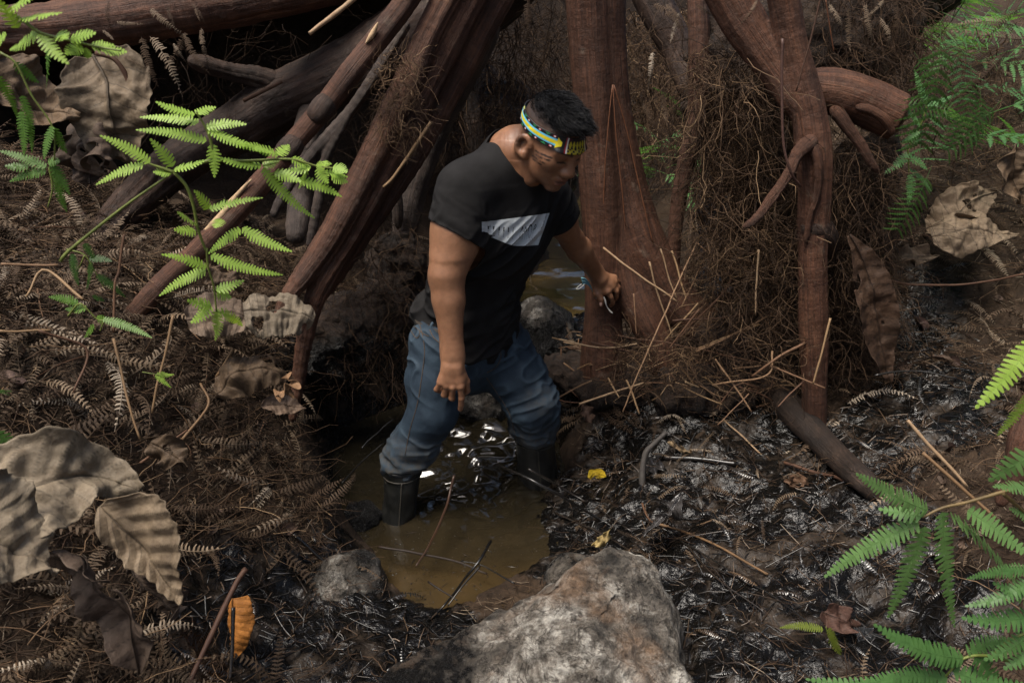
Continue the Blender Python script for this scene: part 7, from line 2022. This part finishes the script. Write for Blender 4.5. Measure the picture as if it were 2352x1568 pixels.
# the green fern at the right
fern('large green fern reaching over the right bank, comb-edged leaflets', [s7((2200, 440), (2074, 480), (1950, 510), (1760, 565), (1620, 597), (1510, 650)), s7((1950, 510), (2100, 640))],
     [q + (w,) for q, w in zip(c7((1540, 610, 1140, 405), (1505, 645, 1265, 600), (1490, 680, 965, 982), (1525, 700, 1318, 1208), (1620, 620, 1690, 1262), (1670, 640, 2065, 1072), (1760, 610, 2120, 880), (2150, 290, 1880, 450), (2200, 520, 1900, 480), (2150, 680, 1990, 600)), (58, 52, 60, 64, 60, 56, 60, 70, 52, 40))],
     lambda x, y: 1.16, GREEN, 58, 5.5, STEMB, seed=8, bow=0.03, jit=0.03)
fern('lower green fern at the right front corner with crowded leaflets', [s7((2160, 1500), (1900, 1420), (1740, 1430), (1640, 1530)), s7((1900, 1420), (2000, 1330), (2200, 1240))],
     [q + (w,) for q, w in zip(c7((1740, 1430, 1238, 1240), (1720, 1450, 1300, 1290), (1760, 1400, 2010, 1330), (2130, 1190, 1725, 1205), (1650, 1530, 860, 1545), (1680, 1500, 2110, 1580), (2140, 985, 1745, 1142), (2120, 940, 1755, 990), (1800, 1420, 1960, 1600), (2110, 1290, 1850, 1440), (2150, 1360, 1960, 1490), (1640, 1540, 1100, 1610), (2150, 1100, 1900, 1010)), (62, 58, 52, 60, 54, 60, 44, 36, 54, 52, 52, 50, 50))],
     lambda x, y: 1.04, m_green('corner_fern', (0.06, 0.15, 0.04), (0.11, 0.23, 0.065)), 56, 5, seed=9, bow=0.05)
fern('single bright leaflet reaching in from the right edge', [[(2380, 760), (2370, 790)]], [((2372, 785), (2240, 938), 62), ((2375, 890), (2290, 1000), 40)], lambda x, y: 1.1, LIME, 60, 4, seed=10)
fern('small yellow-green fern sprig on the mud right of the boulder', [s7((1000, 1330), (985, 1290), (975, 1255))], c7((960, 1272, 718, 1262), (990, 1262, 1065, 1395), (1000, 1300, 1060, 1410)), lambda x, y: 1.50, m_green('olive_fern', (0.12, 0.16, 0.02), (0.18, 0.22, 0.035)), 24, 2, seed=11)
fern('slender green sprig among the dark rootlets on the right', [[(2085, 340), (2110, 300), (2130, 240)], [(2085, 340), (2090, 440)]],
     [((2110, 300), (2075, 330)), ((2115, 290), (2060, 230)), ((2125, 260), (2170, 300)), ((2130, 240), (2100, 160)), ((2088, 350), (2030, 400)), ((2090, 400), (2085, 470)), ((2090, 390), (2140, 440)), ((2090, 360), (2130, 390)), ((2130, 245), (2185, 220))], lambda x, y: 2.6, BGGRN, 26, 2, seed=12)

# dry grass stems beyond the stream
tangle(700, (1430, 20, 1640, 330), (6.0, 8.5), (0.3, 1.0), (0.0025, 0.006), 'dry_grass', 'dry brown grass stems beyond the stream', 41, 0.5, 3, (0.25, 1))
tangle(500, (2080, 100, 2400, 460), (3.2, 4.8), (0.1, 0.5), (0.001, 0.003), 'dry_grass', 'dry stems and stalks on the right hillside', 42, 0.4, 5, (0.3, 1))
# ferns growing on the hillside at the upper right: one frond shape, many plants
def compound(L, seed, W=0.028, pl=0.16, npairs=11):
    r = np.random.default_rng(seed)
    s = np.linspace(0, 1, 14)
    C = np.stack([L * s, 0.12 * L * s ** 2 * r.choice([-1, 1]), 0.30 * L * s - 0.45 * L * s ** 2.2], 1)
    parts_ = [tube(C, np.linspace(0.0025, 0.0008, 14), 4, cap=False)[:2]]
    for i in range(npairs):
        t = 0.22 + 0.76 * i / (npairs - 1)
        p = np.array([np.interp(t, s, C[:, c]) for c in range(3)])
        for sg in (-1, 1):
            ll = pl * math.sin(math.pi * (0.16 + 0.8 * (t - 0.2))) ** 0.8 * r.uniform(0.85, 1.1)
            d = unit(V3(0.45, sg * 0.9, r.uniform(-0.35, 0.05)))
            parts_.append(pinna(p, p + d * ll, W, V3(0, 0, 1), 0.04, 0.08, 0.9, seed * 9 + i, n=9))
    return join(parts_)
far_me = [new_mesh('fern_frond', *compound(0.62, 60 + i), BGGRN, smooth=False) for i in range(3)]
dark_me = [new_mesh('fern_frond', *compound(0.5, 70 + i, 0.022), DGRN, smooth=False) for i in range(2)]
rf = np.random.default_rng(21)
for i in range(46):
    x, y = rf.uniform(2070, 2400), rf.uniform(-30, 420)
    if y > 250 and x < 2150: continue
    Y = rf.uniform(3.0, 4.6)
    p = at(x, y, Y)
    o = obj('fern_frond', far_me[rf.integers(3)], None, 'green fern frond growing on the bright hillside at the upper right', 'fern frond', 'green ferns on the right hillside')
    t = unit(V3(rf.normal() * 0.8, -0.6 + rf.normal() * 0.5, 0.25 + rf.normal() * 0.3))
    R_ = basis(t, unit(V3(rf.normal() * 0.3, -0.35, 1)))
    M = Matrix((R_.T * rf.uniform(0.5, 1.0)).tolist()).to_4x4(); M.translation = Vector(p); o.matrix_world = M
for i in range(22):
    x, y = rf.uniform(1440, 1600), rf.uniform(300, 430)
    p = at(x, y, rf.uniform(5.2, 7.0))
    o = obj('fern_frond', far_me[rf.integers(3)], None, 'green fern frond beside the stream behind the red-barked tree', 'fern frond', 'green ferns by the stream')
    R_ = basis(unit(V3(rf.normal() * 0.8, -0.5, 0.3 + rf.normal() * 0.3)), V3(0, -0.3, 1))
    M = Matrix((R_.T * rf.uniform(0.5, 0.9)).tolist()).to_4x4(); M.translation = Vector(p); o.matrix_world = M

# dead fronds hanging from above
def hang(x0, y0, x1, y1, Y, s=1.0, lab=None, grp=None, k=0, mt=None):
    A, B = at(x0, y0, Y), at(x1, y1, Y - 0.02)
    o = obj('dead_fern_frond', me_fr[k % len(me_fr)], None, lab, 'fern frond', grp)
    L = np.linalg.norm(B - A)
    R_ = basis(unit(B - A), unit(V3(0.2, -1, 0.35)))
    M = Matrix((R_.T * (L / 0.20)).tolist()).to_4x4(); M.translation = Vector(A); o.matrix_world = M
HL, HG = 'grey-brown dead fern frond hanging before the black hollow', 'dead fronds hanging before the hollow'
for k, q in enumerate(((325, 85, 352, 205), (345, 85, 448, 190), (345, 20, 410, 105), (425, 75, 387, 165), (425, 75, 443, 175), (462, 65, 478, 150), (385, 15, 398, 70), (440, 10, 480, 40), (250, 5, 240, 75), (235, 70, 265, 90), (268, 50, 318, 75), (398, 100, 428, 145), (448, 20, 456, 50), (340, 150, 352, 215), (285, 130, 320, 165))):
    hang(*q, 1.95 + 0.03 * (k % 4), lab=HL, grp=HG, k=k)
HL, HG = 'dead brown fern frond hanging at the top among the trunks', 'dead fronds hanging among the trunks'
for k, q in enumerate(((1212, -10, 1205, 105), (1500, 10, 1590, 60), (1530, 10, 1560, 75), (1560, 30, 1545, 100), (1600, 10, 1640, 60), (1740, 0, 1700, 60), (1780, 480, 1775, 530), (1770, 580, 1800, 660), (1905, 10, 1920, 90), (1950, 20, 1960, 120), (1990, 10, 1975, 110), (2020, 40, 2035, 130), (2060, 0, 2050, 110), (2030, 0, 1990, 60), (1500, 120, 1470, 200), (1520, 200, 1540, 290), (1480, 240, 1500, 330))):
    hang(*q, 2.5 + 0.04 * (k % 5) if q[0] > 1700 else 2.75, lab=HL, grp=HG, k=k)
HL, HG = 'pinkish-tan curled dead frond hanging in front of the bright hillside', 'dead fronds in front of the hillside'
for k, q in enumerate(((2330, 60, 2200, 40), (2350, 90, 2190, 120), (2320, 110, 2195, 190), (2260, 130, 2330, 170), (2345, 20, 2240, 60), (2330, 30, 2360, 120))):
    hang(*q, 1.7, lab=HL, grp=HG, k=k)
HL, HG = 'nearly black fern frond in silhouette before the hillside', 'dark fronds before the hillside'
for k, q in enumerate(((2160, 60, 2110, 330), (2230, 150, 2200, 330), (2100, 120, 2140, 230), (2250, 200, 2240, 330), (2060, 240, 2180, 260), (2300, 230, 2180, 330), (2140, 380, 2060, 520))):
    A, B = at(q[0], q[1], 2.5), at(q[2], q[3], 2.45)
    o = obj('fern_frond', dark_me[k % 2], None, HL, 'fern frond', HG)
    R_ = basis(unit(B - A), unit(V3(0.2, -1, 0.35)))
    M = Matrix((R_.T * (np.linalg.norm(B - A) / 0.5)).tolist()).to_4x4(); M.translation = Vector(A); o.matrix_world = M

# ================================================================== mask in the hand, boot behind, added thicket overhead
MASKB = m_plain('mask_blue', (0.22, 0.46, 0.55), 0.8, 0.2, 60, 0.12, 0.3, 400)
CORD = m_plain('white_cord', (0.7, 0.68, 0.63), 0.7, 0.3, 60, 0.1, 0)
mb = at(1350, 665, 2.80)
mask = thing('face_mask', 'crumpled blue surgical face mask held in the left hand of the man', 'mask', tuple(mb))
u, vv_ = np.linspace(0, 1, 18), np.linspace(0, 1, 10)
G = []
for a in u:
    for b_ in vv_:
        p = at(1334 + 30 * a + 5 * b_, 638 + 42 * a * a + 15 * b_ - 8 * a, 2.815 + 0.03 * a)
        G.append(p - FWD * (0.006 * math.sin(b_ * 14) + 0.004 * math.sin(a * 6)))
ix = np.arange(180).reshape(18, 10)
F = np.stack([ix[:-1, :-1], ix[1:, :-1], ix[1:, 1:], ix[:-1, 1:]], -1).reshape(-1, 4)
o = bpy.data.objects.new('pleated_panel', new_mesh('pleated_panel', rebase(np.array(G), mb), F, MASKB)); COL.objects.link(o); o.parent = mask
md_ = o.modifiers.new('thick', 'SOLIDIFY'); md_.thickness = 0.0015
for pts in ([(1336, 652), (1326, 660), (1324, 664), (1332, 662), (1342, 653)], [(1387, 682), (1391, 690), (1393, 702), (1400, 712), (1408, 719), (1402, 716), (1395, 706), (1390, 694), (1388, 684)]):
    Y_ = 2.805 if pts[0][0] < 1350 else 2.788
    V_, F_, _ = tube(catmull(np.array([at(x, y, Y_) for x, y in pts]), 30), 0.0016, 6)
    o = bpy.data.objects.new('ear_loop', new_mesh('ear_loop', rebase(V_, mb), F_, CORD)); COL.objects.link(o); o.parent = mask

bt, bb = at(1632, 455, 3.55), at(1628, 632, 3.50)
BLUER = m_plain('blue_rubber', (0.018, 0.024, 0.034), 0.38, 0.5, 30, 0.3, 0.2, 60)
boot2 = thing('rubber_boot', 'dark blue rubber boot standing behind the hanging rootlets', 'boot', tuple(bb))
C = catmull(np.array([bt, lerp(bt, bb, 0.5) + V3(0.01, 0, 0), bb]), 24)
V_, F_, _ = tube(C, np.r_[np.linspace(0.068, 0.058, 14), np.linspace(0.058, 0.052, 10)], 28, cap=False)
for nm, (a, b_), mt in (('shaft', (V_, F_), BLUER), ('rim', tube(np.vstack([V_[:28], V_[:2]]), 0.005, 6, cap=False)[:2], BLUER), ('trouser_leg', tube(catmull(np.array([bt + V3(0, 0, -0.02), bt + V3(0.02, 0.02, 0.2), bt + V3(0.03, 0.05, 0.42)]), 12), np.linspace(0.058, 0.08, 12), 20)[:2], m_plain('dark_trousers', (0.02, 0.02, 0.022), 0.8))):
    o = bpy.data.objects.new(nm, new_mesh(nm, rebase(a, bb), b_, mt)); COL.objects.link(o); o.parent = boot2
vb = Vol(bb - V3(0.2, 0.25, 0.1), bb + V3(0.2, 0.2, 0.12), 0.008, 0.05)
vb.cone(bb, bb - V3(0, 0, 0.03), 0.055, 0.05, 0.02); vb.cone(bb - V3(0, 0, 0.04), bb + V3(0.06, -0.13, -0.05), 0.045, 0.04, 0.03)
fv, ff = vb.mesh()
o = bpy.data.objects.new('boot_foot', new_mesh('boot_foot', rebase(fv, bb), ff, BLUER)); COL.objects.link(o); o.parent = boot2

# matted thicket roof added above the view to keep the hollow dark
vr = Vol(V3(-4.2, 2.7, 1.1), V3(2.1, 7.4, 3.3), 0.04, 0.2)
rr_ = np.random.default_rng(33)
for i in range(280):
    x = rr_.uniform(-3.9, 1.75); y = rr_.uniform(3.15, 7.0)
    z = 2.12 + 0.22 * rr_.random() + 0.10 * max(0, y - 4.5)
    if x > 0.95 or (x > 0.0 and y > 4.0) or y < 3.6 + (0.35 if x > -0.8 else 0): continue
    if x < -1.9: z -= 0.42 * min(1.2, (-1.9 - x))
    vr.ell(V3(x, y, z), np.eye(3), (0.42, 0.42, 0.26), 0.1)
V, F = vr.mesh()
V = V + vnormals(V, F) * (0.07 * fbm(V, 4, 3))[:, None]
o = obj('added_thicket', new_mesh('added_thicket', V, F, CLOD, attrs={'oil': np.zeros(len(V))}), None, 'matted thicket of roots and dead fern added above to shade the hollow', 'thicket', kind='stuff')

# ================================================================== trees added out of view round a gap, to shade scene and mud
CANL = m_green('shade_tree_leaf', (0.018, 0.032, 0.010), (0.035, 0.06, 0.018), 0.25)
sdn = np.array(sdir)
def keep_gap(p):
    """keep the added canopy clear of the path of the sun"""
    q = p - V3(0, 2.2, 0.4)
    t = q @ sdn
    d = np.linalg.norm(q - np.outer(t, sdn), axis=1)
    return (t < 0) | (d > 1.75 + 0.36 * t)
rt = np.random.default_rng(77)
trees = [(-4.6, 3.6, 7.5), (-5.2, 0.2, 8.0), (-3.4, -3.4, 8.5), (0.4, -3.8, 8.0), (3.4, -2.6, 7.5), (4.6, 0.6, 8.0), (4.9, 4.2, 8.5), (2.6, 8.6, 8.5), (-1.6, 8.4, 8.0), (1.9, -0.9, 9.0), (-7.0, -3.5, 9.0)]
near_w = ('left of the clearing', 'over the left bank', 'behind the pool path', 'opposite the pool', 'at the lower path', 'over the right bank', 'on the right hillside', 'beyond the stream', 'above the hollow', 'leaning over the boulder', 'farthest from the pool')
for (tx, ty, th), w_ in zip(trees, near_w):
    tz = gz(tx, ty) - 0.2
    root = thing('shade_tree', 'added tall dark-leaved shade tree ' + w_, 'tree', (tx, ty, tz), 'added shade trees round the clearing')
    C = catmull(np.array([(0, 0, 0), (0.1, 0.05, th * 0.4), (-0.05, 0.1, th * 0.75), (0.1, 0, th)]), 14)
    V_, F_, al = tube(C, np.linspace(0.22, 0.06, 14), 10)
    o = bpy.data.objects.new('trunk', new_mesh('trunk', V_, F_, BARK2, attrs={'along': al, 'ca': V_[:, 0], 'sa': V_[:, 1]})); COL.objects.link(o); o.parent = root
    n = 1500
    dd_ = rt.normal(size=(n, 3)); dd_ /= np.linalg.norm(dd_, axis=1)[:, None]
    rad = rt.uniform(0.35, 1, n) ** 0.5
    c = dd_ * rad[:, None] * V3(2.9, 2.9, th * 0.42) + V3(0, 0, th * 0.62)
    c = c + 0.5 * np.stack([vnoise(c, 0.7, k) for k in (1, 2, 3)], 1)
    pw_ = c + V3(tx, ty, tz)
    k_ = keep_gap(pw_) & (c[:, 2] > th * 0.18) & ((pw_[:, 2] > 2.7 + 0.12 * np.maximum(pw_[:, 1], 0)) | (pw_[:, 1] < -0.5) | (np.abs(pw_[:, 0]) > 5.5))
    c = c[k_]; n = len(c)
    a_ = rt.normal(size=(n, 3)); a_ /= np.linalg.norm(a_, axis=1)[:, None]
    b_ = np.cross(a_, rt.normal(size=(n, 3))); b_ /= np.linalg.norm(b_, axis=1)[:, None]
    s_ = rt.uniform(0.10, 0.24, n)[:, None]
    V = np.stack([c - a_ * s_, c + b_ * s_ * 0.45, c + a_ * s_, c - b_ * s_ * 0.45], 1).reshape(-1, 3)
    F = np.arange(4 * n).reshape(-1, 4)
    o = bpy.data.objects.new('crown', new_mesh('crown', V, F, CANL, smooth=False)); COL.objects.link(o); o.parent = root
